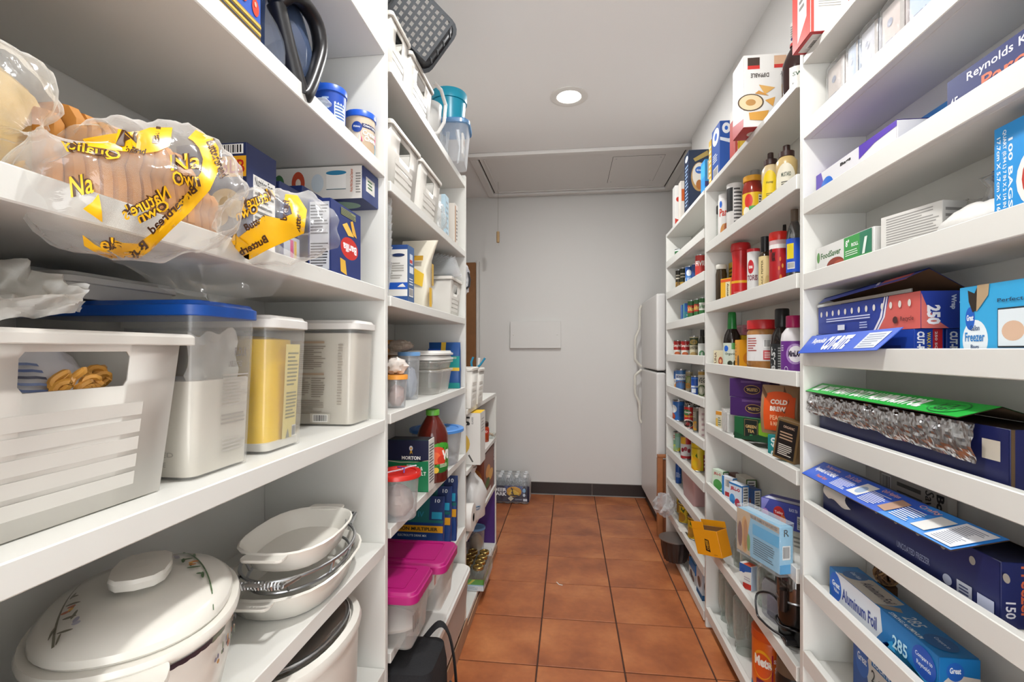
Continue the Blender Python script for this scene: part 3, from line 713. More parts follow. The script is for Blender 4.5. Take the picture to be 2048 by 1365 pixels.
# third bag: empty end with yellow band
t = thing('bread_bag', 'loose crumpled end of a yellow-printed bread bag hanging over the pasta boxes', 'bread')
loaf(t, (-.53, .59, LC + .004), (.2, 1, 0), .07, .085, .075)
Cg = Sleeve([P(452, 405, -.43), P(475, 428, -.425), P(515, 452, -.42), P(570, 456, -.418), P(612, 452, -.418)], [.008, .038, .054, .056, .054], .13, 9, 7, .05, .95)
bag = Cg.film(CL('#fdfbf6', .12, .12, .9, .8, 22), t, 'bag', 34, 56)
sk = Skin(bag, -.40); p = Print()
sk.band(p, dense([(388, 512), (400, 536), (425, 540), (452, 534), (498, 520), (541, 497), (608, 467), (614, 420), (595, 391), (571, 388)]), dense([(382, 488), (402, 505), (425, 508), (458, 490), (498, 459), (528, 431), (562, 438), (584, 428), (580, 412), (568, 404)]), YEL)
for o, u, v, tx, mir in (((486, 424), (66, -26), (-8, -26), "Nature's", 1), ((474, 442), (44, -16), (-4, -20), 'Own', 1), ((380, 478), (36, -4), (0, -24), "re's", 0)):
    sk.text(p, o, u, v, tx, True, mir)
for o, u, v, tx, mir in (((450, 530), (88, -46), (-8, -14), 'Butterbread', 1), ((494, 464), (40, -24), (-8, -14), 'Butter', 0), ((574, 442), (6, -40), (-14, -2), 'bread', 0), ((600, 470), (4, -50), (-12, -2), 'Butter', 0)):
    sk.text(p, o, u, v, tx, False, mir)
p.build(t, 'printed_bag_design')
flap([P(560, 470, -.415), P(615, 470, -.40), P(662, 430, -.42), P(640, 545, -.41)], par=t, seed=5)
flap([P(395, 530, -.418), P(600, 520, -.415), P(545, 592, -.405), P(420, 605, -.40)], par=t, seed=7)
# pasta boxes
ya = Yx(493, -.5); yb = Yx(552, -.5); NAVY = '#1e2a55'
t = thing('pasta_box', 'open navy pasta box marked 3LB behind the bread bags', 'box', (-.56, (ya + yb) / 2, LC), PI / 2)
box_parts(t, yb - ya, .12, .18, NAVY, [('front', [('r', .2, .1, .95, .75, '#e4e2de'), ('t', .25, .66, .9, .74, 'Nutrition Facts', '#1a1a1c'), ('l', .25, .14, .9, .62, '#3a3a3c', 9)]), ('left', [('b', .5, .9, .96, .985), ('r', .62, .7, 1, .88, '#e0a21c'), ('t', .66, .73, .98, .85, '3LB', '#b52318'), ('e', .7, .5, .2, .1, '#d9b877'), ('e', .85, .42, .14, .08, '#e6cc98'), ('e', .6, .35, .15, .08, '#cfa865')])])
b = MB(); b.box(-(yb - ya) / 2, (yb - ya) / 2, .0, .002, .1805, .2, M(NAVY, .5)); o = b.build('top_flap', t); o.location = (0, .055, 0); o.rotation_euler = (-.9, 0, 0)
Y0 = Yx(659, -.44); Y1 = Yx(719, -.44)
t = thing('pasta_box', 'navy rotini box standing upside down at the shelf edge', 'box', (-.46, (Y0 + Y1) / 2, LC), PI / 2)
box_parts(t, Y1 - Y0, .044, .137, '#1c2f6e', [('front', [('e', .6, .42, .3, .16, '#c9261c'), ('t', .38, .36, .84, .48, 'Barilla', '#ffffff', 180, .03), ('p', [(.3, .05), (.5, .02), (.45, .22), (.28, .24)], '#e2b23c'), ('p', [(.55, .6), (.75, .62), (.5, .78), (.35, .72)], '#e8bf52'), ('p', [(.7, .65), (.85, .62), (.7, .85), (.62, .82)], '#dda93a'), ('r', .3, .86, .8, .96, '#8d9066'), ('l', .3, .865, .8, .955, '#3b4a3e', 4)]), ('left', [('r', .08, .03, .95, .95, '#c9ccd4'), ('l', .12, .06, .9, .4, '#33353c', 9), ('l', .12, .5, .9, .92, '#4a4d56', 10)])])
Y0 = Yx(560, -.5); Y1 = Yx(635, -.5)
t = thing('pasta_box', 'navy pasta box wrapped behind the hanging bag end', 'box', (-.55, Y0 + .05, LC), PI / 2)
box_parts(t, .1, .1, .15, '#27335f', [('front', [('r', .1, .1, .6, .4, '#b9bcc6'), ('r', .3, .14, .4, .36, '#c9417a'), ('r', .42, .14, .5, .36, '#d8b13c')])])
t = thing('pasta_box', 'navy box lying under the white cup box', 'box', (-.59, .99, LC), PI / 2)
box_parts(t, .17, .12, .185, '#20316b', [('front', [('l', .1, .2, .5, .8, '#7d8cb8', 5)])])
X0 = Xy(548, 1.0); X1 = -.447
t = thing('cup_box', 'white paper cup carton laid across the pasta boxes', 'box', ((X0 + X1) / 2, 1.043, LC + .1855))
w = X1 - X0
box_parts(t, w, .086, .072, '#dcd7cf', [('front', [('e', .06, .5, .06, .3, '#3b6b40'), ('e', .28, .52, .075, .36, '#c04a2e'), ('e', .28, .52, .03, .14, '#e9d9c9'), ('r', .6, .3, .82, .8, '#e9e6e0'), ('e', .71, .8, .115, .07, '#2a7aa0'), ('r', .6, .29, .82, .31, '#2d5d6b'), ('e', .5, .5, .07, .28, '#c7d0d6'), ('t', .865, .2, .905, .9, 'Works With Dixie Cup Dispenser', '#c8622c', 90), ('l', .93, .15, .985, .8, '#8a8680', 8)]), ('right', [('r', 0, 0, 1, 1, '#22356e'), ('r', .2, .3, .75, .75, '#d8d6cf'), ('l', .3, .4, .6, .7, '#3b6b40', 3)]), ('bottom', [('r', 0, 0, 1, 1, '#22356e'), ('e', .7, .5, .18, .3, '#8fb59a'), ('e', .5, .5, .1, .3, '#cfd8dd')])], {'right': '#22356e', 'bottom': '#22356e'})

# ================================================================== shelf with the big bin and the flour containers
xf = -.452; yc = .40
t = hbin('storage_bin', 'large white plastic bin with handle hole, packed with pretzel bags', (-.575, yc, LD + .001), PI / 2, .205, .21, .228, .245, .178, (.27, .73, .70, .90), 5, rv=(.1, .52))
# what it holds
c = thing('pretzel_bag', 'striped snack bag of pretzels inside the big white bin', 'snack bag', (-.548, .40, LD + .006))
blob(c, 'bag', (0, 0, .09), (.066, .09, .076), M('#d4d2d4', .25, bump=.6, bscale=30), .1, 2.4, 3, 22)
sk = Skin(c.children[0], 0) if False else None
p = Print()
bf = lambda y, z: Vector((.066 * math.sqrt(max(0, 1 - (y / .09) ** 2 - ((z - .09) / .076) ** 2)) * 1.09 + .004, y, z))
for k in range(8):
    zz = .112 + .0062 * k; vs = []
    for i in range(9): vs += [bf(-.062 + .055 * i / 8, zz - .002 * i + .002 * math.sin(i)), bf(-.062 + .055 * i / 8, zz - .002 * i + .0025 + .002 * math.sin(i))]
    p.mb.add(vs, [(2 * i, 2 * i + 2, 2 * i + 3, 2 * i + 1) for i in range(8)], M(('#4d5f8c', '#6b7aa0', '#3c3f52')[k % 3], .35))
p.build(c, 'stripe_print')
rr = random.Random(2)
for k in range(12):
    b = MB(); n = 14; y0 = -.005 + .058 * rr.random(); z0 = .108 + .024 * rr.random(); c0 = bf(y0, z0); an = rr.uniform(0, 3)
    b.tube([c0 + Vector((.003 + .002 * math.sin(an + i), .0085 * math.cos(2 * PI * i / n) * math.cos(an * .3), .0075 * math.sin(2 * PI * i / n + an))) for i in range(n)], .0034, M('#cf9440', .45), 6, True); b.build('pretzel', c)
t = thing('wax_bag', 'crinkled translucent wax paper bag lying on the big white bin', 'bag', (0, 0, 0))
def wax(px0, px1, py0, py1, X, seed, name):
    q = [P(px0, py1, X), P(px1, py1, X), P(px1, py0, X), P(px0, py0, X)]
    flap(q, 24, 14, .01, CL('#d8d3c8', .45, .4, .4, .8, 30), name, t, seed)
q = [P(-60, 640, -.47), P(160, 625, -.455), P(180, 570, -.455), P(-60, 500, -.52)]
flap(q, 26, 14, .012, CL('#d8d3c8', .42, .4, .4, .8, 30), 'paper_sheet', t, 3)
q = [P(-60, 648, -.46), P(150, 626, -.45), P(172, 585, -.45), P(-60, 600, -.46)]
flap(q, 26, 10, .006, CL('#ddd8ce', .5, .4, .4, .8, 30), 'paper_sheet', t, 9)
t = thing('food_container', 'flat white lidded container lying on the blue lid at the back', 'container', (-.655, .585, LD + .2265), PI / 2)
tub(t, 'tub', .15, .115, .165, .125, .022, M('#cbc7c0', .4), .012, .015); lid(t, 'lid', .166, .126, .01, M('#d2cec7', .4), .0225, .015, .003, .004)

def flourbox(name, label, x0, x1, y0, y1, z, h, lidm, fill, fh, extra=None, taper=.92):
    w, d = y1 - y0, x1 - x0
    t = thing(name, label, 'container', ((x0 + x1) / 2, (y0 + y1) / 2, z + .0005), PI / 2)
    tub(t, 'clear_tub', w * taper, d * taper, w, d, h, CL('#f6f5f1', .08, .2, .6), .015, .02)
    b = MB(); a, c = rings(w * taper - .006, d * taper - .006, (w * (taper + (1 - taper) * fh / h)) - .006, (d * (taper + (1 - taper) * fh / h)) - .006, fh, .012, .015, .003)
    loft(b, [a, c], fill); weld(b.build('contents', t))
    lid(t, 'lid', w, d, .012, lidm, h, .02); return t, w, d
def taper_fn(face, w, d, h, tp, ins=.003):
    def fn(u, v, e):
        k = tp + (1 - tp) * v; hw_, hd_ = w * k / 2 - ins, d * k / 2 - ins
        if face == 'front': return Vector((-hw_ + 2 * hw_ * (.1 + .76 * u), -hd_ - e, .004 + h * v))
        return Vector((-hw_ - e, hd_ - 2 * hd_ * u, .004 + h * v))
    return fn
FLOUR = M('#dcd7cc', .9, bump=.25, bscale=60)
t, w, d = flourbox('flour_container', 'tall clear container with a blue lid, filled with flour', -.735 + .012, -.452, .537, .658, LD, .213, M('#1550a8', .35), FLOUR, .12)
b = MB(); 
def fb(u, v): return Vector((-.045 + .09 * u, -.11 + .012 * noise.noise(Vector((u * 4, v * 4, 2))), .1 + .085 * v + .015 * noise.noise(Vector((u * 3, v, 8)))))
b.grid(fb, 14, 8, CL('#cfcbc3', .75, .5, .3)); b.build('inner_bag', t)
p = Print(); f = taper_fn('front', w, d, .205, .92, -.0005)
p.draw(f, [('l', .45, .1, .95, .2, '#b8b3aa', 4), ('l', .4, .28, .95, .36, '#a39e95', 3), ('l', .4, .4, .95, .62, '#b0aba2', 10), ('t', .5, .66, .8, .7, 'UNBLEACHED', '#8f8a83'), ('t', .62, .73, .88, .79, 'FLOUR', '#7f7a74')])
p.build(t, 'bag_print'); p = Print(); f = taper_fn('left', w, d, .205, .92, -.0005); p.draw(f, [('t', .74, .12, .9, .15, 'SIFTED', '#a19c94'), ('t', .74, .06, .86, .09, 'WHOLE', '#a19c94'), ('t', .74, .2, .84, .23, 'BAKED', '#a19c94')]); p.build(t, 'faint_bag_print')
t, w, d = flourbox('flour_container', 'clear container with a white lid holding a yellow bag', -.72, -.455, .69, .80, LD, .205, M('#dedbd6', .4), M('#e0ddd6', .6), .012)
b = MB(); a, c = rings(w * .86, d * .86, w * .88, d * .86, .165, .02, .03, .014); loft(b, [a, [(x * 1.02 + .004 * noise.noise(Vector((x * 40, y * 40, 1))), y, .09) for x, y, z in a], c, [(x * .5, y * .6, .185) for x, y, z in c]], M('#fbd000', .5, bump=.3, bscale=40)); weld(b.build('yellow_bag', t))
p = Print(); f = taper_fn('front', w, d, .195, .92, .0035)
p.draw(f, [('r', .42, .05, .94, .86, '#ead98a'), ('l', .5, .5, .9, .8, '#8f8a60', 9), ('l', .5, .22, .9, .46, '#8f8a60', 8), ('p', [(.55, .06), (.7, .06), (.625, .14)], '#8c8878'), ('b', .78, .06, .93, .16)]); p.build(t, 'bag_print')
t, w, d = flourbox('flour_container', 'clear container with a white lid, flour recipe text showing through', -.715, -.447, .968, 1.076, LD, .214, M('#dcd9d4', .4), M('#d3cdc2', .8), .195, .95)
p = Print(); f = taper_fn('left', w, d, .2, .92, -.0005)
p.draw(f, [('r', .46, .86, .74, .885, '#ab9680'), ('r', .46, .52, .74, .545, '#ab9680'), ('l', .42, .58, .75, .84, '#8f8579', 12), ('l', .46, .3, .62, .5, '#8f8579', 9), ('l', .63, .28, .75, .5, '#8f8579', 9), ('l', .42, .1, .74, .26, '#968c80', 7), ('r', .62, .015, .8, .11, '#cbc5ba'), ('b', .645, .02, .78, .1), ('l', .86, .2, .9, .86, '#a59c90', 22)]); p.build(t, 'bag_print')

# ================================================================== dishes
CER = M('#e4e0d6', .18); 
def oval(mb, prof, a, b_, m, n=8, p8=2.2, mats=None, seg=48):
    """prof (scale, z); octagon-ish oval"""
    rs = []
    for sc, z in prof:
        r = []
        for k in range(seg):
            th = 2 * PI * k / seg; c, s = math.cos(th), math.sin(th)
            r.append((a * sc * math.copysign(abs(c) ** (2 / p8), c), b_ * sc * math.copysign(abs(s) ** (2 / p8), s), z))
        rs.append(r)
    loft(mb, rs, m, True, mats=mats)
da = math.atan2(.83, -.56)
t = thing('casserole_dish', 'large white oval lidded casserole painted with small flowers', 'casserole', (-.55, .562, LE), da)
t.scale = (.92, .92, .96)
b = MB(); oval(b, [(.8, 0), (.84, .004), (.93, .05), (.975, .118), (.97, .118), (.92, .05), (.8, .008)], .15, .115, CER); weld(b.build('pot', t))
b = MB(); oval(b, [(.955, .116), (1.04, .115), (1.05, .12), (1.03, .126), (.95, .126)], .15, .115, CER); weld(b.build('rim', t))
b = MB(); oval(b, [(.94, .1262), (.96, .130), (.95, .138), (.86, .148), (.6, .157), (.3, .160), (.02, .161)], .15, .115, CER); weld(b.build('lid', t))
b = MB(); oval(b, [(.45, .159), (.55, .163), (1, .169), (1.04, .178), (1, .183), (.3, .185)], .05, .034, CER, p8=2.8, seg=12); b.build('knob', t)
for s in (-1, 1):
    b = MB(); pts = rrect(.07, .11, .025, 4, s * .168, 0); b.prism(pts, .103, .118, CER); b.build('handle', t, .005, 2)
p = Print()
def onlid(cx, cy, ang_, sc):
    def fn(u, v, e):
        x = cx + sc * ((u - .5) * math.cos(ang_) - (v - .5) * .5 * math.sin(ang_)); y = cy + sc * ((u - .5) * math.sin(ang_) + (v - .5) * .5 * math.cos(ang_))
        q = math.sqrt((x / .15) ** 2 + (y / .115) ** 2); pr = [(0, .161), (.3, .160), (.6, .157), (.86, .148), (.95, .138), (1.2, .13)]
        for i in range(5):
            if pr[i][0] <= q <= pr[i + 1][0]: z = pr[i][1] + (pr[i + 1][1] - pr[i][1]) * (q - pr[i][0]) / (pr[i + 1][0] - pr[i][0]); break
        else: z = .13
        return Vector((x, y, z + .0012 + e))
    return fn
def sprig(fn, warm='#c9813a', g1='#4e6b46'):
    out = []
    for i in range(12):
        u0, u1 = .02 + .08 * i, .02 + .08 * (i + 1); f = lambda u: .35 + .35 * u * u; wd = .006 + .012 * (i / 12)
        out.append(('p', [(u0, f(u0) - wd), (u1, f(u1) - wd), (u1, f(u1) + wd), (u0, f(u0) + wd)], g1))
    for u, v, ru, rv, c in ((.4, .47, .05, .02, g1), (.42, .5, .015, .05, g1), (.55, .58, .015, .09, g1), (.62, .62, .045, .02, g1), (.72, .72, .05, .022, g1), (.74, .68, .014, .08, g1), (.85, .58, .06, .018, g1), (.66, .57, .018, .05, warm), (.6, .6, .016, .05, warm), (.64, .62, .02, .03, '#d8a24c'), (.8, .8, .03, .035, '#9a97a5'), (.84, .83, .02, .05, '#a9a6b2'), (.9, .75, .012, .09, g1), (.95, .72, .035, .016, g1)): out.append(('e', u, v, ru, rv, c))
    return out
p.draw(onlid(.01, -.068, .1, .2), sprig(None)); p.draw(onlid(-.03, .07, 3.05, .17), sprig(None, '#b06b52', '#6f6a5a'))
p.build(t.children[2] if t.children[2].name.startswith('lid') else t, 'flower_print'); p = Print()
fs = lambda a0, a1, z0, z1: (lambda u, v, e: Vector((.15 * (.955 + .02 * v + e * 6) * math.copysign(abs(math.cos(a0 + (a1 - a0) * u)) ** (2 / 2.2), math.cos(a0 + (a1 - a0) * u)), .115 * (.955 + .02 * v + e * 8) * math.copysign(abs(math.sin(a0 + (a1 - a0) * u)) ** (2 / 2.2), math.sin(a0 + (a1 - a0) * u)), z0 + (z1 - z0) * v)))
p.draw(fs(-2.85, -2.2, .098, .107), [('r', 0, 0, 1, 1, '#2e2633')], 14); p.draw(fs(-2.2, -1.95, .098, .107), [('r', 0, 0, 1, 1, '#74806a')], 8)
fl = fs(-2.3, -1.35, .055, .112)
items = []
rr = random.Random(5)
for i in range(40):
    u = .15 + .8 * rr.random(); v = min(.98, .15 + .75 * u + .25 * (rr.random() - .5)); items.append(('e', u, v, .012 + .014 * rr.random(), .04 + .05 * rr.random(), rr.choice(('#4b4a5f', '#8c8796', '#a3644a', '#6d7c63', '#5b5a78', '#b98a4c', '#c9c4c0'))))
p.draw(fl, items); p.build(t, 'painted_flowers')
def platter(name, label, c, ang_, a, b_, h, deco):
    t = thing(name, label, 'dish', c, ang_)
    b = MB(); oval(b, [(.78, 0), (.82, .003), (.96, h - .004), (1.02, h - .003), (1.035, h), (1.0, h + .002), (.95, h - .003), (.8, .008), (.3, .006), (.01, .006)], a, b_, CER, p8=2.6, seg=24); o = weld(b.build('dish', t))
    for s in (-1, 1):
        b = MB(); b.prism(rrect(.03, .07, .01, 3, s * (a * 1.06), 0), h - .006, h, CER); b.build('handle', t, .003, 2)
    if deco:
        p = Print(); f = lambda u, v, e: Vector((a * (.88 + .09 * v + e * 6) * math.cos(-2.6 + 2 * u), b_ * (.88 + .09 * v + e * 8) * math.sin(-2.6 + 2 * u), h * (.35 + .6 * v)))
        items = []; rr = random.Random(int(a * 1000))
        for i in range(26):
            items.append(('e', rr.choice((.12, .2, .7, .8)) + .1 * rr.random(), .5 + .4 * rr.random(), .01, .1, rr.choice(('#5f7059', '#8a8a95', '#a3644a', '#57566d'))))
        p.draw(f, items + [('r', .3, .86, .68, .93, '#34303a')], 12); p.build(t, 'painted_flowers')
    return t
platter('baking_dish', 'larger white oval baking dish under the wire rack', (-.52, .872, LE), PI / 2 + .1, .155, .1, .05, True)
t = thing('wire_rack', 'chrome wire serving rack with coiled handles between two oval dishes', 'rack', (-.505, .862, LE + .0505), PI / 2 + .1)
n = 40; ov = [(.14 * math.cos(2 * PI * i / n), .088 * math.sin(2 * PI * i / n), .028) for i in range(n)]
b = MB(); b.tube(ov, .003, STEEL, 8, True); b.build('upper_ring', t)
b = MB(); b.tube([(x * .9, y * .9, .003) for x, y, z in ov], .003, STEEL, 8, True); b.build('lower_ring', t)
for s in (-1, 1):
    hp = [(s * .12, -.05, .028), (s * .165, -.045, .034), (s * .17, 0, .038), (s * .165, .045, .034), (s * .12, .05, .028)]
    b = MB(); b.tube(hp, .0035, STEEL, 8); hd = b.build('handle', t)
    b = MB(); nn = 90; b.tube([(s * (.166 + .0055 * math.cos(i * 1.2)), -.045 + .09 * i / nn, .035 + .0055 * math.sin(i * 1.2)) for i in range(nn)], .0016, STEEL, 5); b.build('coil_grip', hd)
for k in range(8):
    a = 2 * PI * (k + .5) / 8; b = MB(); b.tube([(.126 * math.cos(a), .079 * math.sin(a), .003), (.14 * math.cos(a), .088 * math.sin(a), .028)], .0025, STEEL, 6); b.build('strut', t)
platter('baking_dish', 'smaller white oval baking dish resting on the wire rack', (-.50, .845, LE + .0815), PI / 2 + .1, .118, .08, .04, True)
# slow cooker
t = thing('slow_cooker', 'white oval slow cooker with glass lid and leaf decoration', 'slow cooker', (-.53, .83, LF), PI / 2)
SCM = M('#d9d5cc', .3)
b = MB(); oval(b, [(.8, 0), (.88, .004), (.97, .05), (1, .2), (1.0, .205), (.96, .207)], .165, .125, SCM, p8=2.3); weld(b.build('housing', t))
b = MB(); oval(b, [(.95, .206), (1.03, .207), (1.045, .216), (1.02, .226), (.93, .23), (.9, .222)], .165, .125, SCM, p8=2.3); weld(b.build('crock_rim', t))
b = MB(); oval(b, [(.9, .228), (.895, .232), (.84, .236), (.5, .244), (.01, .247)], .155, .125, CL('#3b3128', .75, .04, 1.2), p8=2.3); weld(b.build('glass_lid', t))
b = MB(); oval(b, [(.885, .231), (.9, .236), (.885, .238), (.87, .236)], .155, .125, STEEL, p8=2.3); weld(b.build('lid_band', t))
for s in (-1, 1):
    b = MB(); b.prism(rrect(.04, .07, .012, 3, s * .175, 0), .16, .18, SCM); hnd = b.build('handle', t, .004, 2)
    b = MB(); b.tube([(s * .165, -.02, .215), (s * .185, -.015, .2), (s * .19, 0, .185), (s * .185, .015, .2), (s * .165, .02, .215)], .006, SCM, 8); b.build('clip', hnd)
p = Print(); f = lambda u, v, e: Vector((.155 * (.99 + e * 8) * math.cos(-PI / 2 + (u - .5) * 2), .125 * (.99 + e * 9) * math.sin(-PI / 2 + (u - .5) * 2), .03 + .16 * v))
p.draw(f, [('t', .38, .52, .58, .6, 'Hamilton Beach', '#2e2b2a', 0, .03), ('l', .42, .46, .55, .49, '#777370', 1)] + [('p', [(u, v), (u + .02, v + .06), (u + .015, v + .16), (u - .012, v + .08)], c) for u, v, c in ((.66, .4, '#8c9a3e'), (.7, .55, '#9aa53f'), (.75, .35, '#6f8040'), (.73, .7, '#8c9a3e'), (.78, .5, '#b0ac4a'), (.64, .2, '#6f8040'), (.7, .25, '#9aa53f'), (.8, .75, '#7d8c3c'))] + [('p', [(.65, .1), (.66, .1), (.74, .8), (.735, .8)], '#8d8b62')], 1); p.build(t, 'printed_leaves')

# ================================================================== second deep unit
G = 'white handled plastic bins'
def lbin(label, pa, pb, z, h, deep=.26, xf=-.44, hole=(.3, .7, .6, .85), name='storage_bin', **k):
    ya, yb = Yx(pa, xf), Yx(pb, xf); w = yb - ya - .014
    return hbin(name, label, (xf - deep / 2 - .004, (ya + yb) / 2, z + .001), PI / 2, w * .88, deep * .9, w, deep, h, hole, 4, group=G, rim=.006, rv=(.12, .45), **k)
lbin('white plastic bin on the top shelf against the shelf divider', 784, 822, MA, .15)
lbin('white plastic bin on the top shelf beside the clear pitcher', 823, 868, MA, .142)
lbin('white plastic bin with open handle hole, one shelf below the pitcher, by the divider', 784, 842, MBz, .168)
lbin('white plastic bin holding something green, one shelf below the pitcher', 843, 884, MBz, .166)
ya = Yx(862, -.5)
b = thing('green_package', 'green packet edge showing in the white bin', 'packet', (-.56, Yx(866, -.46) - .01, MBz + .006)); q = MB(); q.box(-.02, .02, -.04, .04, 0, .125, M('#2c6b3a', .5)); q.build('packet', b, .004, 2)
# grey perforated basket lying on top of the bins
t = thing('plastic_basket', 'dark grey perforated plastic basket tipped on its side above the white bins', 'basket', P(853, 60, -.43))
DG = M('#34373b', .45); W0, D0, W1, D1, H = .15, .13, .185, .16, .075
b = MB()
def cell(fn, nu, nv, holes):
    vs = [fn(i / nu, j / nv) for j in range(nv + 1) for i in range(nu + 1)]
    b.add(vs, [(j * (nu + 1) + i, j * (nu + 1) + i + 1, (j + 1) * (nu + 1) + i + 1, (j + 1) * (nu + 1) + i) for j in range(nv) for i in range(nu) if not (holes and 1 <= i < nu - 1 and 1 <= j < nv - 1 and i % 2 and j % 3 != 0)], DG)
cell(lambda u, v: (-W0 / 2 + W0 * u, -D0 / 2 + D0 * v, 0), 17, 22, True)
o = b.build('perforated_base', t); s = o.modifiers.new('s', 'SOLIDIFY'); s.thickness = .003
b = MB(); a0, a1 = rings(W0, D0, W1, D1, H, .025, .035); loft(b, [a0, a1], DG, cap0=False, cap1=False); o = weld(b.build('side_wall', t)); s = o.modifiers.new('s', 'SOLIDIFY'); s.thickness = .003
b = MB(); R = lambda e, z: [(x, y, z) for x, y in rrect(W1 + 2 * e, D1 + 2 * e, .035)]; loft(b, [R(0, H - .004), R(.008, H - .004), R(.008, H + .004), R(0, H + .004)], DG, cap0=False, cap1=False); weld(b.build('rim', t))
for k in range(4):
    b = MB(); b.tube([(W0 / 2 + .004, -.045 + .03 * k, .012), (W1 / 2 - .004, -.045 + .03 * k, H - .016)], .003, M('#4a4e53', .4), 6); b.build('rib', t)
zax = Vector((-.35, .86, .37)).normalized(); xax = Vector((.6, .1, -.5)); xax = (xax - zax * xax.dot(zax)).normalized(); yax = zax.cross(xax)
t.matrix_world = Matrix.Translation(P(836, 42, -.42)) @ Matrix((xax, yax, zax)).transposed().to_4x4()
# pitcher
y, r, _ = cyl_at('L', 852, 886, MA, -.475)
t = thing('pitcher', 'white plastic pitcher with curved handle beside the teal tub', 'pitcher', (-.50, y - .01, MA), PI / 2)
b = MB(); b.lathe([(.04, .0), (.043, .004), (.052, .15), (.054, .16), (.05, .16), (.041, .006), (0, .006)], CL('#eceae6', .6, .3, .5), 30); b.build('jug', t)
hp = [P(868, 166, -.44), P(882, 180, -.425), P(891, 210, -.42), P(888, 245, -.425), P(876, 266, -.435), P(868, 268, -.445)]
m_ = Matrix.Translation(Vector((-.50, y - .01, MA))) @ Matrix.Rotation(PI / 2, 4, 'Z'); mi = m_.inverted()
b = MB(); b.tube([mi @ p for p in hp], .006, CL('#f0eeea', .75, .25, .5), 10); b.build('handle', t)
t = thing('glass_stopper', 'faceted clear glass knob glinting beside the basket', 'glass', (-.62, Yx(862, -.5) - .02, MA), 0)
b = MB(); b.lathe([(.02, 0), (.024, .1), (.012, .16), (.01, .2), (.022, .215), (.025, .235), (.012, .25), (0, .252)], CL('#e8eaea', .15, .03, 1.5), 8); b.build('stopper', t)
# clear container with cutlery and teal tub on it
cx, cy = -.455, 1.80
t = thing('food_container', 'clear square container with pale blue lid holding plastic cutlery', 'container', (cx, cy, MA), PI / 2 + .12)
tub(t, 'clear_tub', .115, .125, .142, .15, .145, CL('#f4f6f8', .12, .15, .8), .02, .028); lid(t, 'lid', .144, .152, .014, CL('#5f9fd6', .55, .2, .5), .146, .03, .006)
for k in range(9):
    rr = random.Random(k); x, yy = rr.uniform(-.04, .04), rr.uniform(-.045, .045)
    b = MB(); b.tube([(x, yy, .006), (x + rr.uniform(-.012, .012), yy + rr.uniform(-.01, .01), .07), (x + rr.uniform(-.02, .02), yy, .125)], [.003, .003, .008], CL('#f2f4f6', .35, .1, 1.2), 6, rz=None); b.build('cutlery', t)
b = MB(); b.box(-.05, .0, -.058, -.05, .03, .11, M('#d9d5ce', .5)); k_ = b.build('packet', t, .002, 1)
p = Print(); p.draw(lambda u, v, e: Vector((-.05 + .05 * u, -.058 - e, .03 + .08 * v)), [('e', .4, .6, .3, .15, '#8a4a2c'), ('e', .6, .7, .2, .1, '#c99a5c'), ('e', .6, .2, .15, .08, '#3b6fb0')]); p.build(t, 'packet_print')
TEAL = M('#0b8aa5', .3)
t = thing('plastic_tub', 'round teal plastic tub stacked upside down on the clear container', 'tub', (cx - .005, cy + .005, MA + .1615))
b = MB(); b.lathe([(.058, 0), (.06, .001), (.066, .078), (.066, .08)], TEAL, 40); b.build('tub_wall', t)
b = MB(); b.lathe([(.067, .079), (.0705, .08), (.071, .112), (.069, .115), (0, .115)], TEAL, 40); b.build('lid', t)
# lower shelf, boxes by the far panel
t = free_box('food_box', 'white carton with red and black print and pale blue edge by the far panel', 'box', (-.53, 1.76, MBz), 0, .15, .05, .165, '#dfdedb', [('front', [('r', .35, .82, .7, .86, '#c0452c'), ('l', .3, .3, .65, .5, '#77777a', 4), ('r', .45, .2, .6, .24, '#c0452c'), ('r', .9, 0, 1, 1, '#b9d3e0'), ('e', .5, .55, .05, .03, '#333')]), ('right', [('l', .2, .1, .8, .9, '#9aa7ae', 7)])], cols={'right': '#b9d3e0'})
t = free_box('food_box', 'slim carton with brown cookie print beside the pale blue edge', 'box', (-.51, 1.845, MBz), 0, .14, .05, .158, '#dbd6cf', [('right', [('r', .1, .05, .35, .95, '#a8733c'), ('l', .5, .1, .85, .9, '#4c4a4a', 9), ('e', .25, .5, .12, .2, '#c99a5c')])], cols={'front': '#c9c2b8'})
t = thing('plastic_bag', 'crumpled clear plastic bag in front of the white carton', 'bag', (-.475, 1.685, MBz)); blob(t, 'film', (0, 0, .06), (.035, .04, .06), CL('#f6f6f4', .22, .1, 1.0, .9, 40), .3, 3, 4, 14, True)
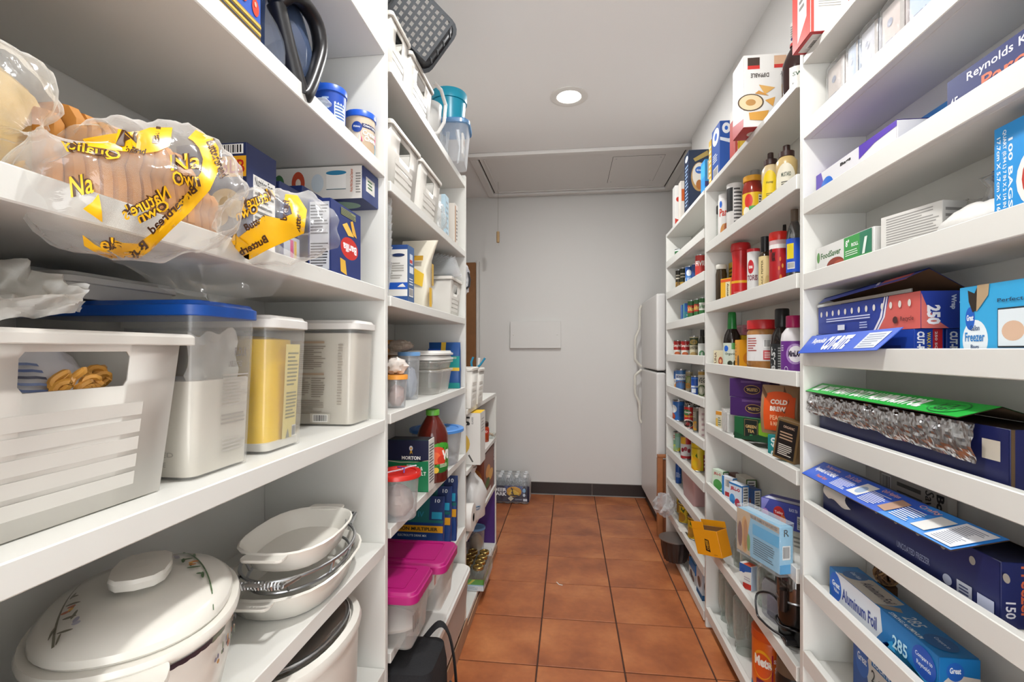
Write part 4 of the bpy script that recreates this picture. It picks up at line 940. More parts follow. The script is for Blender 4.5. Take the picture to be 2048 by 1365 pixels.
# shelf with tall tub and flour bag
y, r, _ = cyl_at('L', 790, 842, MC, -.56)
t = rev('plastic_tub', 'tall white lidded tub behind the blue and white carton', 'tub', 'L', y, -.56, MC, [('tub_wall', [(r * .92, 0), (r * .95, .003), (r, .2)], M('#d3cfc8', .4)), ('lid', [(r * 1.02, .19), (r * 1.06, .192), (r * 1.06, .212), (r * 1.03, .214), (r * 1.03, .222), (r * 1.0, .226), (0, .226)], M('#dad7d1', .4))])
free_box('food_box', 'blue and white carton with barcode standing before the tall white tub', 'box', (-.505, Yx(815, -.44) + .028, MC), 0, .13, .054, .157, '#dfdcd6', [('front', [('r', 0, .92, 1, 1, '#2b4a86'), ('r', 0, .22, 1, .34, '#1f55b5'), ('r', 0, 0, 1, .1, '#33568f'), ('l', .1, .4, .92, .7, '#a7a39c', 7), ('e', .8, .82, .14, .03, '#26365e'), ('p', [(.78, .26), (.96, .26), (.9, .32), (.84, .3)], '#e8e6e0')]), ('right', [('r', 0, 0, 1, 1, '#3c5f8f'), ('r', .3, .68, .75, .86, '#c9d1dd'), ('r', .3, .7, .7, .76, '#c23a35'), ('r', .25, .52, .85, .64, '#d7dce4'), ('l', .2, .3, .8, .44, '#d5dbe4', 3), ('b', .15, .1, .8, .25)])], cols={'right': '#3c5f8f'})
t = thing('plastic_cup_sleeve', 'sleeve of clear plastic cups standing against the divider', 'cups', (-.475, 1.155, MC))
for k in range(9):
    b = MB(); z = .02 * k; b.lathe([(.024, z), (.034, z + .085), (.036, z + .086), (.033, z + .085), (.022, z + .003), (0, z + .003)], CL('#eef0f0', .14, .1, 1), 20); b.build('cup', t)
t = thing('flour_bag', 'crumpled white and yellow paper flour bag, folded at the top', 'flour bag', (-.50, 1.50, MC))
b = MB(); rs = []
for k, (z, w, d, ox) in enumerate(((0, .1, .07, 0), (.02, .11, .078, 0), (.07, .115, .07, .003), (.12, .11, .06, -.003), (.155, .105, .035, .008), (.19, .11, .022, .016), (.218, .115, .012, .026))):
    rs.append([(x + ox + .006 * noise.noise(Vector((x * 30, y * 30, z * 22))), y + .006 * noise.noise(Vector((x * 30, y * 30, z * 22 + 9))), z) for x, y in rrect(w, d, min(.01, d * .4), 5)])
loft(b, rs, M('#d9d2c0', .6, bump=.4, bscale=40), False); weld(b.build('paper_bag', t))
p = Print(); f = lambda u, v, e: Vector((-.055 + .11 * u, -.0405 + .02 * max(0, v - .6) / .4 - e, .005 + .2 * v))
p.draw(f, [('r', .12, .0, .35, .32, '#e3b215'), ('r', .1, .35, .28, .6, '#d9b23a'), ('e', .3, .36, .12, .06, '#4a4740'), ('p', [(.5, .4), (.9, .3), (.95, .5), (.6, .62)], '#e6bd3a'), ('r', .2, .72, .9, .8, '#b58a2c')]); 
p.draw(lambda u, v, e: Vector((.0575 + e + .004, -.035 + .07 * u, .005 + .2 * v)), [('r', .1, 0, .5, .3, '#e3b215'), ('r', .5, .35, .8, .7, '#c9a13c')]); p.build(t, 'printed_design')
t = lbin('white plastic bin holding a stack of clear cups at the far panel', 903, 925, MC, .146, .2)
t0 = thing('plastic_cup', 'rearmost clear plastic cup in the nested stack tipped into the white bin', 'cup', (-.6, 1.82, MC + .165), 0, 'nested clear plastic cups in the bin')
b = MB(); b.lathe([(.026, 0), (.027, .002), (.04, .1), (.042, .102), (.039, .1), (.025, .004), (0, .004)], CL('#f2f4f5', .2, .08, 1.2), 24); b.build('cup_wall', t0)
t0.rotation_euler = (0, 1.05, 0.15)
for k in range(1, 8):
    d = dup(t0, (-.6 + .0115 * k, 1.82 - .003 * k, MC + .165 - .001 * k), 0, ('second', 'third', 'fourth', 'fifth', 'sixth', 'seventh', 'last')[k - 1] + ' clear plastic cup from the back in the nested stack tipped into the white bin'); d.rotation_euler = (0, 1.05 + .03 * k, .15)
t = thing('plastic_bag', 'grey and white plastic bag hanging on the outside of the shelf end', 'bag', (-.455, YL2 + .03, 1.50))
blob(t, 'film', (0, 0, 0), (.035, .02, .075), CL('#cfd0d4', .55, .2, .8, .9, 40), .22, 3, 6, 14)
b = MB(); b.tube([(.01, -.012, .07), (.012, -.02, .1), (.004, -.03, .115)], .004, CL('#e6e6e4', .6, .2), 6); b.build('bag_handle', t)
b = MB(); b.tube([(.03, -.012, .03), (.037, -.01, .0), (.034, -.01, -.03), (.02, -.012, -.04)], .004, M('#26262a', .5), 6); b.build('dark_strap', t)

# shelf with small food containers
def rcont(label, pa, pb, z, xc, h, lidc, rlid=1.04, group=None, y=None, r=None, stuff=None):
    if y is None: y, r, _ = cyl_at('L', pa, pb, z, xc)
    t = thing('food_container', label, 'container', (xc, y, z), PI / 2, group)
    b = MB(); b.lathe([(r * .8, 0), (r * .83, .002), (r * .97, h - .008), (r * .95, h - .008), (r * .8, .004), (0, .004)], CL('#eef0f2', .16, .15, .8), 32); b.build('clear_tub', t)
    b = MB(); b.lathe([(r * .97, h - .012), (r * rlid, h - .012), (r * rlid, h - .002), (r * (rlid - .03), h), (r * .85, h), (r * .83, h - .003), (0, h - .003)], lidc, 32); b.build('lid', t)
    if stuff: blob(t, 'contents', (0, 0, h * .36), (r * .72, r * .72, h * .33), stuff, .2, 3, int(h * 1000), 12)
    return t
BL = M('#6f9ed0', .35)
rcont('tall clear container with pale blue lid next to the stacked tubs', 796, 840, MD, -.50, .148, BL, stuff=M('#aab0bd', .6, var=.4, bscale=60))
rcont('small clear container with orange lid against the divider', 770, 815, MD, -.462, .088, M('#e89a3c', .4), stuff=M('#c9a79b', .6, var=.4, bscale=80))
t = thing('snack_bag', 'small crumpled white snack bag on the orange lid', 'snack bag', (-.47, Yx(790, -.47) + .01, MD + .0885)); blob(t, 'bag', (0, 0, .022), (.03, .028, .022), M('#d9cfc6', .35, bump=.5, bscale=60, var=.25), .3, 3, 8, 12)
t = thing('snack_bag', 'speckled brown bag of grains on the pale blue lid', 'snack bag', (-.52, Yx(800, -.52), MD + .1485)); blob(t, 'bag', (0, 0, .018), (.04, .036, .018), M('#8d7f72', .5, bump=.6, bscale=120, var=.5), .25, 3, 9, 12)
sx, sy = -.535, 1.70; CT_ = CL('#eceae4', .22, .15, .8)
for k, (z, h, lb) in enumerate(((0, .085, 'lowest clear rectangular tub of the stack with white lids'), (.0875, .0, ''))):
    if h:
        t = thing('food_container', lb, 'container', (sx, sy, MD), PI / 2); tub(t, 'clear_tub', .2, .16, .225, .185, h, CT_, .03, .035)
        b = MB(); R = lambda e, zz: [(x, y, zz) for x, y in rrect(.225 + 2 * e, .185 + 2 * e, .037)]; loft(b, [R(0, h - .008), R(.005, h - .006), R(.005, h), R(0, h)], CT_, cap0=False, cap1=False); b.build('rim', t)
t = thing('food_container', 'middle clear rectangular tub nested in the stack with white lids', 'container', (sx, sy, MD + .086), PI / 2)
tub(t, 'clear_tub', .21, .168, .225, .185, .03, CT_, .03, .035)
b = MB(); loft(b, [[(x, y, .022) for x, y in rrect(.225, .185, .037)], [(x, y, .024) for x, y in rrect(.235, .195, .037)], [(x, y, .03) for x, y in rrect(.235, .195, .037)], [(x, y, .03) for x, y in rrect(.225, .185, .037)]], CT_, cap0=False, cap1=False); b.build('rim', t)
for k in range(2):
    t = thing('container_lid', ('upper', 'lower')[1 - k] + ' white rectangular lid on the stacked clear tubs', 'lid', (sx, sy, MD + .117 + .018 * k), PI / 2)
    lid(t, 'lid_plate', .226, .186, .016, M('#dedbd5', .4), .001 + .0, .037, .006, .0); 
free_box('flat_box', 'long orange box lying at the back behind the stacked tubs', 'box', (-.685, 1.66, MD), 0, .06, .42, .19, '#d18a1c', [('top', [('r', .1, .1, .9, .9, '#dc9a2c')])])
def pouch(label, loc, rz, w, h, d, col, items, lean=0, name='drink_pouch', cat='pouch', right=()):
    t = thing(name, label, cat, loc, rz)
    b = MB(); n = 8; rs = []
    for k in range(n + 1):
        f = k / n; dd = max(.0015, d * math.sin(PI * min(.98, .15 + f * .83)) ** .8); oy = lean * f * h
        rs.append([(x + .002 * noise.noise(Vector((x * 40, f * 6, 3))), y + oy, f * h) for x, y in rrect(w, dd, min(.006, dd * .45), 3)])
    loft(b, rs, M(col, .3)); weld(b.build('pouch', t))
    p = Print(); fn = lambda u, v, e: Vector((-w / 2 + w * u, -max(.0015, d * math.sin(PI * min(.98, .15 + v * .83)) ** .8) / 2 + lean * v * h - e - .0015, h * v))
    for it in items:
        if it[0] == 'r':
            n_ = max(1, int(abs(it[4] - it[2]) * 10))
            for q in range(n_): v0 = it[2] + (it[4] - it[2]) * q / n_; v1 = it[2] + (it[4] - it[2]) * (q + 1) / n_; p.draw(fn, [('r', it[1], v0, it[3], v1, it[5])]); p.k -= 1
            p.k += 1
        else: p.draw(fn, [it])
    p.build(t, 'printed_design'); return t
pouch('blue and yellow snack pouch standing behind the stacked clear tubs', (-.50, 1.90, MD), 0, .13, .185, .035, '#1a4d8f', [('r', 0, .45, 1, .7, '#1a8d8a'), ('r', .4, .7, .55, 1, '#e0b83a'), ('r', 0, .38, 1, .45, '#e0b83a'), ('r', 0, 0, 1, .12, '#1a8d8a'), ('r', .0, .72, .4, .86, '#1f55b5'), ('t', .1, .64, .4, .68, 'NUTS', '#e8e3c8'), ('t', .6, .64, .9, .68, 'SALTED', '#e8e3c8')])

# salt, juice
Y = 1.42
free_box('salt_box', 'dark green and navy canning salt box', 'box', (-.488, Y + .03, ME), 0, .128, .06, .158, '#12774a', [('front', [('r', 0, .6, 1, 1, '#191c3a'), ('p', [(0, .58), (.3, .555), (.7, .57), (1, .62), (1, .6), (.7, .585), (.3, .575), (0, .6)], '#b8b49c'), ('t', .34, .62, .8, .69, 'MORTON', '#f4f2ec', 0, .04), ('e', .57, .84, .045, .05, '#d9dbe2'), ('e', .57, .84, .02, .022, '#e0a02a'), ('p', [(.555, .8), (.59, .8), (.61, .72), (.58, .76), (.54, .72)], '#d7a33a'), ('t', .46, .5, .68, .53, 'All-Natural', '#e6efe6'), ('t', .3, .42, .86, .49, 'CANNING &', '#f2f4ee'), ('t', .2, .32, .94, .39, 'PICKLING SALT', '#f2f4ee')]), ('right', [('r', .05, .1, .95, .97, '#e4e2dc'), ('l', .1, .15, .9, .92, '#4b4d55', 14)])], cols={'right': '#e4e2dc', 'top': '#2a2a30', 'front': '#12774a'})
xx, yy = -.452, 1.56
JU = M('#5a1c14', .12)
rev('juice_bottle', 'large bottle of dark red vegetable juice with green cap', 'bottle', 'L', yy, xx, ME, [('bottle', [(.046, 0), (.05, .004), (.051, .03), (.049, .045), (.051, .06), (.051, .12), (.052, .135), (.051, .15), (.043, .175), (.028, .2), (.02, .213), (.019, .22)], JU), ('cap', [(.02, .216), (.0225, .217), (.0225, .232), (.021, .235), (0, .235)], M('#5da33a', .4))], [(.0515, .035, .13, PI, .35, [('e', .55, .5, .36, .52, '#3f9a2c'), ('e', .45, .58, .2, .3, '#d8482a'), ('e', .4, .5, .12, .2, '#e86a3a'), ('e', .55, .42, .1, .16, '#c9361f'), ('t', .55, .4, .78, .75, 'V8', '#f4f0e8', 0, .06), ('e', .55, .12, .2, .12, '#1f6b28'), ('e', .42, .08, .06, .1, '#e8b93a'), ('l', .5, .16, .7, .3, '#dfe8c8', 3)])])
rcont('wide clear bowl container with blue lid behind the juice bottle', 0, 0, ME, -.505, .135, M('#4f8ed6', .35), 1.06, y=1.80, r=.098)
rcont('clear round container with bright red lid and a straw on top', 0, 0, ME, -.442, .118, M('#c4231a', .3), 1.07, y=1.205, r=.056, stuff=M('#b9a79b', .7, var=.5, bscale=60))
t = thing('drinking_straw', 'clear and purple plastic straw lying on the red lid', 'straw', (-.43, 1.205, ME + .121)); b = MB(); b.tube([(-.03, -.04, .002), (.0, -.01, .004), (.01, .02, .004), (.028, .03, .006)], .002, CL('#e8e4ee', .5, .1, 1), 6); b.build('straw', t)
b = MB(); b.tube([(.015, -.03, .002), (.005, .0, .005), (-.02, .02, .003)], .0018, M('#6a4fa8', .3), 6); b.build('straw_tip', t)
# drink mix pouches
TQ = '#14605f'
for k, (y, h, dx) in enumerate(((1.70, .2, 0), (1.76, .22, .012), (1.82, .245, .02))):
    lb = ('front', 'middle', 'rear')[k] + ' teal and navy drink mix pouch of the three behind the magenta lid'
    pouch(lb, (-.572 + dx, y, MF), 0, .24, h, .03, '#143a7a', [('r', 0, .55, 1, 1, TQ), ('r', .78, .6, 1, 1, '#162c5c'), ('r', 0, .38, 1, .5, '#d99a1c'), ('r', .82, .62, .98, .74, '#1d8fb0'), ('t', .03, .41, .92, .47, 'HYDRATION MULTIPLIER', '#2a2412', 0, .03), ('t', .3, .62, .7, .74, 'Liquid IV', '#2a7f96', 0, .02), ('t', .3, .3, .75, .34, 'ELECTROLYTE DRINK MIX', '#dfe8ee'), ('t', .86, .9, .94, .96, '10', '#e8f0f4'), ('r', .38, .06, .45, .16, '#cfdbe8'), ('r', .49, .09, .54, .1, '#cfdbe8'), ('r', .49, .12, .54, .13, '#cfdbe8'), ('p', [(.6, .18), (.57, .1), (.6, .06), (.63, .1)], '#cfdbe8'), ('p', [(.7, .18), (.67, .1), (.7, .06), (.73, .1)], '#cfdbe8'), ('p', [(.8, .18), (.77, .1), (.8, .06), (.83, .1)], '#8fc9c4')], lean=.08)
# magenta boxes
MG_ = M('#a8166b', .35)
for k, (xc, y0, y1, zt, lb) in enumerate(((-.53, 1.128, 1.284, .128, 'clear shoebox bin with magenta lid, nearer of two, kitchen tools inside'), (-.505, 1.305, 1.47, .122, 'clear shoebox bin with magenta lid, farther of two'))):
    t = thing('storage_box', lb, 'storage box', (xc, (y0 + y1) / 2, MF + .0005), PI / 2); w, d = y1 - y0, .32
    tub(t, 'clear_box', w * .86, d * .9, w * .97, d * .97, zt, CL('#eeece8', .15, .15, .8), .015, .02)
    lid(t, 'lid', w, d, .016, MG_, zt, .022, .003, .012)
    b = MB(); R = lambda w_, d_, z: [(x, y, z) for x, y in rrect(w_, d_, .006)]
    loft(b, [R(w * .72, d * .78, zt + .0162), R(w * .72, d * .78, zt + .0185), R(w * .69, d * .765, zt + .0185), R(w * .69, d * .765, zt + .0162)], MG_, cap0=False, cap1=False); b.build('lid_ridge', t)
    for s in (-1, 1):
        b = MB(); b.box(s * w * .5 + (.0035 if s > 0 else -.008), s * w * .5 + (.008 if s > 0 else -.0035), -.04, .04, zt - .01, zt + .006, MG_); b.build('latch', t, .002, 1)
    if k == 0:
        blob(t, 'white_plate', (0, -.02, .03), (.055, .12, .026), M('#d9d5cf', .4), .06, 2, 3, 12)
        for q in range(4):
            b = MB(); b.box(-.05 + .012 * q, -.045 + .012 * q, -.146, -.144, .035, .075, M('#1c1b1c', .5)); o = b.build('slot', t); o.rotation_euler = (0, .0, 0)
    else:
        b = MB(); b.box(-.05, -.01, -.12, -.06, .05, .1, M('#d8d3cc', .5)); b.build('carton', t, .002, 1); b = MB(); b.box(-.045, -.03, -.122, -.1205, .06, .085, M('#d4562c', .5)); b.build('orange_print', t)
# tote under them
t = thing('storage_tote', 'long clear storage tote with rounded white lid on the bottom shelf', 'storage box', (-.555, 1.655, MG), PI / 2)
tub(t, 'clear_tub', .56, .27, .6, .30, .2, CL('#dcdad6', .45, .25, .6), .03, .035)
lid(t, 'lid', .6, .3, .014, M('#e3e1dc', .35), .2, .04, .006, .014)
# black bag
t = thing('backpack', 'black fabric bag with zip and strap on the bottom shelf', 'bag', (-.42, 1.215, MG)); t.scale.z = .9
b = MB(); FB = M('#141417', .85, bump=.5, bscale=300); rs = []
for z, w, d, oy in ((0, .15, .18, 0), (.02, .17, .195, 0), (.15, .18, .2, 0), (.28, .175, .19, .0), (.335, .165, .16, .0), (.352, .12, .1, .0)):
    rs.append([(x * (1 + .05 * noise.noise(Vector((x * 20, y * 20, z * 20)))) , y + oy * .3 + .008 * noise.noise(Vector((x * 25, z * 25, 4))), z) for x, y in rrect(w, d, min(.03, d * .3), 6)])
loft(b, rs, FB); weld(b.build('body', t))
pk = MB(); rs = [[(x + .092, y * 1, z) for x, y in rrect(w, d, .02, 4)] for z, w, d in ((.03, .03, .1), (.05, .045, .12), (.2, .045, .12), (.22, .03, .1))]; loft(pk, rs, FB); pk = weld(pk.build('pocket', t))
b = MB(); b.tube([(.09, -.06, .22), (.115, -.02, .235), (.117, .03, .232), (.1, .06, .22)], .0035, M('#3a3a3e', .5), 6); b.build('zip', pk)
b = MB(); b.box(.117, .121, .0, .007, .195, .228, M('#b5a88c', .3, 1)); b.build('zip_pull', pk, .001, 1)
def smooth(L, n=5):
    L = [Vector(v) for v in L]; o_ = []
    for i in range(len(L) - 1):
        a, b_, c_, d_ = L[max(i - 1, 0)], L[i], L[i + 1], L[min(i + 2, len(L) - 1)]
        for k in range(n): f = k / n; o_.append(.5 * ((2 * b_) + (c_ - a) * f + (2 * a - 5 * b_ + 4 * c_ - d_) * f * f + (3 * b_ - a - 3 * c_ + d_) * f ** 3))
    return o_ + [L[-1]]
b = MB(); b.tube(smooth([(.02, .07, .33), (.06, .085, .375), (.085, .095, .345), (.1, .105, .25), (.105, .108, .12), (.09, .1, .02)]), .018, FB, 8, rz=.004); b.build('strap', t)

# ================================================================== low unit
t = hbin('slim_bin', 'slim white bin with green clip on top of the low unit, nearer one', (-.472, 2.10, QA + .0005), PI / 2, .12, .1, .14, .115, .175, None, 4, ('front', 'left'), 'slim white bins', rim=.004)
t = hbin('slim_bin', 'slim white bin on top of the low unit, under the blue tongs', (-.472, 2.26, QA + .0005), PI / 2, .12, .1, .14, .115, .165, None, 4, ('front', 'left'), 'slim white bins', rim=.004)
t = thing('plastic_clip', 'lime green plastic clip sticking out of the slim bin', 'clip', (-.475, 2.06, QA + .12)); b = MB(); b.box(-.008, .008, -.004, .004, -.1, .075, M('#8fc92c', .4)); b.build('arm', t, .003, 2)
b = MB(); b.box(-.007, .007, .006, .013, -.1, .07, M('#a0d23c', .4)); b.build('arm', t, .003, 2)
t = thing('blue_tongs', 'crossed blue plastic tongs standing in the slim white bin', 'tongs', (-.455, 2.26, QA + .16))
TB = M('#1f8bb0', .35)
b = MB(); b.tube([(-.03, -.01, -.12), (-.005, 0, .0), (-.01, .0, .035), (.0, 0, .06)], .005, TB, 8); b.build('arm', t)
b = MB(); b.tube([(-.02, .01, -.12), (.0, .012, .0), (.03, .012, .02), (.055, .012, .055)], .005, TB, 8); b.build('arm', t)
b = MB(); b.tube([(.0, .012, .0), (-.02, .012, -.012), (-.025, .01, -.02)], .0045, TB, 8); b.build('spring', t)
t = thing('white_spatula', 'white plastic handle sticking up beside the blue tongs', 'utensil', (-.445, 2.30, QA + .1)); b = MB(); b.tube([(-.02, 0, -.09), (.0, 0, .02), (.012, 0, .115)], [.004, .004, .006], M('#e6e4e0', .4), 8); b.build('handle', t)
Y = 2.11
free_box('glass_box', 'white carton with yellow flap, yellow plate picture and number 34', 'box', (-.455, Y + .06, QB), 0, .125, .12, .232, '#dcd9d3', [('front', [('t', .2, .76, .62, .94, '34', '#222', 90, .05), ('t', .68, .78, .74, .92, 'GLASSES', '#3a3a3a', 90), ('p', [(.0, .68)] + [(.62 * math.sin(a * PI / 10), .4 + .28 * math.cos(a * PI / 10)) for a in range(1, 10)] + [(0, .12)], '#d9b24a'), ('p', [(.55, .18), (.6, .2), (.75, .06), (.7, .05)], '#55524e')]), ('right', [('l', .2, .6, .8, .9, '#aaa69f', 5)]), ('top', [('r', 0, 0, 1, 1, '#e8bd1c')])], cols={'top': '#e8bd1c'})
t = rev('spice_jar', 'small jar with dark lid and red contents on the low unit', 'jar', 'L', 2.66, -.475, QB, [('jar', [(.027, 0), (.029, .003), (.029, .075), (.024, .088)], M('#a8401c', .15)), ('lid', [(.025, .086), (.027, .087), (.027, .106), (.025, .108), (0, .108)], M('#3a2018', .35)), ('label_band', [(.0296, .045), (.0296, .072)], M('#b8301f', .5))], [(.0298, .045, .072, PI, 0, [('t', .3, .3, .7, .7, 'RED', '#efe6dd')])])
t = thing('glass_dish', 'small glass dish with beige shells beside the spice jar', 'dish', (-.455, 2.755, QB)); b = MB(); b.lathe([(.02, 0), (.03, .004), (.035, .03), (.033, .03), (.028, .006), (0, .006)], GLASS, 24); b.build('dish', t)
for k in range(6): blob(t, 'shell', (.014 * math.cos(k), .014 * math.sin(k), .018 + .004 * (k % 3)), (.009, .008, .006), M('#a5927c', .6, var=.4, bscale=120), .3, 4, k, 6)
t = thing('plastic_bag', 'full white plastic bag with blue print on the low unit', 'bag', (-.455, 2.24, QC)); b = MB()
rs = []
for z, r in ((0, .04), (.01, .055), (.06, .062), (.12, .06), (.17, .045), (.2, .02), (.215, .012), (.24, .022)):
    rs.append([(r * math.cos(a) * (1 + .18 * noise.noise(Vector((math.cos(a) * 2, math.sin(a) * 2, z * 20)))), r * 1.5 * math.sin(a) * (1 + .18 * noise.noise(Vector((math.cos(a) * 2, math.sin(a) * 2, z * 20 + 5)))), z) for a in [2 * PI * k / 28 for k in range(28)]])
loft(b, rs, M('#d8d6d3', .3, bump=.8, bscale=50)); weld(b.build('bag', t))
p = Print(); p.draw(cyl_fn(.064, .03, .1, 1.2, .3, 1, 1.5), [('t', 0, .4, 1, .7, 'WIND', '#3f6f9a', 90)]); p.build(t, 'printed_letters')
t = thing('paper_roll', 'white paper roll lying on its side at the divider', 'paper roll', (-.465, 2.07, QC + .0605)); b = MB()
b.lathe([(.018, -.05), (.058, -.05), (.06, -.047), (.06, .047), (.058, .05), (.018, .05)], M('#dedad4', .8), 36); b.lathe([(.018, .05), (.018, -.05)], M('#8a6a4c', .8), 24); o = b.build('roll', t); o.rotation_euler = (0, PI / 2, 0)
carton('food_box', 'brown and orange fruit drink carton at the end of the low unit', 'box', 'L', 968, 989, QC, None, .12, '#7a3a22', [('front', [('e', .35, .55, .2, .14, '#d8902c'), ('e', .6, .4, .22, .12, '#e0a83c'), ('e', .3, .3, .2, .1, '#4f6b2c'), ('r', .05, .03, .6, .14, '#d9cfc6'), ('r', .86, 0, 1, 1, '#5a4a58'), ('t', .88, .6, .97, .95, 'JUICE', '#d9cfc6', 90)]), ('left', [('e', .6, .5, .3, .2, '#a8662c')])], h=.24)
t = thing('purple_board', 'flat purple board standing against the end of the low unit', 'board', (-.56, YL3 - .03, QD)); b = MB(); b.box(-.13, .125, -.004, .004, 0, .31, M('#46216f', .6)); b.build('sheet', t, .001, 1)
rcont('clear container with blue lid and crackers on the bottom of the low unit', 936, 970, QD, -.52, .14, BL, stuff=M('#b8935c', .7, var=.4, bscale=90))
t = thing('jar_tray', 'shrink-wrapped cardboard tray of canning jars with green label', 'tray', (-.465, 2.36, QD), PI / 2)
b = MB(); CB = M('#7c5733', .7)
for x0, x1, y0, y1 in ((-.13, .13, -.065, -.062), (-.13, .13, .062, .065), (-.13, -.127, -.062, .062), (.127, .13, -.062, .062)): b.box(x0, x1, y0, y1, 0, .055, CB)
b.box(-.13, .13, -.065, .065, 0, .003, CB); b.build('tray', t)
for x in (-.085, -.028, .03, .088):
    for y in (-.03, .03):
        b = MB(); b.lathe([(.024, .004), (.026, .008), (.026, .075), (.022, .085)], CL('#d8e0d8', .15, .05, 1), 20, cx=x, cy=y); j = b.build('jar', t)
        b = MB(); b.lathe([(.023, .084), (.0255, .085), (.0255, .098), (.023, .1), (.018, .1), (.017, .097), (0, .097)], M('#b39a5c', .3, .9), 20, cx=x, cy=y); b.build('lid', j)
p = Print()
for fc in ('front', 'left'): p.draw(face_fn(fc, .26, .13, .055), [('r', 0, .5, 1, 1, '#4f9a2c'), ('r', 0, .02, 1, .48, '#dfe6ea'), ('r', 0, .44, 1, .54, '#a9d0e6'), ('l', .4, .1, .8, .4, '#8a9aa6', 4), ('r', .15, .1, .3, .4, '#8a3a2c'), ('p', [(.4, .55), (.5, .55), (.7, .98), (.6, .98)], '#c9c43a')])
p.build(t, 'printed_label')
b = MB(); R = lambda e, z: [(x, y, z) for x, y in rrect(.266 + e, .136 + e, .012)]; loft(b, [R(0, .001), R(0, .06), R(-.006, .104)], CL('#f4f6f6', .05, .1, .9, .4, 40), cap0=False, cap1=False); b.build('shrink_wrap', t)

# ================================================================== bottled water pack on the floor
t = thing('water_pack', 'shrink-wrapped pack of bottled water on the floor by the back wall', 'water bottles', (-.505, 3.80, .0005))
bm0 = None; PW = CL('#e8eef2', .14, .05, 1.2)
for i in range(6):
    for j in range(3):
        if bm0 is None:
            b = MB(); b.lathe([(.02, .0), (.029, .004), (.031, .012), (.031, .15), (.027, .165), (.014, .19), (.0125, .2)], PW, 18); o = b.build('bottle', t); bm0 = o.data
            b = MB(); b.lathe([(.0125, .199), (.0145, .2), (.0145, .214), (.0125, .216), (0, .216)], M('#e8ecee', .4), 14); c = b.build('cap', o); cm0 = c.data
        else:
            o = bpy.data.objects.new('bottle', bm0); COL.objects.link(o); o.parent = t
            c = bpy.data.objects.new('cap', cm0); COL.objects.link(c); c.parent = o
        o.location = (-.1625 + .065 * i, -.065 + .065 * j, 0)
def wrapf(u, v, e):
    x = -.2 + .4 * u; k = .0; return Vector((x, -.0985 - e - .002 * math.cos(x * 97), .02 + .125 * v))
p = Print()
for k in range(16): p.draw(wrapf, [('r', k / 16, 0, (k + 1) / 16, .98, '#1b1d38')])
for k in range(5): p.draw(wrapf, [('r', .52 + k * .07, .5, .52 + (k + 1) * .07, .98, '#2b3f7a')])
p.draw(wrapf, [('e', .7, .62, .15, .32, '#d9a01c'), ('e', .7, .55, .11, .22, '#e8c03a'), ('p', [(.62, .34), (.8, .34), (.78, .46), (.7, .44), (.64, .46)], '#14142a'), ('e', .72, .5, .05, .07, '#1a1612'), ('p', [(.67, .52), (.69, .5), (.68, .72), (.665, .76)], '#1a1612'), ('p', [(.66, .74), (.7, .74), (.69, .8), (.67, .8)], '#1a1612'), ('p', [(.64, .8), (.65, .94), (.66, .82), (.69, .82), (.715, .94), (.7, .8)], '#1a1612'), ('p', [(.685, .36), (.695, .36), (.7, .5), (.69, .5)], '#1a1612'), ('p', [(.745, .36), (.755, .36), (.755, .5), (.745, .5)], '#1a1612'), ('t', .3, .62, .56, .84, 'DEER', '#eef0f4', 0, .04), ('t', .3, .36, .56, .58, 'PARK', '#eef0f4', 0, .04), ('p', [(.58, .2), (.64, .04), (.7, .2), (.64, .36)], '#cfc7b0'), ('e', .9, .7, .03, .14, '#7fb6e0'), ('e', .9, .42, .025, .1, '#cfd8e6'), ('r', .88, .06, .96, .2, '#d7dde6'), ('l', .72, .1, .86, .2, '#9aa0b0', 2)])
p.build(t, 'printed_wrap')
b = MB(); R = lambda w, d, z: [(x + .003 * noise.noise(Vector((x * 40, y * 40, z * 40))), y + .003 * noise.noise(Vector((x * 40, y * 40, z * 40 + 7))), z) for x, y in rrect(w, d, .03, 5)]
loft(b, [R(.398, .204, .015), R(.402, .208, .08), R(.402, .208, .15), R(.37, .18, .2), R(.25, .1, .222)], CL('#eef2f4', .06, .08, 1.2, .6, 40), cap0=False, cap1=False); weld(b.build('shrink_wrap', t))

# ================================================================== shallow unit nearest the camera: foil, bags, wraps
XI = .612
def rbox(name, label, cat, x0, x1, ynear, yfar, z, h, col, prints=(), cols=None, tilt=0, group=None, body='carton', rough=.42):
    """box lying along the shelf: front faces the aisle, its near end faces the camera (face 'right')"""
    t = thing(name, label, cat, ((x0 + x1) / 2, (ynear + yfar) / 2, z), -PI / 2, group)
    if tilt: t.rotation_euler = (0, tilt, -PI / 2)
    return box_parts(t, yfar - ynear, x1 - x0, h, col, prints, cols, body, rough)
RED = '#c2302a'
rbox('cracker_box', 'white and red cracker box at the left end of the topmost shelf', 'box', .56, .73, 1.195, 1.285, 1.9425, .2, '#e3e1dd', [('right', [('t', .25, .5, .95, .58, 'CRUNCH', '#2a4f9e', 0, .04), ('l', .1, .28, .42, .42, '#9a9894', 5), ('r', .48, .28, .8, .46, '#c2302a'), ('e', .55, .25, .06, .05, '#d8762c'), ('e', .66, .23, .06, .05, '#c9602a'), ('e', .75, .27, .05, .05, '#e09a4c'), ('r', 0, 0, .04, 1, '#e0453c')]), ('front', [('r', 0, 0, .3, 1, '#d8453c'), ('r', .8, 0, 1, 1, '#d8453c'), ('p', [(.3, 0), (.8, 0), (.8, .25), (.3, .05)], '#d8453c'), ('l', .4, .4, .7, .8, '#8b8985', 5)]), ('bottom', [('r', .1, .5, .9, .95, '#d5d2cd'), ('b', .3, .6, .7, .9)])], {'bottom': '#b0252a'})
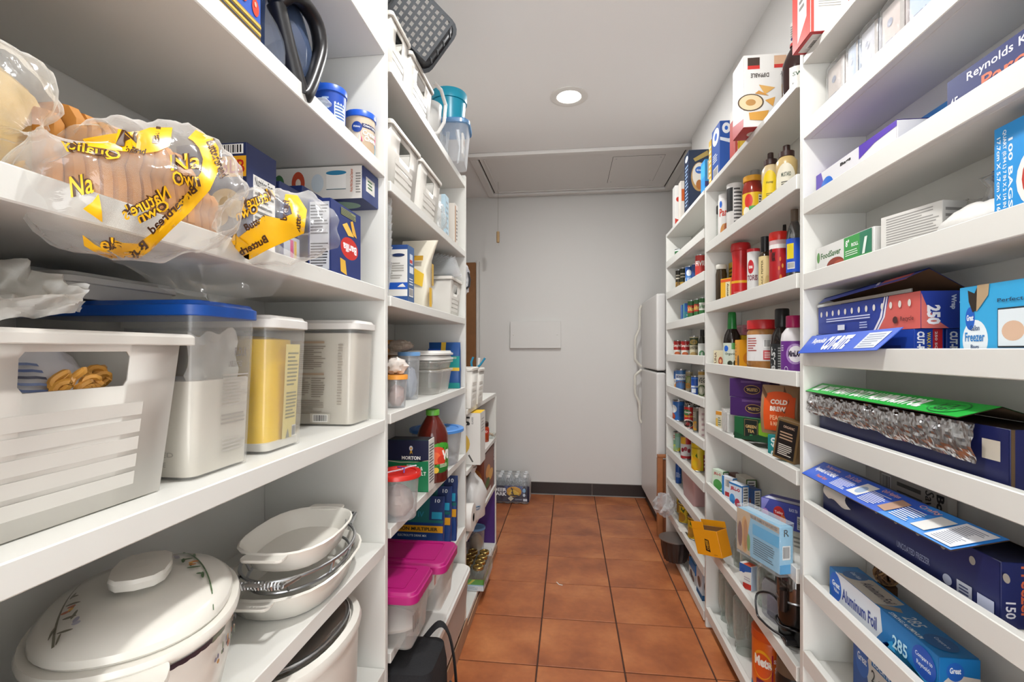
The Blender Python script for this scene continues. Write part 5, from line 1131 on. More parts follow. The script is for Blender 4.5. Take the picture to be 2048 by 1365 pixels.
ed = [1646, 1685, 1711, 1751, 1804, 1868, 1940]; pc_ = ['#c6bbb4', '#b3bfd2', '#bdbdc4', '#c4b6b0', '#aebcd6', '#c0b9b6']; desc = ['pinkish', 'pale blue', 'silvery white', 'beige', 'blue', 'cream']
for k in range(6):
    ya, yb = Yx(ed[k + 1], .625), Yx(ed[k], .625); w = yb - ya - .004
    t = thing('tea_packet', desc[k] + ' cellophane-wrapped tea packet, ' + ('first', 'second', 'third', 'fourth', 'fifth', 'last')[k] + ' of the row from the divider', 'tea packet', (.668, (ya + yb) / 2, RS(1)), -PI / 2)
    b = MB(); a0 = [(x, y, .0) for x, y in rrect(w * .94, .07, .006)]; rs = [a0, [(x, y, .135) for x, y, z in a0], [(x * .96, y * .5, .142) for x, y, z in a0]]; loft(b, rs, M(pc_[k], .5)); weld(b.build('packet', t))
    p = Print(); f = face_fn('front', w * .94, .07, .135)
    p.draw(f, [('t', .2, .4, .75, .5, 'TEA', '#7e8296', 0, .02), ('e', .4, .75, .12, .06, '#8b8f9f'), ('l', .2, .15, .7, .3, '#a9a8b2', 3), ('r', .82, 0, 1, 1, '#a7a19c')]); p.build(t, 'printed_label')
    b = MB(); R = lambda e, z: [(x + .0015 * noise.noise(Vector((x * 70, y * 70, z * 60 + k))), y + .0015 * noise.noise(Vector((x * 70, y * 70, z * 60 + 5))), z) for x, y in rrect(w + e, .078 + e, .008)]
    loft(b, [R(0, .0005), R(0, .05), R(.0015, .1), R(0, .14), R(-.012, .15)], CL('#f6f6f6', .05, .08, .9, .6, 60), cap0=False); weld(b.build('cellophane', t))
# shelf below: bag box with white front and parchment box
PUR = '#5b3fae'
rbox('bag_box', 'long white and purple storage bag box lying behind the shelf lip', 'box', XI + .003, .68, .985, 1.283, RS(2), .075, '#e1dfe2', [('front', [('p', [(0, 0), (.16, 0), (.13, .5), (.08, 1), (0, 1)], PUR), ('e', .17, .35, .1, .4, '#2f6fd0'), ('t', .36, .75, .5, .88, 'Bags', '#333', 0, .04), ('p', [(.6, .62), (.78, .8), (1, .85), (1, 1), (.6, 1)], PUR)]), ('top', [('r', .5, 0, 1, 1, PUR)])], {'top': '#7a48dc'}, rough=.2)
rbox('bag_box', 'blue bag box mostly hidden behind the shelf lip', 'box', .685, .73, .82, 1.15, RS(2), .095, '#2f7fc8', [('front', [('l', .1, .5, .9, .9, '#cfe2f4', 2)])], rough=.2)
rbox('parchment_box', 'navy parchment paper box with orange and white script', 'box', XI + .003, .672, .53, .865, RS(2) + .0005, .077, '#232c63', [('front', [('t', .12, .7, .68, .92, 'Reynolds KITCHENS', '#e6e3ea', 0, .01), ('t', .2, .4, .72, .66, 'Parchment', '#c86a4c', 0, .02), ('t', .02, .36, .07, .58, '45', '#e6e3ea'), ('l', .7, .7, .95, .9, '#b9b6c8', 2)])])
# vacuum rolls etc.
rbox('vacuum_roll_box', 'white vacuum sealer roll box with green panel and steak picture', 'box', XI + .003, .68, 1.055, 1.283, RS(3), .082, '#dedcd8', [('front', [('t', .1, .62, .48, .8, 'FoodSaver', '#3f6b3a', 0, .03), ('e', .05, .7, .03, .16, '#4f8a3c'), ('e', .38, .36, .16, .2, '#8a3322'), ('e', .45, .32, .1, .14, '#a84c34'), ('e', .3, .3, .1, .1, '#6f2a1c'), ('r', .54, .36, .98, .98, '#3f9a4c'), ('r', .8, .4, .98, .98, '#2f7a5c'), ('t', .57, .72, .63, .9, '8"', '#f2f6f0', 0, .03), ('t', .67, .68, .78, .78, 'ROLL', '#f2f6f0', 0, .03), ('l', .57, .45, .78, .62, '#cfe8cc', 3), ('p', [(.84, .4), (.88, .4), (.92, .82), (.88, .82)], '#e4ece4'), ('e', .03, .18, .025, .08, '#5a3a22')])], {'top': '#cfcbc4'})
free_box('white_box', 'small white box covered in fine print, tilted behind the shelf lip', 'box', (.655, .982, RS(3)), -PI / 2 + .25, .12, .05, .092, '#d4d1cb', [('front', [('l', .1, .15, .95, .95, '#9a9793', 15)]), ('right', [('l', .1, .3, .9, .9, '#8d8a86', 5)])])
t = thing('plastic_bag', 'knotted clear plastic bag with faint blue print behind the white box', 'bag', (.698, .955, RS(3))); blob(t, 'film', (0, 0, .045), (.016, .085, .05), CL('#dcdad4', .4, .2, .8, .8, 40), .18, 3, 5, 14)
b = MB(); b.tube([(-.005, -.07, .07), (-.008, -.082, .098), (-.012, -.075, .112), (-.006, -.09, .118)], [.012, .008, .012, .004], CL('#e6e4e0', .35, .1, 1, .6, 60), 8); b.build('knot', t)
p = Print(); p.draw(lambda u, v, e: Vector((-.019 - .003 * math.sin(PI * v) - e, .03 - .06 * u, .055 + .025 * v)), [('t', 0, .55, 1, 1, 'Baggy', '#5a62a8'), ('t', .0, 0, .9, .4, 'FREEZER', '#5a62a8')]); p.build(t, 'printed_letters')
t = thing('zipper_bag', 'flattened zip bag with blue zipper strip standing against the back', 'zip bag', (.7215, .78, RS(3)))
b = MB(); b.box(-.002, .002, -.13, .13, .0, .115, CL('#dedcd8', .5, .2, .6)); o = b.build('film', t); b = MB(); b.box(-.004, .003, -.13, .13, .1155, .135, M('#2c5aa8', .35)); s = b.build('zipper_strip', t); 
for z in (.119, .126, .131): b = MB(); b.box(-.0055, -.0042, -.13, .13, z, z + .002, M('#5f8ad0', .3)); b.build('zipper_track', s)
t = thing('white_packet', 'soft white plastic packet lying along the shelf lip', 'packet', (.648, .846, RS(3))); blob(t, 'packet', (0, 0, .032), (.032, .072, .032), M('#dbd8d3', .3, bump=.5, bscale=30), .1, 3, 2, 16)
rbox('freezer_bag_box', 'torn blue freezer bag box with raw steak picture', 'box', XI + .002, .71, .50, .776, RS(3), .15, '#1f8fd6', [('front', [('t', .085, .2, .11, .85, '100 BAGS', '#e8f2f8', -90, .02), ('t', .05, .05, .075, .95, 'QUART (0.94 L) 7 IN X 2 1/4 IN X 8 IN', '#e8f2f8', -90, .02), ('t', .02, .05, .042, .9, '17.7cm X 5.7cm X 16.8cm', '#e8f2f8', -90, .02), ('e', .34, .42, .21, .36, '#efe6df'), ('e', .35, .42, .19, .32, '#b8372c'), ('e', .4, .45, .1, .18, '#d86a5a'), ('e', .28, .5, .07, .12, '#8f2a22'), ('p', [(.28, .4), (.34, .44), (.42, .3), (.38, .28)], '#efe0d8'), ('p', [(.3, 1), (.34, .86), (.38, .9), (.42, .8), (.47, .86), (.52, .76), (.58, .84), (.64, .78), (.72, .9), (.8, .84), (.9, 1)], '#3a2c22')])])
# wax paper and foil shelf
z = RS(4)
def waxp(prefix, x0, x1, lab):
    return rbox('wax_paper_box', lab, 'box', x0, x1, .94, 1.283, z, .058, '#1d3f9e', [('right', [('r', .62, 0, .95, 1, '#c2242c'), ('t', .68, .08, .78, .92, '250 SQ FT', '#f0e8e4', -90, .02), ('t', .42, .1, .55, .9, 'WAX PAPER', '#e8c93a', -90, .02), ('t', .08, .08, .34, .92, 'CUT-RITE', '#f2f2f6', -90, .05)]), ('front', [('r', .1, .1, .9, .5, '#1a2f7a')])])
wp = waxp('', XI + .003, .663, 'front wax paper box with red and yellow end print')
waxp('', .668, .718, 'rear wax paper box half hidden behind another like it')
t = wp
wi = (Matrix.Translation(wp.location) @ Matrix.Rotation(-PI / 2, 4, 'Z')).inverted()
q = [Vector((.572, 1.285, z + .012)), Vector((.572, .975, z + .02)), Vector((.606, .955, z + .062)), Vector((.606, 1.285, z + .055))]
q = [wi @ v for v in q]
b = MB(); n_ = Vector((0, .001, -.001)); b.add(q + [v + n_ for v in q], [(0, 1, 2, 3), (7, 6, 5, 4), (0, 4, 5, 1), (1, 5, 6, 2), (2, 6, 7, 3), (3, 7, 4, 0)], M('#2456c8', .3)); b.build('card_flap', t)
p = Print(); f = lambda u, v, e: (q[0] * (1 - u) + q[1] * u) * (1 - v) + (q[3] * (1 - u) + q[2] * u) * v + Vector((0, -.7, .7)) * e
p.draw(f, [('t', .1, .45, .28, .8, 'Reynolds', '#eef0f8', 0, .03), ('t', .3, .12, .6, .85, 'CUT-RITE', '#f4f4fa', 0, .06), ('r', .74, .12, .95, .85, '#c9cfd8'), ('l', .76, .16, .93, .8, '#8d95a6', 6)]); p.build(t, 'printed_lettering')
z2 = z + .0585
rb = rbox('foil_box', 'open red and blue foil wrap box marked 250 on top of the wax paper', 'box', XI + .004, .69, .925, 1.275, z2, .066, '#223a94', [('front', [('p', [(.66, 0), (.72, .35), (.76, 1), (1, 1), (1, 0)], '#cf5f58'), ('p', [(.62, 0), (.64, 0), (.7, .4), (.73, 1), (.72, 1), (.68, .4)], '#e6e2ea'), ('p', [(.65, 0), (.665, 0), (.725, .4), (.75, 1), (.74, 1), (.71, .4)], '#e6e2ea')] + [('e', .045 + .0735 * k, .72, .012, .1, '#d9d4cc') for k in range(13)] + [('l', .12, .4, .6, .56, '#c6cbe6', 2), ('r', .26, .1, .34, .28, '#d9dcea'), ('t', .86, .2, .96, .36, 'Recycle', '#54282a'), ('e', .82, .28, .02, .1, '#4a2628'), ('l', .5, .1, .58, .34, '#aab4dc', 3)]),
    ('right', [('p', [(0, 0), (.6, 0), (.3, .25), (.12, .6), (0, .95)], '#cf6a62'), ('t', .12, .1, .42, .62, '250', '#f0edf2', -90, .05), ('t', .62, .5, .76, .9, 'Wrap', '#c9d2ea', -90, .05), ('t', .82, .2, .96, .9, 'Reynolds', '#c9d2ea', -90, .05)])], {'top': '#4a3526'})
b = MB(); b.box(-.175, .155, -.0395, -.0375, .0665, .073, M('#cfd0d0', .25, 1)); b.build('cutter_strip', rb)
w = .35; q = [Vector((-.175, .038, .067)), Vector((.175, .038, .067)), Vector((.175, -.024, .105)), Vector((-.175, -.024, .088))]
b = MB(); q2 = [v + Vector((0, 0, .0015)) for v in q]; b.add(q, [(3, 2, 1, 0)], M('#5a3f2a', .8)); b.add(q2, [(0, 1, 2, 3)], M('#223a94', .35)); lo = b.build('lid_flap', rb)
b = MB(); a_, c_ = q[3], q[2]; dn = Vector((0, -.014, -.012)); b.add([a_, c_, c_ + dn + Vector((-.04, 0, 0)), a_ + dn], [(0, 1, 2, 3)], M('#2d49b0', .35)); b.build('lid_front', lo)
p = Print(); f = lambda u, v, e: (a_ * (1 - u) + c_ * u) + dn * v + Vector((0, -e, e)); p.draw(f, [('r', .66, 0, .9, 1, '#cf5f58'), ('p', [(.6, 0), (.63, 0), (.66, 1), (.63, 1)], '#e6e2ea')]); p.build(rb, 'lid_print')
rbox('freezer_bag_box', 'light blue gallon freezer bag box with torn corner', 'box', XI + .002, .715, .49, .838, z, .118, '#35a6dc', [('front', [('e', .085, .3, .066, .26, '#e6eef2'), ('e', .06, .58, .025, .15, '#1f5fc0'), ('t', .042, .55, .078, .63, 'Great', '#f2f6fa', 0, .03), ('t', .06, .42, .11, .49, 'Gallon', '#2a4a7a'), ('t', .034, .28, .136, .4, 'Freezer', '#2f7fc4', 0, .02), ('t', .065, .17, .107, .24, 'Bags', '#2a4a7a'), ('p', [(.05, .95), (.085, .9), (.1, .98), (.095, .68), (.075, .66), (.055, .8)], '#2c2119'), ('p', [(.1, 1), (.16, 1), (.155, .86), (.12, .74), (.095, .66)], '#b39a78'), ('r', .2, .2, .6, .68, '#25333c'), ('r', .203, .22, .597, .66, '#dfe8ec'), ('e', .27, .4, .05, .12, '#d8b59a'), ('t', .2, .74, .5, .8, 'Perfect for storing', '#24405a'), ('t', .22, .06, .6, .14, 'To open press and pull', '#24405a')])], {'top': '#b39a78'})
# heavy duty foil
z = RS(5)
hb = rbox('foil_box', 'long open heavy duty aluminum foil box with bright green lid', 'box', XI + .004, .70, .752, 1.27, z, .098, '#1c2152', [('front', [('r', .91, .5, .97, .8, '#c9bfb0')]), ('right', [('r', .2, .1, .9, .62, '#1f9a3c'), ('r', 0, 0, .06, 1, '#5a4630')])], {'top': '#2a2018'})
w = .518; L0, L1 = -w / 2 - .014, w / 2 - .03
q = [Vector((L0, .043, .1)), Vector((L1 + .02, .043, .1)), Vector((L1, -.028, .127)), Vector((L0, -.028, .127))]
b = MB(); b.add(q, [(0, 1, 2, 3)], M('#14702c', .4)); b.add([v - Vector((0, 0, .0015)) for v in q], [(3, 2, 1, 0)], M('#5a4630', .8)); lo = b.build('lid_top', hb)  # lid top in darker green than its front: shade put into the colour
r_ = [q[3], q[2], q[2] + Vector((-.03, -.038, -.02)), q[3] + Vector((-.006, -.038, -.02))]
b = MB(); b.add(r_, [(3, 2, 1, 0)], M('#1eab3c', .35)); b.add([v - Vector((0, 0, .0015)) for v in r_], [(0, 1, 2, 3)], M('#4a3422', .8)); b.build('lid_front', lo)
p = Print(); f = lambda u, v, e: (r_[3] * (1 - u) + r_[2] * u) * (1 - v) + (r_[0] * (1 - u) + r_[1] * u) * v + Vector((0, -.5, .85)) * e
p.draw(f, [('t', .11, .25, .2, .78, '500FT', '#e8f0e8', 0, .05), ('t', .22, .2, .78, .82, 'HEAVY DUTY ALUMINUM FOIL', '#f2f6f0', 0, .05), ('r', .03, .2, .09, .8, '#d8e4d8'), ('e', .88, .5, .07, .42, '#14702c'), ('e', .88, .5, .065, .38, '#1eab3c'), ('t', .84, .5, .92, .72, 'FT', '#143a1c'), ('t', .84, .22, .92, .46, '500FT', '#143a1c', 0, .03)]); p.build(hb, 'lid_print')
def foil(u, v):
    n = 1.3 * abs(noise.noise(Vector((u * 11 + v * 2, v * 2.4, 1)))) - .5 + .8 * abs(noise.noise(Vector((u * 22 - v * 4, v * 5, 4)))) + .25 * noise.noise(Vector((u * 46, v * 9, 7)))
    return Vector((-w / 2 - .012 + .49 * u, -.0475 - .007 - .014 * v * (1 - v) * 2 - .008 * max(0, .06 - u) * 16 * v + .0052 * n, .1 - (.046 + .014 * u + .006 * noise.noise(Vector((u * 9, 0, 3)))) * v))
b = MB(); b.grid(foil, 110, 12, M('#c8c8ca', .2, 1), False); b.build('foil_sheet', hb)
# freezer paper
z = RS(6)
fb_ = rbox('freezer_paper_box', 'long navy freezer paper box with open blue printed lid', 'box', XI + .005, .70, .768, 1.255, z, .095, '#1a2257', [('front', [('e', .06 + .12 * k, .8, .012, .07, '#9a948c') for k in range(3, 9)] + [('t', .55, .3, .72, .42, 'UNCOATED FREEZER', '#8f96b8'), ('e', .8, .25, .02, .09, '#b9bfd6'), ('r', .84, .12, .9, .36, '#c6cad8'), ('r', .92, .12, .98, .34, '#b9bfd6'), ('l', .85, .16, .89, .32, '#3a4270', 3)]), ('right', [('t', .3, .15, .5, .95, 'Freezer', '#c8603c', -90, .02), ('t', .52, .2, .72, .85, 'Paper', '#c8603c', -90, .02), ('t', .06, .15, .22, .4, '150', '#d8d6dc', -90, .02)])], {'top': '#2a3350'})
w = .487; q = [Vector((-w / 2 - .02, .04, .097)), Vector((w / 2 + .02, .04, .097)), Vector((w / 2 - .01, -.022, .124)), Vector((-w / 2 - .02, -.03, .122))]
b = MB(); b.add(q, [(0, 1, 2, 3)], M('#24406e', .4)); b.add([v - Vector((0, 0, .0015)) for v in q], [(3, 2, 1, 0)], M('#6a5138', .8)); lo = b.build('lid_top', fb_)
r_ = [q[3], q[2], q[2] + Vector((-.04, -.05, -.034)), q[3] + Vector((-.004, -.05, -.03))]
b = MB(); b.add(r_, [(3, 2, 1, 0)], M('#2457c4', .3)); b.add([v - Vector((0, 0, .0015)) for v in r_], [(0, 1, 2, 3)], M('#6a5138', .8)); b.build('lid_front', lo)
p = Print(); f = lambda u, v, e: (r_[3] * (1 - u) + r_[2] * u) * (1 - v) + (r_[0] * (1 - u) + r_[1] * u) * v + Vector((0, -.55, .83)) * e
p.draw(f, [('p', [(.62, 0), (1, 0), (1, 1), (.7, 1)], '#2f86d8'), ('t', .03, .4, .2, .68, 'Reynolds KITCHENS', '#f2f4fa', 0, .03), ('t', .06, .74, .18, .92, 'The Paper we love', '#e8b0a8'), ('t', .1, .14, .19, .34, 'Freezer Paper', '#d87a6a', 0, .02), ('t', .24, .72, .34, .9, 'Do & Crafts', '#e8b0a8'), ('l', .23, .15, .35, .64, '#dfe6f4', 8), ('p', [(.36, .2), (.44, .2), (.46, .85), (.38, .85)], '#e6e4de'), ('e', .41, .5, .025, .2, '#9ab0cc'), ('t', .48, .74, .58, .92, 'Quilt Applique', '#e8b0a8'), ('l', .46, .12, .57, .68, '#dfe6f4', 9), ('p', [(.58, .2), (.64, .15), (.66, .75), (.6, .8)], '#b08a70'), ('t', .68, .76, .78, .92, 'Crafty', '#e8b0a8'), ('l', .66, .14, .76, .68, '#dfe6f4', 8), ('p', [(.78, .15), (.85, .15), (.86, .8), (.79, .8)], '#d9d8d4'), ('r', .87, .06, .99, .92, '#e6e8ec'), ('l', .885, .12, .975, .85, '#8a8e9c', 14)]); p.build(fb_, 'lid_print')
b = MB(); b.grid(lambda u, v: Vector((-.2 + .09 * u, -.047 - .004 - .012 * math.sin(PI * v), .09 - .04 * v + .004 * math.sin(u * 7))), 8, 6, M('#dcdad4', .6)); b.build('paper_end', fb_)
rbox('label_box', 'grey printed box standing against the back behind the freezer paper', 'box', .712, .73, 1.0, 1.2, z, .125, '#b5b0a8', [('front', [('b', .04, .7, .2, .95), ('l', .3, .5, .7, .95, '#5a5650', 3), ('t', .72, .6, .84, .95, 'Save', '#3a3732', -90), ('t', .87, .55, .97, .95, 'Box', '#2c2a28', -90, .04)])])
t = thing('plastic_bag', 'flat clear plastic bag lying by the freezer paper end', 'bag', (.655, .66, z)); blob(t, 'film', (0, 0, .02), (.04, .07, .02), CL('#d9d9d8', .4, .15, .9, .7, 40), .15, 3, 5, 12)
b = MB(); b.tube([(.0, .02, .045), (-.01, -.05, .038), (-.015, -.09, .03)], .003, M('#dedad2', .4), 6); b.build('tie', t)
# foil box one shelf lower
z = RS(7)
rbox('foil_box', 'closed blue and white aluminum foil box lying on a lower shelf', 'box', XI + .008, .682, .888, 1.232, z, .072, '#1372b4', [('front', [('p', [(.1, 0), (.5, 0), (.57, .4), (.55, 1), (.08, 1), (.12, .4)], '#d9dde4'), ('e', .08, .5, .07, .45, '#1a5fc0'), ('t', .04, .5, .13, .68, 'Great', '#f2f6fa', 0, .03), ('t', .06, .34, .12, .46, 'Value', '#f2f6fa'), ('t', .16, .28, .52, .66, 'Aluminum Foil', '#2f3f8f', 0, .02), ('p', [(.57, 0), (.6, 0), (.66, .4), (.7, 0), (1, 0), (1, .25), (.57, .1)], '#2aa2dc'), ('t', .66, .25, .78, .6, '285', '#bfe6f4', 0, .02), ('e', .9, .55, .085, .38, '#1a4fb0'), ('t', .84, .58, .96, .72, 'Compare to', '#eef4fa'), ('t', .85, .38, .95, .52, 'Reynolds', '#eef4fa')]), ('top', [('p', [(.1, .0), (.5, .0), (.52, .5), (.5, .9), (.2, .9)], '#b5b0a6'), ('e', .14, .5, .07, .4, '#2a5f9a'), ('t', .09, .45, .19, .62, 'Great Value', '#c9d6e2'), ('t', .24, .35, .5, .68, 'Aluminum Foil', '#3c3a48', 0, .02), ('p', [(.5, 0), (.56, .1), (.6, .5), (.55, .6), (.52, .3)], '#8d8478'), ('t', .64, .3, .74, .7, '285', '#c9d6dc', 0, .01), ('t', .6, .06, .85, .2, 'STRONG ALUMINUM', '#e6f2f8', 0, .02), ('e', .88, .5, .08, .36, '#1f5a94'), ('t', .83, .45, .93, .6, 'Compare to', '#c9d6e2')]), ('right', [('p', [(0, 0), (1, 0), (1, .55), (.3, .62), (.05, .4)], '#cfc8be'), ('e', .38, .68, .22, .22, '#1f5fb8'), ('t', .24, .64, .52, .78, 'Great', '#f2f6fa', 0, .03), ('t', .4, .3, .95, .45, 'Aluminum', '#5a3f58', 0, .02), ('t', .66, .1, .95, .24, 'Foil', '#5a3f58', 0, .02)])])
t = thing('pinecone_ball', 'brown woven twig ball behind the foil box', 'decoration', (.708, 1.17, z)); b = MB(); rr = random.Random(3)
for k in range(22):
    ax = Vector((rr.uniform(-1, 1), rr.uniform(-1, 1), rr.uniform(-1, 1))).normalized(); u_ = ax.orthogonal().normalized(); v_ = ax.cross(u_); r0 = .023 * rr.uniform(.85, 1)
    b.tube([Vector((0, 0, .085)) + (u_ * math.cos(i * PI / 8) + v_ * math.sin(i * PI / 8)) * r0 for i in range(16)], .0022, M(('#6a4a2c', '#8a6a44', '#4a3220')[k % 3], .8), 5, True)
b.build('twigs', t, kind='stuff'); b = MB(); b.lathe([(.015, 0), (.02, .003), (.02, .06), (0, .061)], M('#5a3f28', .8), 14); b.build('foot', t)
rbox('red_box', 'red box with white letter at the near end of the lower shelf', 'box', XI + .01, .70, .62, .80, z, .05, '#d8432c', [('right', [('t', .15, .2, .5, .8, 'S', '#f4efe8', 0, .06), ('l', .5, .3, .9, .7, '#f0d8cc', 2)]), ('front', [('r', .3, .1, .9, .9, '#dcd6cf')]), ('top', [('t', .75, .2, .9, .8, 'S', '#f4efe8', 0, .06)])])
# bottom-most visible shelf
z = RS(8)
rbox('zipper_bag_box', 'blue and white two gallon zip bag box, tilted on the lowest shelf in view', 'box', .656, .725, .86, 1.2, z, .128, '#d7d3cb', [('front', [('r', 0, 0, .1, 1, '#1f4f9a'), ('p', [(.1, 0), (.2, 0), (.14, .6), (.2, 1), (.1, 1)], '#1f4f9a'), ('e', .1, .6, .07, .25, '#2a62b4'), ('t', .05, .6, .15, .74, 'Great', '#e6eef6', 0, .02), ('r', .2, .72, .85, .86, '#1f6fae'), ('t', .22, .745, .83, .835, 'LOCK N LOCK DOUBLE ZIPPER', '#e6f0f6'), ('t', .2, .38, .75, .66, '2 gallon freezer', '#33302e', 0, .01)]), ('top', [('r', .3, .2, .6, .5, '#1f6fae'), ('t', .32, .55, .7, .85, '2 gallon', '#44413e')])], tilt=0)
t = thing('plastic_bag', 'crumpled shiny grey plastic bag before the two gallon box', 'bag', (.632, 1.06, z)); blob(t, 'film', (0, 0, .03), (.018, .055, .03), CL('#b9b4ac', .6, .15, 1, .9, 50), .3, 4, 3, 14, True)
t = thing('bread_roll_bag', 'brown paper bundle beside the two gallon bag box', 'bundle', (.635, .80, z)); blob(t, 'bundle', (0, 0, .05), (.025, .05, .05), M('#9a7448', .7, bump=.5, bscale=40, var=.3), .15, 3, 1, 12)

# ================================================================== middle shallow unit
X2 = .612
def nbox(name, label, x0, x1, yn, yf, z, h, col, prints=(), cols=None, **k): return rbox(name, label, 'box', x0, x1, yn, yf, z, h, col, prints, cols, **k)
z = SS(0)
def yb(px, x): return Yx(px, x)
pb_ = nbox('pasta_box', 'tall open blue and white box on the top shelf beside the chip box', .60, .68, yb(1440, .6), yb(1424, .6), z, .215, '#1f4fa0', [('right', [('e', .3, .86, .2, .1, '#e6e8ec'), ('e', .3, .86, .08, .04, '#1f5fc0'), ('p', [(0, .7), (.4, .66), (.8, .7), (1, .66), (1, .62), (.5, .58), (0, .64)], '#d8dde6')]), ('front', [('e', .5, .8, .4, .16, '#e6e8ec'), ('e', .5, .8, .16, .07, '#1f5fc0'), ('l', .15, .32, .7, .5, '#d8dde6', 4), ('b', .2, .04, .8, .22)])], {'top': '#3a2c22'})
b = MB(); b.box(-.045, .045, .0375, .039, .2155, .245, M('#1f4fa0', .5)); b.build('top_flap', pb_)
nbox('cereal_box', 'slim yellow box squeezed between the two blue boxes', .605, .70, yb(1423, .605), yb(1418, .605), z, .2, '#cfa83a', [('front', [('l', .1, .1, .9, .9, '#efe4c0', 8)])])
nbox('cereal_box', 'white box with golden corn picture under the chip box picture', .612, .70, yb(1470, .612), yb(1460, .612), z, .2, '#dcd9d4', [('right', [('e', .55, .3, .45, .3, '#c99a1c'), ('e', .5, .3, .3, .2, '#dcb43c'), ('t', .4, .66, .8, .74, '12 OZ', '#8a8884'), ('r', 0, 0, .1, .8, '#b8443c')]), ('front', [('r', 0, 0, 1, .8, '#b8443c')])])
nbox('chip_box', 'white chip box with dip bowl picture, printed upside down', .548, .70, yb(1487, .548), yb(1466, .548), z + .0005, .228, '#dddbd7', [('right', [('r', .08, .8, .32, .96, '#3c2c22'), ('r', .08, .8, .32, .85, '#c2302a'), ('r', .6, .84, .84, .97, '#cfa98a'), ('r', .6, .8, .84, .85, '#c2302a'), ('t', .14, .68, .5, .74, 'DIPPABLE', '#4a423c', 180, .03), ('t', .72, .7, .95, .75, 'CRISPY', '#4a423c', 180), ('e', .14, .34, .26, .12, '#5a4a3a'), ('e', .14, .34, .23, .105, '#dfc8a0'), ('e', .14, .34, .1, .045, '#b88a50'), ('p', [(.3, .58), (.62, .53), (.42, .44)], '#d8a860'), ('p', [(.22, .46), (.5, .42), (.3, .5)], '#c98f48'), ('p', [(.42, .36), (.62, .4), (.58, .27)], '#d8a050'), ('p', [(.1, .2), (.5, .22), (.42, .08), (.12, .1)], '#d09a48')]), ('front', [('p', [(0, 0), (1, 0), (1, .12), (0, .2)], '#b8252c'), ('l', .2, .4, .8, .9, '#b5b2ad', 9)]), ('bottom', [('e', .5, .7, .2, .12, '#d9cfc8')])], {'bottom': '#a82028'})
rev('sauce_bottle', 'tall dark barbecue sauce bottle with white cap wrap on the top shelf', 'bottle', 'R', 1.49, .66, z, [('bottle', [(.034, 0), (.038, .004), (.039, .11), (.036, .135), (.026, .16), (.016, .178), (.015, .186)], M('#2e1613', .12)), ('cap', [(.0165, .184), (.0168, .25), (.0155, .252), (0, .252)], M('#dedad6', .4)), ('neck_band', [(.0172, .184), (.0172, .192)], M('#b8302a', .4))], [(.0392, .01, .11, 2.2, .5, [('r', .1, .02, .9, .98, '#e4e0da'), ('t', .2, .7, .8, .82, 'SWEET', '#3f5a44', 0, .03), ('l', .2, .1, .7, .35, '#55524e', 4), ('t', .2, .45, .6, .52, 'Nutrition Facts', '#2a2826', 0, .03)]), (.0169, .194, .246, 2.6, 0, [('l', .15, .25, .6, .9, '#8d8a88', 5), ('e', .25, .15, .08, .08, '#2b3f6a')])])
t = rev('spice_jar', 'small jar with yellow label half hidden by the shelf post', 'jar', 'R', 1.345, .655, z, [('jar', [(.024, 0), (.026, .003), (.026, .06), (.02, .07)], M('#c7b04a', .3)), ('lid', [(.022, .069), (.024, .07), (.024, .085), (0, .086)], M('#d8d4ce', .4))], [(.0262, .01, .055, 2.2, 0, [('r', .1, 0, .9, 1, '#e0c83a'), ('e', .5, .5, .2, .25, '#b84a2c')])])

z = SS(1); CY = lambda a, c, x=.66: cyl_at('R', a, c, z, x)
def bottle(name, label, pa, pb, z, pt, prof, mat, capprof, capmat, items=(), lab=(.1, .6), cat='bottle', xc=.66, span=2.4, c=0, extra=None):
    """profiles are in units of radius / height"""
    y, r, h = cyl_at('R', pa, pb, z, xc, pt)
    if pa > 1414: y = min(y, YR2 - .022 - r)
    pr = [(a * r, q * h) for a, q in prof]; cp = [(a * r, q * h) for a, q in capprof]
    parts = [('bottle' if cat == 'bottle' else 'body', pr, mat)] + ([('cap', cp, capmat)] if cp else []) + [(n, [(a * r, q * h) for a, q in pp], m) for n, pp, m in (extra or [])]
    return rev(name, label, cat, 'R', y, xc, z, parts, [(r * 1.005, lab[0] * h, lab[1] * h, span, c, items)] if items else [])
STP = [(.94, 0), (1, .02), (1, .98), (.95, 1), (0, 1)]
bottle('salt_shaker', 'tiny glass shaker with black cap at the end of the sauce shelf', 1429, 1438, z, 415, [(.95, 0), (1, .03), (1, .7), (.85, .8)], GLASS, [(.9, .8), (.95, .81), (.95, .97), (.8, 1), (0, 1)], BLACK, cat='shaker', xc=.635)
bottle('spray_can', 'white cooking spray can with pan picture', 1436, 1461, z, 388, [(.94, 0), (1, .02), (1, .86), (.9, .9)], M('#dedbd7', .35), [(.9, .89), (.92, .9), (.9, .98), (0, 1)], M('#e2e0dd', .4), [('t', .2, .62, .75, .8, 'Pan', '#c23a2c', 0, .03), ('e', .3, .9, .1, .08, '#1f5fc0'), ('e', .55, .25, .28, .2, '#c98a48'), ('e', .4, .14, .2, .12, '#e4ded4'), ('e', .66, .36, .14, .1, '#a85c2c')], (.02, .86), cat='can', xc=.645)
bottle('coffee_creamer_can', 'white canister with black label band beside the salsa jar', 1453, 1486, z, 370, STP[:3] + [(1, .97)], M('#dad7d3', .4), [(1.02, .96), (1.04, .97), (1.02, 1), (0, 1)], M('#e0ddd9', .4), [('r', 0, .5, .45, .95, '#1c1b1c'), ('l', .5, .05, .95, .95, '#4a4848', 13)], (.02, .97), cat='canister', xc=.652)
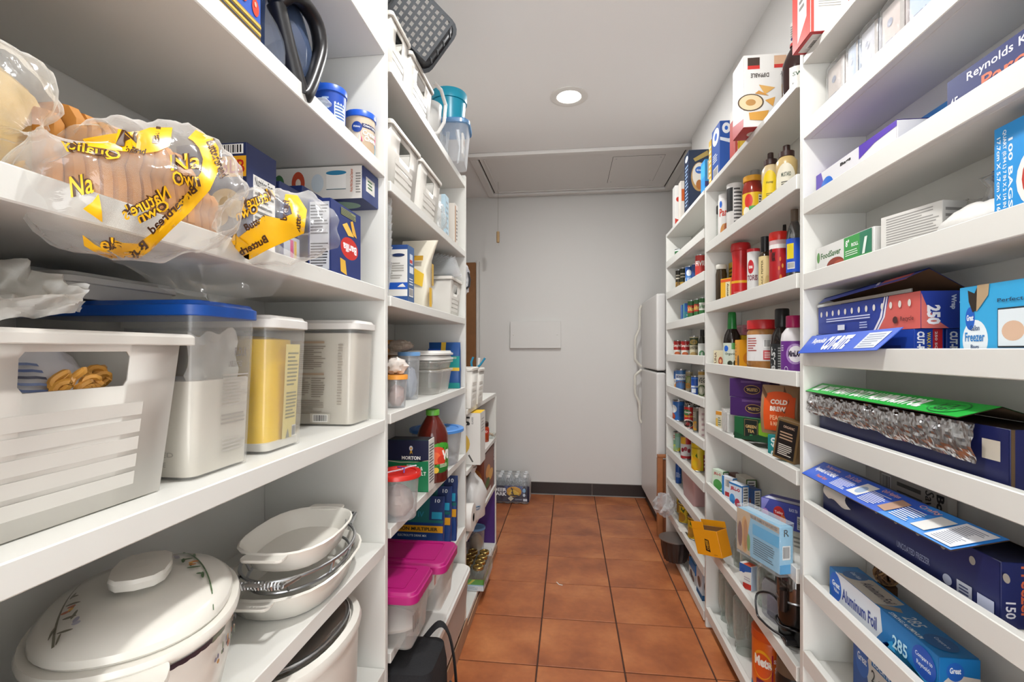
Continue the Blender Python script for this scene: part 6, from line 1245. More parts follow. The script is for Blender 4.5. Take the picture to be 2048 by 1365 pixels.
bottle('salsa_jar', 'red salsa jar with yellow lid and tomato label', 1484, 1526, z, 343, [(.9, 0), (.98, .03), (1, .1), (1, .62), (.92, .72), (.8, .8)], M('#8e2a1c', .12), [(.86, .8), (.92, .81), (.92, .89), (.86, .9), (0, .9)], M('#d89a24', .35), [('r', .02, .02, .98, .98, '#e0b41c'), ('e', .38, .72, .17, .22, '#cf2f24'), ('p', [(.0, .0), (.6, .0), (.9, .35), (.6, .3), (.2, .1)], '#d8562c'), ('r', .4, .42, .98, .55, '#3f9a44'), ('e', .28, .4, .14, .14, '#e6e2d4'), ('r', .78, .1, .98, .9, '#dcd6c4'), ('l', .8, .12, .96, .88, '#3a3830', 9)], (.05, .6), 'jar', .655)
MU = M('#c9b48a', .3); DB = M('#3a2420', .35); SQ = [(.8, 0), (.95, .03), (1, .2), (.9, .45), (.98, .62), (.95, .72), (.6, .8)]; SQC = [(.62, .79), (.7, .8), (.7, .88), (.34, .9), (.32, .99), (.2, 1), (0, 1)]
bottle('mustard_bottle', 'squeeze bottle with yellow label and brown cap beside the salsa', 1522, 1560, z, 306, SQ, MU, SQC, DB, [('e', .5, .5, .4, .55, '#e3c414'), ('l', .35, .2, .7, .45, '#8a7a30', 5), ('t', .35, .68, .65, .76, 'Honey', '#3a3420')], (.08, .66), xc=.655)
bottle('mustard_bottle', 'squeeze bottle with pale label and brown cap next to the post', 1550, 1596, z, 291, SQ, M('#c7ab72', .3), SQC, DB, [('e', .5, .5, .4, .5, '#ddd6c2'), ('t', .35, .62, .7, .74, 'MUSTARD', '#3a4a3a', 0, .02), ('l', .35, .2, .65, .5, '#55524a', 5), ('p', [(.6, 0), (1, 0), (1, .4)], '#7a6a58')], (.08, .66), xc=.655)
bottle('vinegar_bottle', 'bottle with grey cap standing behind the salsa jar', 1499, 1521, z, 330, STP[:2] + [(1, .6), (.5, .85)], CL('#d9d6cc', .4, .1, 1), [(.8, .84), (.82, .85), (.82, .98), (0, 1)], M('#9a9894', .5), xc=.703)

z = SS(2)
bottle('pickle_jar', 'dark pickle jar with white lid at the end of the spice shelf', 1431, 1454, z, 524, [(.9, 0), (1, .03), (1, .72), (.85, .82)], M('#3c2f1e', .12), [(.9, .83), (.96, .84), (.96, .92), (.9, .93), (0, .93)], M('#d6d3c8', .35), xc=.64, cat='jar')
free_box('rice_box', 'tall yellow box with black print behind the red creamer', 'box', (.695, yb(1475, .69), z), -PI / 2, .09, .05, .185, '#d8b02a', [('front', [('l', .1, .2, .9, .9, '#5a4a1c', 8)]), ('right', [('r', .2, .6, .8, .8, '#3a3018')])])
free_box('soup_box', 'small yellow and orange box before the tall yellow box', 'box', (.632, yb(1456, .63), z), -PI / 2 + .5, .05, .03, .105, '#e0a81c', [('front', [('r', .5, .0, .95, .85, '#dcd2ac'), ('t', .58, .1, .85, .8, 'Yummy', '#3a3018', 90, .03), ('r', 0, .86, 1, .96, '#d8541c'), ('e', .2, .2, .14, .1, '#c9781c')])], cols={'right': '#d89a1c'})
RJ = M('#c01c1e', .28)
y, r, h = cyl_at('R', 1462, 1500, z, .655, 486)
rev('creamer_jug', 'bright red plastic creamer jug with wide cap and yellow band', 'jug', 'R', y, .655, z, [('jug', [(r * .95, 0), (r, .004), (r, h * .2), (r, h * .36), (r * .9, h * .5), (r * .86, h * .68), (r * .96, h * .84), (r * .96, h * .86)], RJ), ('yellow_band', [(r * 1.01, h * .32), (r * 1.012, h * .36)], M('#e0a41c', .35)), ('cap', [(r * 1.0, h * .85), (r * 1.08, h * .86), (r * 1.08, h * .93), (r * 1.0, h * .98), (r * .4, h), (0, h)], M('#b81a1c', .3))], [(r * 1.01, .02, h * .28, 2.2, 0, [('l', .2, .1, .7, .5, '#e08a84', 3)])])
bottle('spice_can', 'white spice can with red lid and dark red printing', 1494, 1520, z, 499, STP[:3], M('#e0ddda', .4), [(1.02, .94), (1.04, .95), (1.02, 1), (0, 1)], M('#c9242c', .35), [('e', .35, .68, .22, .15, '#c2242c'), ('t', .22, .64, .48, .72, 'tone', '#f2e6e0', 0, .04), ('t', .1, .38, .8, .5, 'TORIS', '#7a2c3c', 0, .03), ('r', .1, .06, .3, .13, '#3a6a9a'), ('r', .5, .06, .8, .13, '#b84a3c')], (.02, .93), cat='can', xc=.652)
bottle('pepper_bottle', 'bottle with black cap and cream label beside the red shaker', 1517, 1543, z, 473, [(.95, 0), (1, .02), (1, .66), (.6, .74)], M('#3a2c1c', .2), [(.62, .73), (.66, .74), (.66, .99), (0, 1)], BLACK, [('r', 0, 0, 1, 1, '#d9c48c'), ('t', .28, .15, .42, .9, 'BLACK PEPPER', '#4a3c24', 90, .02), ('e', .7, .3, .2, .2, '#c9b074')], (.02, .66), xc=.655)
bottle('pepper_shaker', 'red crushed pepper shaker with red lid', 1538, 1577, z, 466, STP[:2] + [(1, .78)], M('#b01c22', .35), [(1, .86), (1.03, .87), (1.03, .97), (.98, 1), (0, 1)], M('#d8281c', .3), [('t', .12, .66, .4, .95, 'Tex', '#3a0c0e', 0, .06), ('e', .62, .3, .05, .06, '#e07a2c'), ('e', .55, .5, .04, .05, '#d86a2c'), ('e', .7, .55, .04, .05, '#e0a04c'), ('e', .6, .7, .04, .05, '#d86a2c'), ('r', .82, .1, .98, .3, '#e6dcd4')], (.02, .76), 'shaker', .655, extra=[('clear_band', [(1.0, .78), (1.0, .86)], M('#c9a8a8', .3)), ('white_band', [(1.012, .72), (1.012, .79)], M('#e6e0dc', .4))])
bottle('sauce_bottle', 'dark bottle with blue and yellow label beside the shelf post', 1572, 1606, z, 418, [(.95, 0), (1, .02), (1, .62), (.9, .72), (.4, .85)], CL('#2c2f2e', .7, .06, 1), [(.42, .84), (.46, .85), (.46, .99), (0, 1)], M('#6a5a4a', .4), [('r', 0, 0, 1, 1, '#1c4fc0'), ('r', .1, .4, .5, .85, '#e0c81c'), ('b', .15, .1, .55, .3)], (.2, .62), xc=.66)
t = bottle('extract_bottle', 'small clear bottle with dark stopper behind the red shaker', 1562, 1576, z, 450, [(.9, 0), (1, .03), (1, .7), (.5, .82)], GLASS, [(.6, .82), (.62, .83), (.5, 1), (0, 1)], BLACK, xc=.713)

z = SS(3)
free_box('soup_box', 'small cream and red carton at the end of the peanut butter shelf', 'box', (.638, 2.11, z), -PI / 2 + .4, .06, .03, .075, '#d9cfae', [('front', [('t', .08, .1, .3, .9, 'TUNA', '#5a2c24', 90, .02), ('e', .7, .4, .22, .24, '#a8442c'), ('e', .7, .4, .12, .12, '#e0b07a')])])
free_box('gelatin_box', 'yellow boxes corner behind the green-capped bottle', 'box', (.698, 2.065, z), -PI / 2, .16, .045, .135, '#d8b41c', [('front', [('l', .05, .1, .4, .9, '#5a4a14', 6), ('r', .6, .3, .95, .8, '#c9a01c')]), ('right', [('l', .1, .2, .9, .8, '#4a3c14', 5)])])
free_box('pink_box', 'flat pink box lying on the yellow box', 'box', (.698, 2.06, z + .1355), -PI / 2 + .05, .16, .045, .04, '#b5707c', [('front', [('e', .3, .5, .1, .4, '#d8a0a4'), ('r', .6, .2, .9, .8, '#8f4a5a')]), ('right', [('l', .1, .3, .9, .7, '#8f4a5a', 2)])])
bottle('soy_bottle', 'dark soy sauce bottle with green neck wrap and leaf label', 1446, 1482, z, 625, [(.9, 0), (1, .03), (1, .5), (.9, .6), (.55, .7), (.5, .72)], M('#1c1410', .12), [(.54, .7), (.5, .8), (.47, .97), (.4, 1), (0, 1)], M('#1c7a34', .3), [('r', 0, 0, 1, 1, '#c6cfc0'), ('e', .25, .78, .12, .12, '#1f5fc0'), ('t', .2, .5, .7, .62, 'Organic', '#3a4a34', 0, .02), ('e', .7, .2, .1, .12, '#1c2418'), ('e', .8, .35, .1, .08, '#24301c'), ('e', .45, .2, .12, .1, '#2a3424'), ('r', .52, .75, .68, 1, '#3f8a3c')], (.02, .46), xc=.645)
free_box('salt_packet', 'narrow orange box between the soy bottle and the peanut butter', 'box', (.665, yb(1486, .655), z), -PI / 2, .05, .06, .115, '#e09a1c', [('front', [('l', .1, .1, .3, .9, '#a8641c', 7), ('e', .7, .3, .2, .2, '#5a3c1c')]), ('right', [('e', .5, .4, .3, .2, '#c9781c')])])
bottle('peanut_butter_jar', 'peanut butter jar with red lid and white label', 1493, 1558, z, 641, [(.92, 0), (1, .03), (1, .76), (.93, .8), (.9, .82)], M('#a5713c', .25), [(.95, .82), (1.0, .83), (1.0, .98), (.96, 1), (0, 1)], M('#b81c20', .35), [('r', 0, 0, 1, 1, '#dedad8'), ('l', .08, .35, .38, .9, '#a8504c', 6), ('r', .55, .35, .86, .85, '#d6d2d0'), ('b', .56, .5, .84, .82), ('r', .55, .05, .8, .4, '#c2383c'), ('l', .58, .1, .78, .36, '#e8d6d2', 4)], (.22, .72), 'jar', .665)
bottle('sauce_bottle', 'black bottle with wide black cap beside the purple bottle', 1540, 1588, z, 618, [(.94, 0), (1, .02), (1, .48), (.92, .58), (.6, .7), (.54, .72)], M('#241a18', .15), [(.56, .71), (.62, .72), (.62, .98), (.56, 1), (0, 1)], BLACK, [('r', 0, 0, 1, 1, '#26282a'), ('t', .1, .1, .3, .9, 'BLAST', '#c9c9c6', 90, .04), ('l', .4, .1, .6, .9, '#9a9a98', 9), ('b', .68, .2, .9, .8)], (.02, .46), xc=.675)
bottle('medicine_bottle', 'white and purple bottle with magenta cap beside the shelf post', 1561, 1612, z, 632, [(.94, 0), (1, .02), (1, .6), (.92, .7), (.55, .8), (.5, .81)], M('#ddd8da', .3), [(.55, .8), (.6, .81), (.6, .99), (.56, 1), (0, 1)], M('#b0185c', .3), [('r', 0, 0, 1, 1, '#6a2c86'), ('e', .6, .62, .3, .3, '#a884bc'), ('e', .62, .62, .24, .24, '#e6dfe6'), ('t', .38, .54, .8, .72, 'MiraLAX', '#2a1838', 0, .06), ('e', .3, .16, .07, .1, '#d8cfe0'), ('e', .3, .16, .055, .08, '#6a2c86'), ('l', .08, .7, .2, .9, '#cfc0dc', 3)], (.02, .58), xc=.655)

# tea shelf
z = SS(4); rzt = -PI / 2 + .66
nrm = Vector((math.sin(rzt), -math.cos(rzt), 0))
def tea(name, label, z, w, d, h, col, prints, fx, fy, dz=0, cols=None):
    z += .021
    c = Vector((fx, fy, 0)) - nrm * d / 2
    return free_box(name, label, 'box', (c.x, c.y, z), rzt + dz, w, d, h, col, prints, cols=cols)
tea('tea_box', 'green tea box at the bottom of the tilted tea stack', z, .15, .062, .078, '#1d5a34', [('front', [('p', [(.5, 0), (1, 0), (1, 1), (.65, 1)], '#3f8a2c'), ('e', .72, .55, .2, .3, '#7fae2a'), ('r', .24, .1, .6, .95, '#1c2420'), ('r', .26, .13, .58, .92, '#8a7a50'), ('r', .27, .15, .57, .9, '#1c2420'), ('t', .29, .54, .55, .68, 'GREEN', '#d8b070', 0, .02), ('t', .34, .34, .5, .48, 'TEA', '#d8b070', 0, .02), ('e', .43, .22, .04, .05, '#3f8a4c'), ('p', [(0, 0), (1, 0), (1, .2), (.6, .3), (.3, .15), (0, .3)], '#17442a')])], .632, 1.735)
for k, (lb, dx, dzr) in enumerate((('lower', .0, .05), ('upper', -.003, -.02))):
    tea('tea_box', lb + ' purple tea box with gold emblem in the tilted tea stack', z + .0785 + k * .0665, .15, .06, .066, '#41215c', [('front', [('e', .58, .44, .2, .24, '#c9a24a'), ('e', .58, .44, .19, .215, '#2a1a34'), ('t', .44, .36, .72, .52, 'CELESTIAL', '#d8b86a', 180, .02), ('l', .3, .78, .8, .9, '#8a6aa0', 2)]), ('left', [('r', 0, 0, 1, 1, '#d6d2cc')])], (.628 + dx), 1.765, dzr, {'left': '#d6d2cc'})
t = thing('clear_pack', 'clear plastic sleeve of white tea bags at the end of the tea stack', 'packet', (.612, 1.915, z + .021)); 
for k in range(3): b = MB(); b.box(-.022, .022, -.028 + .02 * k, -.012 + .02 * k, .002, .075 + .005 * k, CL('#dcdad4', .75, .3, .4)); b.build('tea_bag', t, .004, 2)
b = MB(); loft(b, [[(x, y - .002, zz) for x, y in rrect(.052, .068, .01)] for zz in (.0005, .05, .09)], CL('#f2f2f0', .12, .1, 1.2, .6, 50), cap0=False, cap1=False); b.build('sleeve', t)
free_box('tea_box', 'small white and brown box standing behind the purple tea boxes', 'box', (.66, 1.90, z + .06), -PI / 2 + .3, .05, .04, .12, '#ddd8d0', [('front', [('r', 0, 0, 1, .45, '#6a2c1c'), ('l', .2, .55, .8, .9, '#6a5a50', 4), ('l', .2, .1, .8, .3, '#cfa890', 2)])])
free_box('food_box', 'box lying under the small white and brown box', 'box', (.668, 1.90, z), -PI / 2 + .2, .09, .06, .0595, '#8a6a54', [('front', [('l', .1, .2, .9, .8, '#c9b8a4', 3)])])
free_box('food_box', 'little orange and white box at the far end of the tea shelf', 'box', (.64, 2.115, z), -PI / 2 + .4, .035, .03, .075, '#dcd2bc', [('front', [('r', 0, .8, 1, 1, '#d8902c'), ('r', 0, 0, .35, .6, '#e0b44c'), ('l', .4, .2, .9, .7, '#6a7a5a', 4)])])
c = Vector((.66, 1.50, z + .0)); 
t = pouch('torn kraft bag with orange cold brew label leaning on the tea stack', (.645, 1.555, z + .075), rzt, .115, .15, .04, '#9a7a5a', [('r', .12, .08, .95, .78, '#d8521c'), ('e', .5, .78, .36, .1, '#d8521c'), ('t', .3, .62, .75, .72, 'COLD', '#f4e6d8', 0, .05), ('t', .3, .48, .72, .58, 'BREW', '#f4e6d8', 0, .05), ('t', .3, .3, .7, .4, 'PEACH', '#f0b48a', 0, .03), ('t', .3, .18, .72, .27, '& MANGO', '#f0b48a', 0, .03), ('p', [(.0, 1.0), (.2, .8), (.16, .72), (.04, .86)], '#6a4a30'), ('p', [(.6, 1), (.8, .7), (.7, .45), (.62, .5)], '#5a3f2a')], name='tea_pouch')
free_box('tea_box', 'box supporting the orange pouch, teal with white letters', 'box', (.66, 1.545, z), rzt, .09, .06, .074, '#1f8a8c', [('front', [('t', .1, .15, .3, .9, 'B 60', '#e6f0ee', 90, .04)])])
t = free_box('coffee_tin', 'dark gold-edged tin leaning out over the shelf lip', 'tin', (.612, 1.435, z + .024), (0, .16, -PI / 2 + .5), .07, .035, .115, '#6a5230', [('front', [('r', .08, .06, .92, .94, '#1c1614'), ('t', .3, .8, .8, .86, 'ORGANIC', '#c9a890'), ('l', .2, .12, .8, .4, '#cfc8bc', 6), ('l', .2, .5, .8, .72, '#a88a70', 3)])], cols={'right': '#7a5c38', 'left': '#7a5c38'}, body='tin')

# gelatin shelf
z = SS(5)
def jello(label, px, x, w, h, col, items, rz=.4, d=.028, side='#2c7a3c', dz=0):
    return free_box('gelatin_box', label, 'box', (x, yb(px, x), z + dz), -PI / 2 + rz, w, d, h, col, [('front', items), ('right', [('r', .1, .05, .9, .95, '#dcdad4'), ('l', .2, .1, .8, .9, '#5a5a58', 7)])], cols={'right': side}, group='small gelatin dessert boxes')
jello('green and white gelatin box at the far end of its shelf', 1441, .632, .065, .085, '#cfe0cc', [('e', .5, .3, .4, .25, '#4f9a4c'), ('t', .15, .72, .8, .88, 'JELL-O', '#b83a44', 0, .04), ('r', 0, 0, 1, .08, '#3f8a44')])
jello('white gelatin box edge behind the blue one, second from the far end', 1459, .634, .06, .085, '#dfe6ee', [('b', .3, .5, .9, .9), ('r', 0, 0, .2, 1, '#2f7fc4'), ('r', .3, .1, .9, .3, '#c2383c')], .4, .02, '#2f7fc4')
jello('blue and white gelatin box with raspberry picture at the shelf lip', 1478, .634, .07, .088, '#d8e4f0', [('e', .25, .3, .22, .22, '#3f8fd0'), ('e', .65, .22, .2, .18, '#b8344c'), ('e', .8, .12, .14, .12, '#a82c44'), ('t', .12, .66, .85, .84, 'JELL-O', '#c22c34', 0, .05), ('r', .0, .92, 1, 1, '#2f7fc4')], .35, .03, '#1f6fb8')
jello('dark gelatin box lying behind with red fruit picture', 1474, .695, .08, .07, '#6a4034', [('e', .5, .5, .3, .3, '#b84a34'), ('l', .1, .7, .9, .9, '#c9b8a4', 1)], .1, .04, '#3f6a34')
jello('white and green gelatin box at the back of its shelf', 1492, .70, .09, .085, '#cfcabc', [('e', .7, .4, .2, .2, '#4f8a3c'), ('e', .4, .3, .2, .2, '#a8342c')], .1, .04, '#4a6a34')
jello('navy gelatin box behind the raspberry one', 1502, .672, .07, .08, '#2c4a7a', [('e', .5, .4, .3, .2, '#7a3a2c')], .3, .03, '#1f4f94')
t = free_box('tea_box', 'blue black tea box with red emblem on top of the bun package', 'box', (.652, 1.53, z + .062), rzt + .05, .125, .06, .075, '#4a50a0', [('front', [('e', .42, .55, .13, .26, '#c23a34'), ('e', .42, .55, .11, .22, '#b82c2c'), ('t', .32, .48, .52, .62, 'Tetley', '#e6c8c4', 0, .03), ('e', .52, .3, .07, .2, '#d0682c'), ('t', .66, .72, .85, .84, 'BLACK TEA', '#dfe2f2'), ('b', .84, .1, .95, .6, 1), ('e', .1, .4, .08, .2, '#b884c8'), ('p', [(0, 1), (.2, 1), (.08, .6), (0, .5)], '#8a8ad0')]), ('right', [('r', .15, .1, 1, .9, '#dcd8ce'), ('l', .2, .15, .95, .85, '#3a3836', 8)]), ('top', [('r', .05, .1, .9, .5, '#d9dcea')])], cols={'right': '#3a3f8c'})
bx = free_box('food_box', 'low white box lying at the back under the blue tea box', 'box', (.668, 1.525, z), rzt + .05, .12, .07, .0615, '#c9c4ba', [('front', [('l', .1, .2, .9, .8, '#8a8680', 3)])])
# bun package overhanging the lip
t = thing('bun_package', 'clear-wrapped package with bun picture and blue print overhanging the shelf lip', 'package', (.549, 1.44, z - .008), -PI / 2 + .30)
box_parts(t, .175, .04, .125, '#8fc4e0', [('front', [('p', [(0, 0), (.34, 0), (.28, .5), (.36, 1), (0, 1)], '#cdb08a'), ('e', .2, .45, .09, .42, '#d8a050'), ('e', .22, .45, .05, .36, '#b87a34'), ('e', .08, .4, .06, .3, '#7a3c24'), ('e', .3, .3, .04, .2, '#6a9a3c'), ('p', [(.36, .9), (1, .86), (1, 1), (.3, 1)], '#b8a898'), ('t', .34, .9, .96, .97, 'YOUR FAMILY FAVORITES', '#3a342e', 0, .02), ('r', .4, .55, 1, .8, '#4fb0e0'), ('l', .42, .1, .9, .5, '#4a6a7c', 8)]), ('right', [('r', 0, 0, 1, .2, '#2f9ad0'), ('b', .2, .3, .8, .6), ('t', .3, .8, .7, .95, 'R', '#2a3a44')])], body='tray', rough=.3)
b = MB(); loft(b, [[(x + .003 * noise.noise(Vector((x * 50, y * 50, zz * 50))), y + .003 * noise.noise(Vector((x * 50, y * 50, zz * 50 + 3))), zz) for x, y in rrect(.185, .05, .012)] for zz in (-.006, .02, .07, .11, .134)], CL('#f2f4f6', .08, .08, 1.2, .6, 40)); weld(b.build('wrapper', t))

# jar shelf
z = SS(6)
t = thing('cheese_box', 'open yellow-orange carton tipped over the shelf lip beside the glass jars', 'box', (.574, 1.985, z + .034)); t.rotation_euler = (.08, -.22, -PI / 2 + .55)
OR = '#e59a14'
box_parts(t, .125, .055, .1, OR, [('front', [('p', [(.4, .2), (.58, .15), (.6, .62), (.44, .66)], '#2c1a10'), ('t', .46, .24, .56, .6, 'CHEESE', '#e0a82c', 90, .02), ('l', .7, .06, .85, .1, '#8a5a14', 1)]), ('left', [('r', .1, .1, .9, .9, '#cfc6b8')])], {'left': '#d9a53c', 'top': '#4a3018', 'right': '#d88c14'})
b = MB(); b.box(-.0625, .0, -.028, -.0265, .1005, .13, M(OR, .4)); o = b.build('top_flap', t); b = MB(); b.box(-.0625, .0625, .0265, .028, .1005, .125, M(OR, .4)); b.build('back_flap', t)
def mason(label, y, x, z, h, r, inv=False, lidm=None, group=None):
    t = thing('mason_jar', label, 'jar', (x, y, z), 0, group); pr = [(r * .85, 0), (r * .98, .004), (r, .015), (r, h * .66), (r * .95, h * .74), (r * .76, h * .82), (r * .76, h * .84), (r * .82, h * .85), (r * .78, h * .88), (r * .82, h * .9), (r * .78, h * .93), (r * .8, h), (r * .74, h), (r * .72, h * .84), (r * .92, h * .7), (r * .95, .02), (0, .012)]
    if inv: pr = [(a, h - q) for a, q in pr]
    b = MB(); b.lathe(pr, CL('#dfe6e0', .1, .04, 1.5), 32); b.build('glass', t)
    if lidm: b = MB(); b.lathe([(r * .84, h * .88), (r * .88, h * .89), (r * .88, h * 1.01), (r * .84, h * 1.03), (0, h * 1.03)], lidm, 32); b.build('lid', t)
    p = Print()
    return t
mason('clear glass canning jar, first behind the orange carton', 1.965, .672, z, .13, .032)
mason('taller clear glass canning jar next to the orange carton', 1.85, .668, z, .165, .042)
mason('clear glass canning jar partly behind the tall one', 1.765, .698, z, .14, .028)
mason('wide glass jar with brassy gold lid on the jar shelf', 1.672, .672, z, .165, .052, False, M('#a8893f', .35, .7))
free_box('sugar_box', 'small white, red and blue box standing before the gold-lidded jar', 'box', (.632, yb(1490, .62), z), -PI / 2 + .5, .05, .03, .085, '#e0ddd8', [('front', [('p', [(0, .62), (1, .8), (1, 1), (0, 1)], '#2c5aa0'), ('e', .3, .74, .18, .1, '#1f4f9a'), ('p', [(.3, 0), (1, .05), (1, .28), (.3, .25)], '#c8382c'), ('l', .4, .36, .9, .55, '#b5a8b0', 2)]), ('top', [('r', .3, 0, .9, 1, '#c8482c')])], cols={'right': '#c9d4e6'})
t = thing('clear_pack', 'clear plastic clamshell pack between the gold-lidded jar and the grinder', 'packet', (.64, 1.585, z), -1.25)
b = MB(); loft(b, [[(x, y, zz) for x, y in rrect(.09, w_, .008)] for zz, w_ in ((.001, .03), (.1, .032), (.115, .006))], CL('#e0dee4', .2, .06, 1.2, .3, 30)); weld(b.build('shell', t)); b = MB(); b.box(-.03, .03, -.008, .008, .005, .07, M('#6a6478', .5, var=.4, bscale=60)); b.build('contents', t, .005, 2)
t = thing('coffee_grinder', 'black electric coffee grinder with its cord hanging over the shelf', 'grinder', (.655, 1.485, z))
b = MB(); b.lathe([(.04, 0), (.044, .004), (.046, .07), (.048, .12), (.047, .125)], M('#161413', .18), 32); b.build('base', t)
b = MB(); b.lathe([(.0475, .1255), (.049, .13), (.048, .2), (.044, .205), (.0, .207)], CL('#4a3c36', .55, .06, 1.2), 32); b.build('clear_lid', t)
b = MB(); b.lathe([(.0482, .121), (.0495, .123), (.0482, .127)], STEEL, 32); b.build('trim_ring', t)
b = MB(); b.tube([(-.045, -.03, .16), (-.047, -.03, .1)], .012, M('#2a2220', .2), 10); b.build('switch', t)
cpts = [(.642, 1.478, z + .055), (.615, 1.49, z + .10), (.582, 1.52, z + .085), (.574, 1.50, z + .035), (.578, 1.46, z + .03), (.585, 1.42, z + .032), (.605, 1.385, z + .03), (.612, 1.355, z + .026)]
cp = []
for i in range(len(cpts) - 1):
    for k in range(5):
        f = k / 5; a = Vector(cpts[max(i - 1, 0)]); b0 = Vector(cpts[i]); c0 = Vector(cpts[i + 1]); d0 = Vector(cpts[min(i + 2, len(cpts) - 1)])
        cp.append(.5 * ((2 * b0) + (c0 - a) * f + (2 * a - 5 * b0 + 4 * c0 - d0) * f * f + (3 * b0 - a - 3 * c0 + d0) * f ** 3) - Vector((.655, 1.43, z)))
b = MB(); b.tube(cp, .0032, BLACK, 8); b.build('cord', t)
b = MB(); b.tube([(.048 * math.cos(a * .2) * 1.06, .048 * math.sin(a * .2) * 1.06, .05 + .002 * math.sin(a)) for a in range(32)], .0032, BLACK, 8); b.build('cord_wrap', t)
b = MB(); b.box(-.0585, -.0285, -.075, -.05, .024, .04, BLACK); pl = b.build('plug', t, .003, 2)

# bottom shelf of the middle unit
z = SS(7)
for k, (y, x, lb) in enumerate(((2.10, .665, 'upside-down quilted glass jar farthest along the bottom shelf'), (1.995, .66, 'upside-down quilted glass jar in the middle of three'), (1.885, .655, 'upside-down quilted glass jar nearest the orange canister'))):
    t = mason(lb, y, x, z, .2, .042, True)
    for q in range(8):
        a = 2 * PI * q / 8; b = MB(); b.tube([(.0425 * math.cos(a), .0425 * math.sin(a), .075), (.0425 * math.cos(a), .0425 * math.sin(a), .185)], .0014, CL('#dfe6e0', .05, .04, .6), 5); b.build('rib', t)
OC = M('#d8641a', .3)
rev('fiber_canister', 'large orange fiber powder canister with magenta save sticker', 'canister', 'R', 1.685, .665, z, [('body', [(.052, 0), (.056, .004), (.056, .17), (.053, .178)], OC), ('lid', [(.054, .177), (.0575, .178), (.0575, .205), (.054, .208), (0, .208)], M('#c9501a', .35))], [(.0563, .005, .17, 2.6, -.05, [('r', 0, .0, .12, .14, '#3f8fc4'), ('e', .38, .6, .22, .28, '#e8a01c'), ('e', .38, .58, .2, .24, '#d8541c'), ('t', .2, .56, .58, .76, 'Meta', '#f6efe4', 0, .05), ('r', .25, .05, .55, .3, '#6a1c3c'), ('t', .28, .14, .5, .22, 'FIBER', '#f0dcd0', 0, .04), ('p', [(.58, .3), (.9, .3), (.9, .85), (.58, .85)], '#b01c4c'), ('t', .62, .7, .84, .78, 'SAVE', '#f4dce4', 0, .04), ('t', .64, .48, .84, .66, '$2', '#f8eef0', 0, .06), ('p', [(.6, .3), (.88, .3), (.88, .42)], '#dcd6d4')])])
rev('spice_canister', 'slim orange and blue canister behind the large orange one', 'canister', 'R', 1.79, .69, z, [('body', [(.032, 0), (.034, .004), (.034, .2)], M('#c9602c', .35)), ('lid', [(.034, .2), (.036, .201), (.036, .22), (0, .222)], M('#8a3a1c', .4))], [(.0343, .03, .19, 2.4, 0, [('r', .1, 0, .6, .75, '#4a6a94'), ('l', .15, .1, .5, .7, '#b9c6da', 7), ('r', .0, .78, 1, 1, '#a8481c')])])
rev('thermos', 'dark metal flask in the shadow beside the orange canister', 'flask', 'R', 1.52, .665, z, [('body', [(.045, 0), (.048, .004), (.048, .15), (.042, .17)], M('#221e1d', .3)), ('lid', [(.043, .169), (.046, .17), (.044, .21), (0, .212)], M('#6a5a4a', .35))])

# ================================================================== far shallow unit: tins and cartons
z = TT(0)
def fb2(name, label, px0, px1, z, pt, x0, x1, col, pr=(), cols=None, h=None):
    yf, yn = yb(px0, x0), yb(px1, x0); h = h or (Zx(pt, x0, yn) - z)
    return rbox(name, label, 'box', x0, x1, yn, yf, z, h, col, pr, cols)
fb2('cereal_box', 'white box with blue dot and red corner, farthest on the top shelf', 1345, 1350, z, 371, .60, .66, '#dcdad6', [('right', [('e', .55, .85, .22, .08, '#1f5fb4'), ('e', .3, .66, .2, .06, '#c2382c'), ('p', [(0, 0), (1, 0), (.6, .14), (0, .2)], '#b8382c'), ('e', .6, .28, .2, .1, '#c9a06a')])])
fb2('cereal_box', 'cream and red box next to the farthest white box', 1357, 1361, z, 362, .605, .66, '#d9d2c8', [('right', [('r', .1, .5, .6, .8, '#c9602c'), ('r', .2, .05, .9, .15, '#b8442c')])])
fb2('cereal_box', 'large navy cereal box with bowl picture on the far top shelf', 1369, 1378, z, 300, .60, .70, '#1b2a44', [('right', [('e', .5, .55, .4, .24, '#b08a50'), ('e', .5, .58, .34, .2, '#dcd6cc'), ('e', .5, .66, .2, .06, '#2a62b4'), ('t', .36, .645, .64, .675, 'Great', '#e8eef4', 0, .03), ('e', .5, .42, .16, .08, '#a8662c'), ('p', [(.2, .85), (.9, .98), (.95, .9), (.3, .8)], '#a8904c'), ('l', .3, .04, .7, .12, '#b9c2d0', 2)]), ('front', [('e', .5, .9, .3, .05, '#d9e2ec'), ('l', .2, .1, .8, .8, '#8fa8c8', 12)])])
fb2('cereal_box', 'small bright blue box with barcode beside the navy cereal box', 1402, 1410, z, 318, .605, .66, '#2f8fd4', [('right', [('b', .2, .4, .9, .95), ('r', 0, .2, 1, .35, '#3a3a7a')]), ('front', [('r', 0, .5, 1, .9, '#3fa8e4')])])
z = TT(1)
can('tuna_can', 'small green and white tin alone on the second shelf from the top', 'R', 1345, 1363, z, 499, .655, '#dfe4e0', [('r', .1, .1, .5, .9, '#2c6a3c'), ('e', .75, .6, .15, .3, '#2f5fa8')])
z = TT(2)
can('food_can', 'black and gold can at the far end of its shelf', 'R', 1351, 1363, z, 540, .645, '#2a2418', [('r', 0, .05, 1, .5, '#a8843c'), ('e', .5, .3, .3, .2, '#6a4a1c'), ('l', .2, .6, .8, .85, '#cfc6b0', 2)])
can('food_can', 'dark green and gold can beside the black and gold one', 'R', 1360, 1372, z, 536, .66, '#26301c', [('r', 0, .1, 1, .45, '#b08c34'), ('l', .2, .6, .8, .85, '#cfc6b0', 2)])
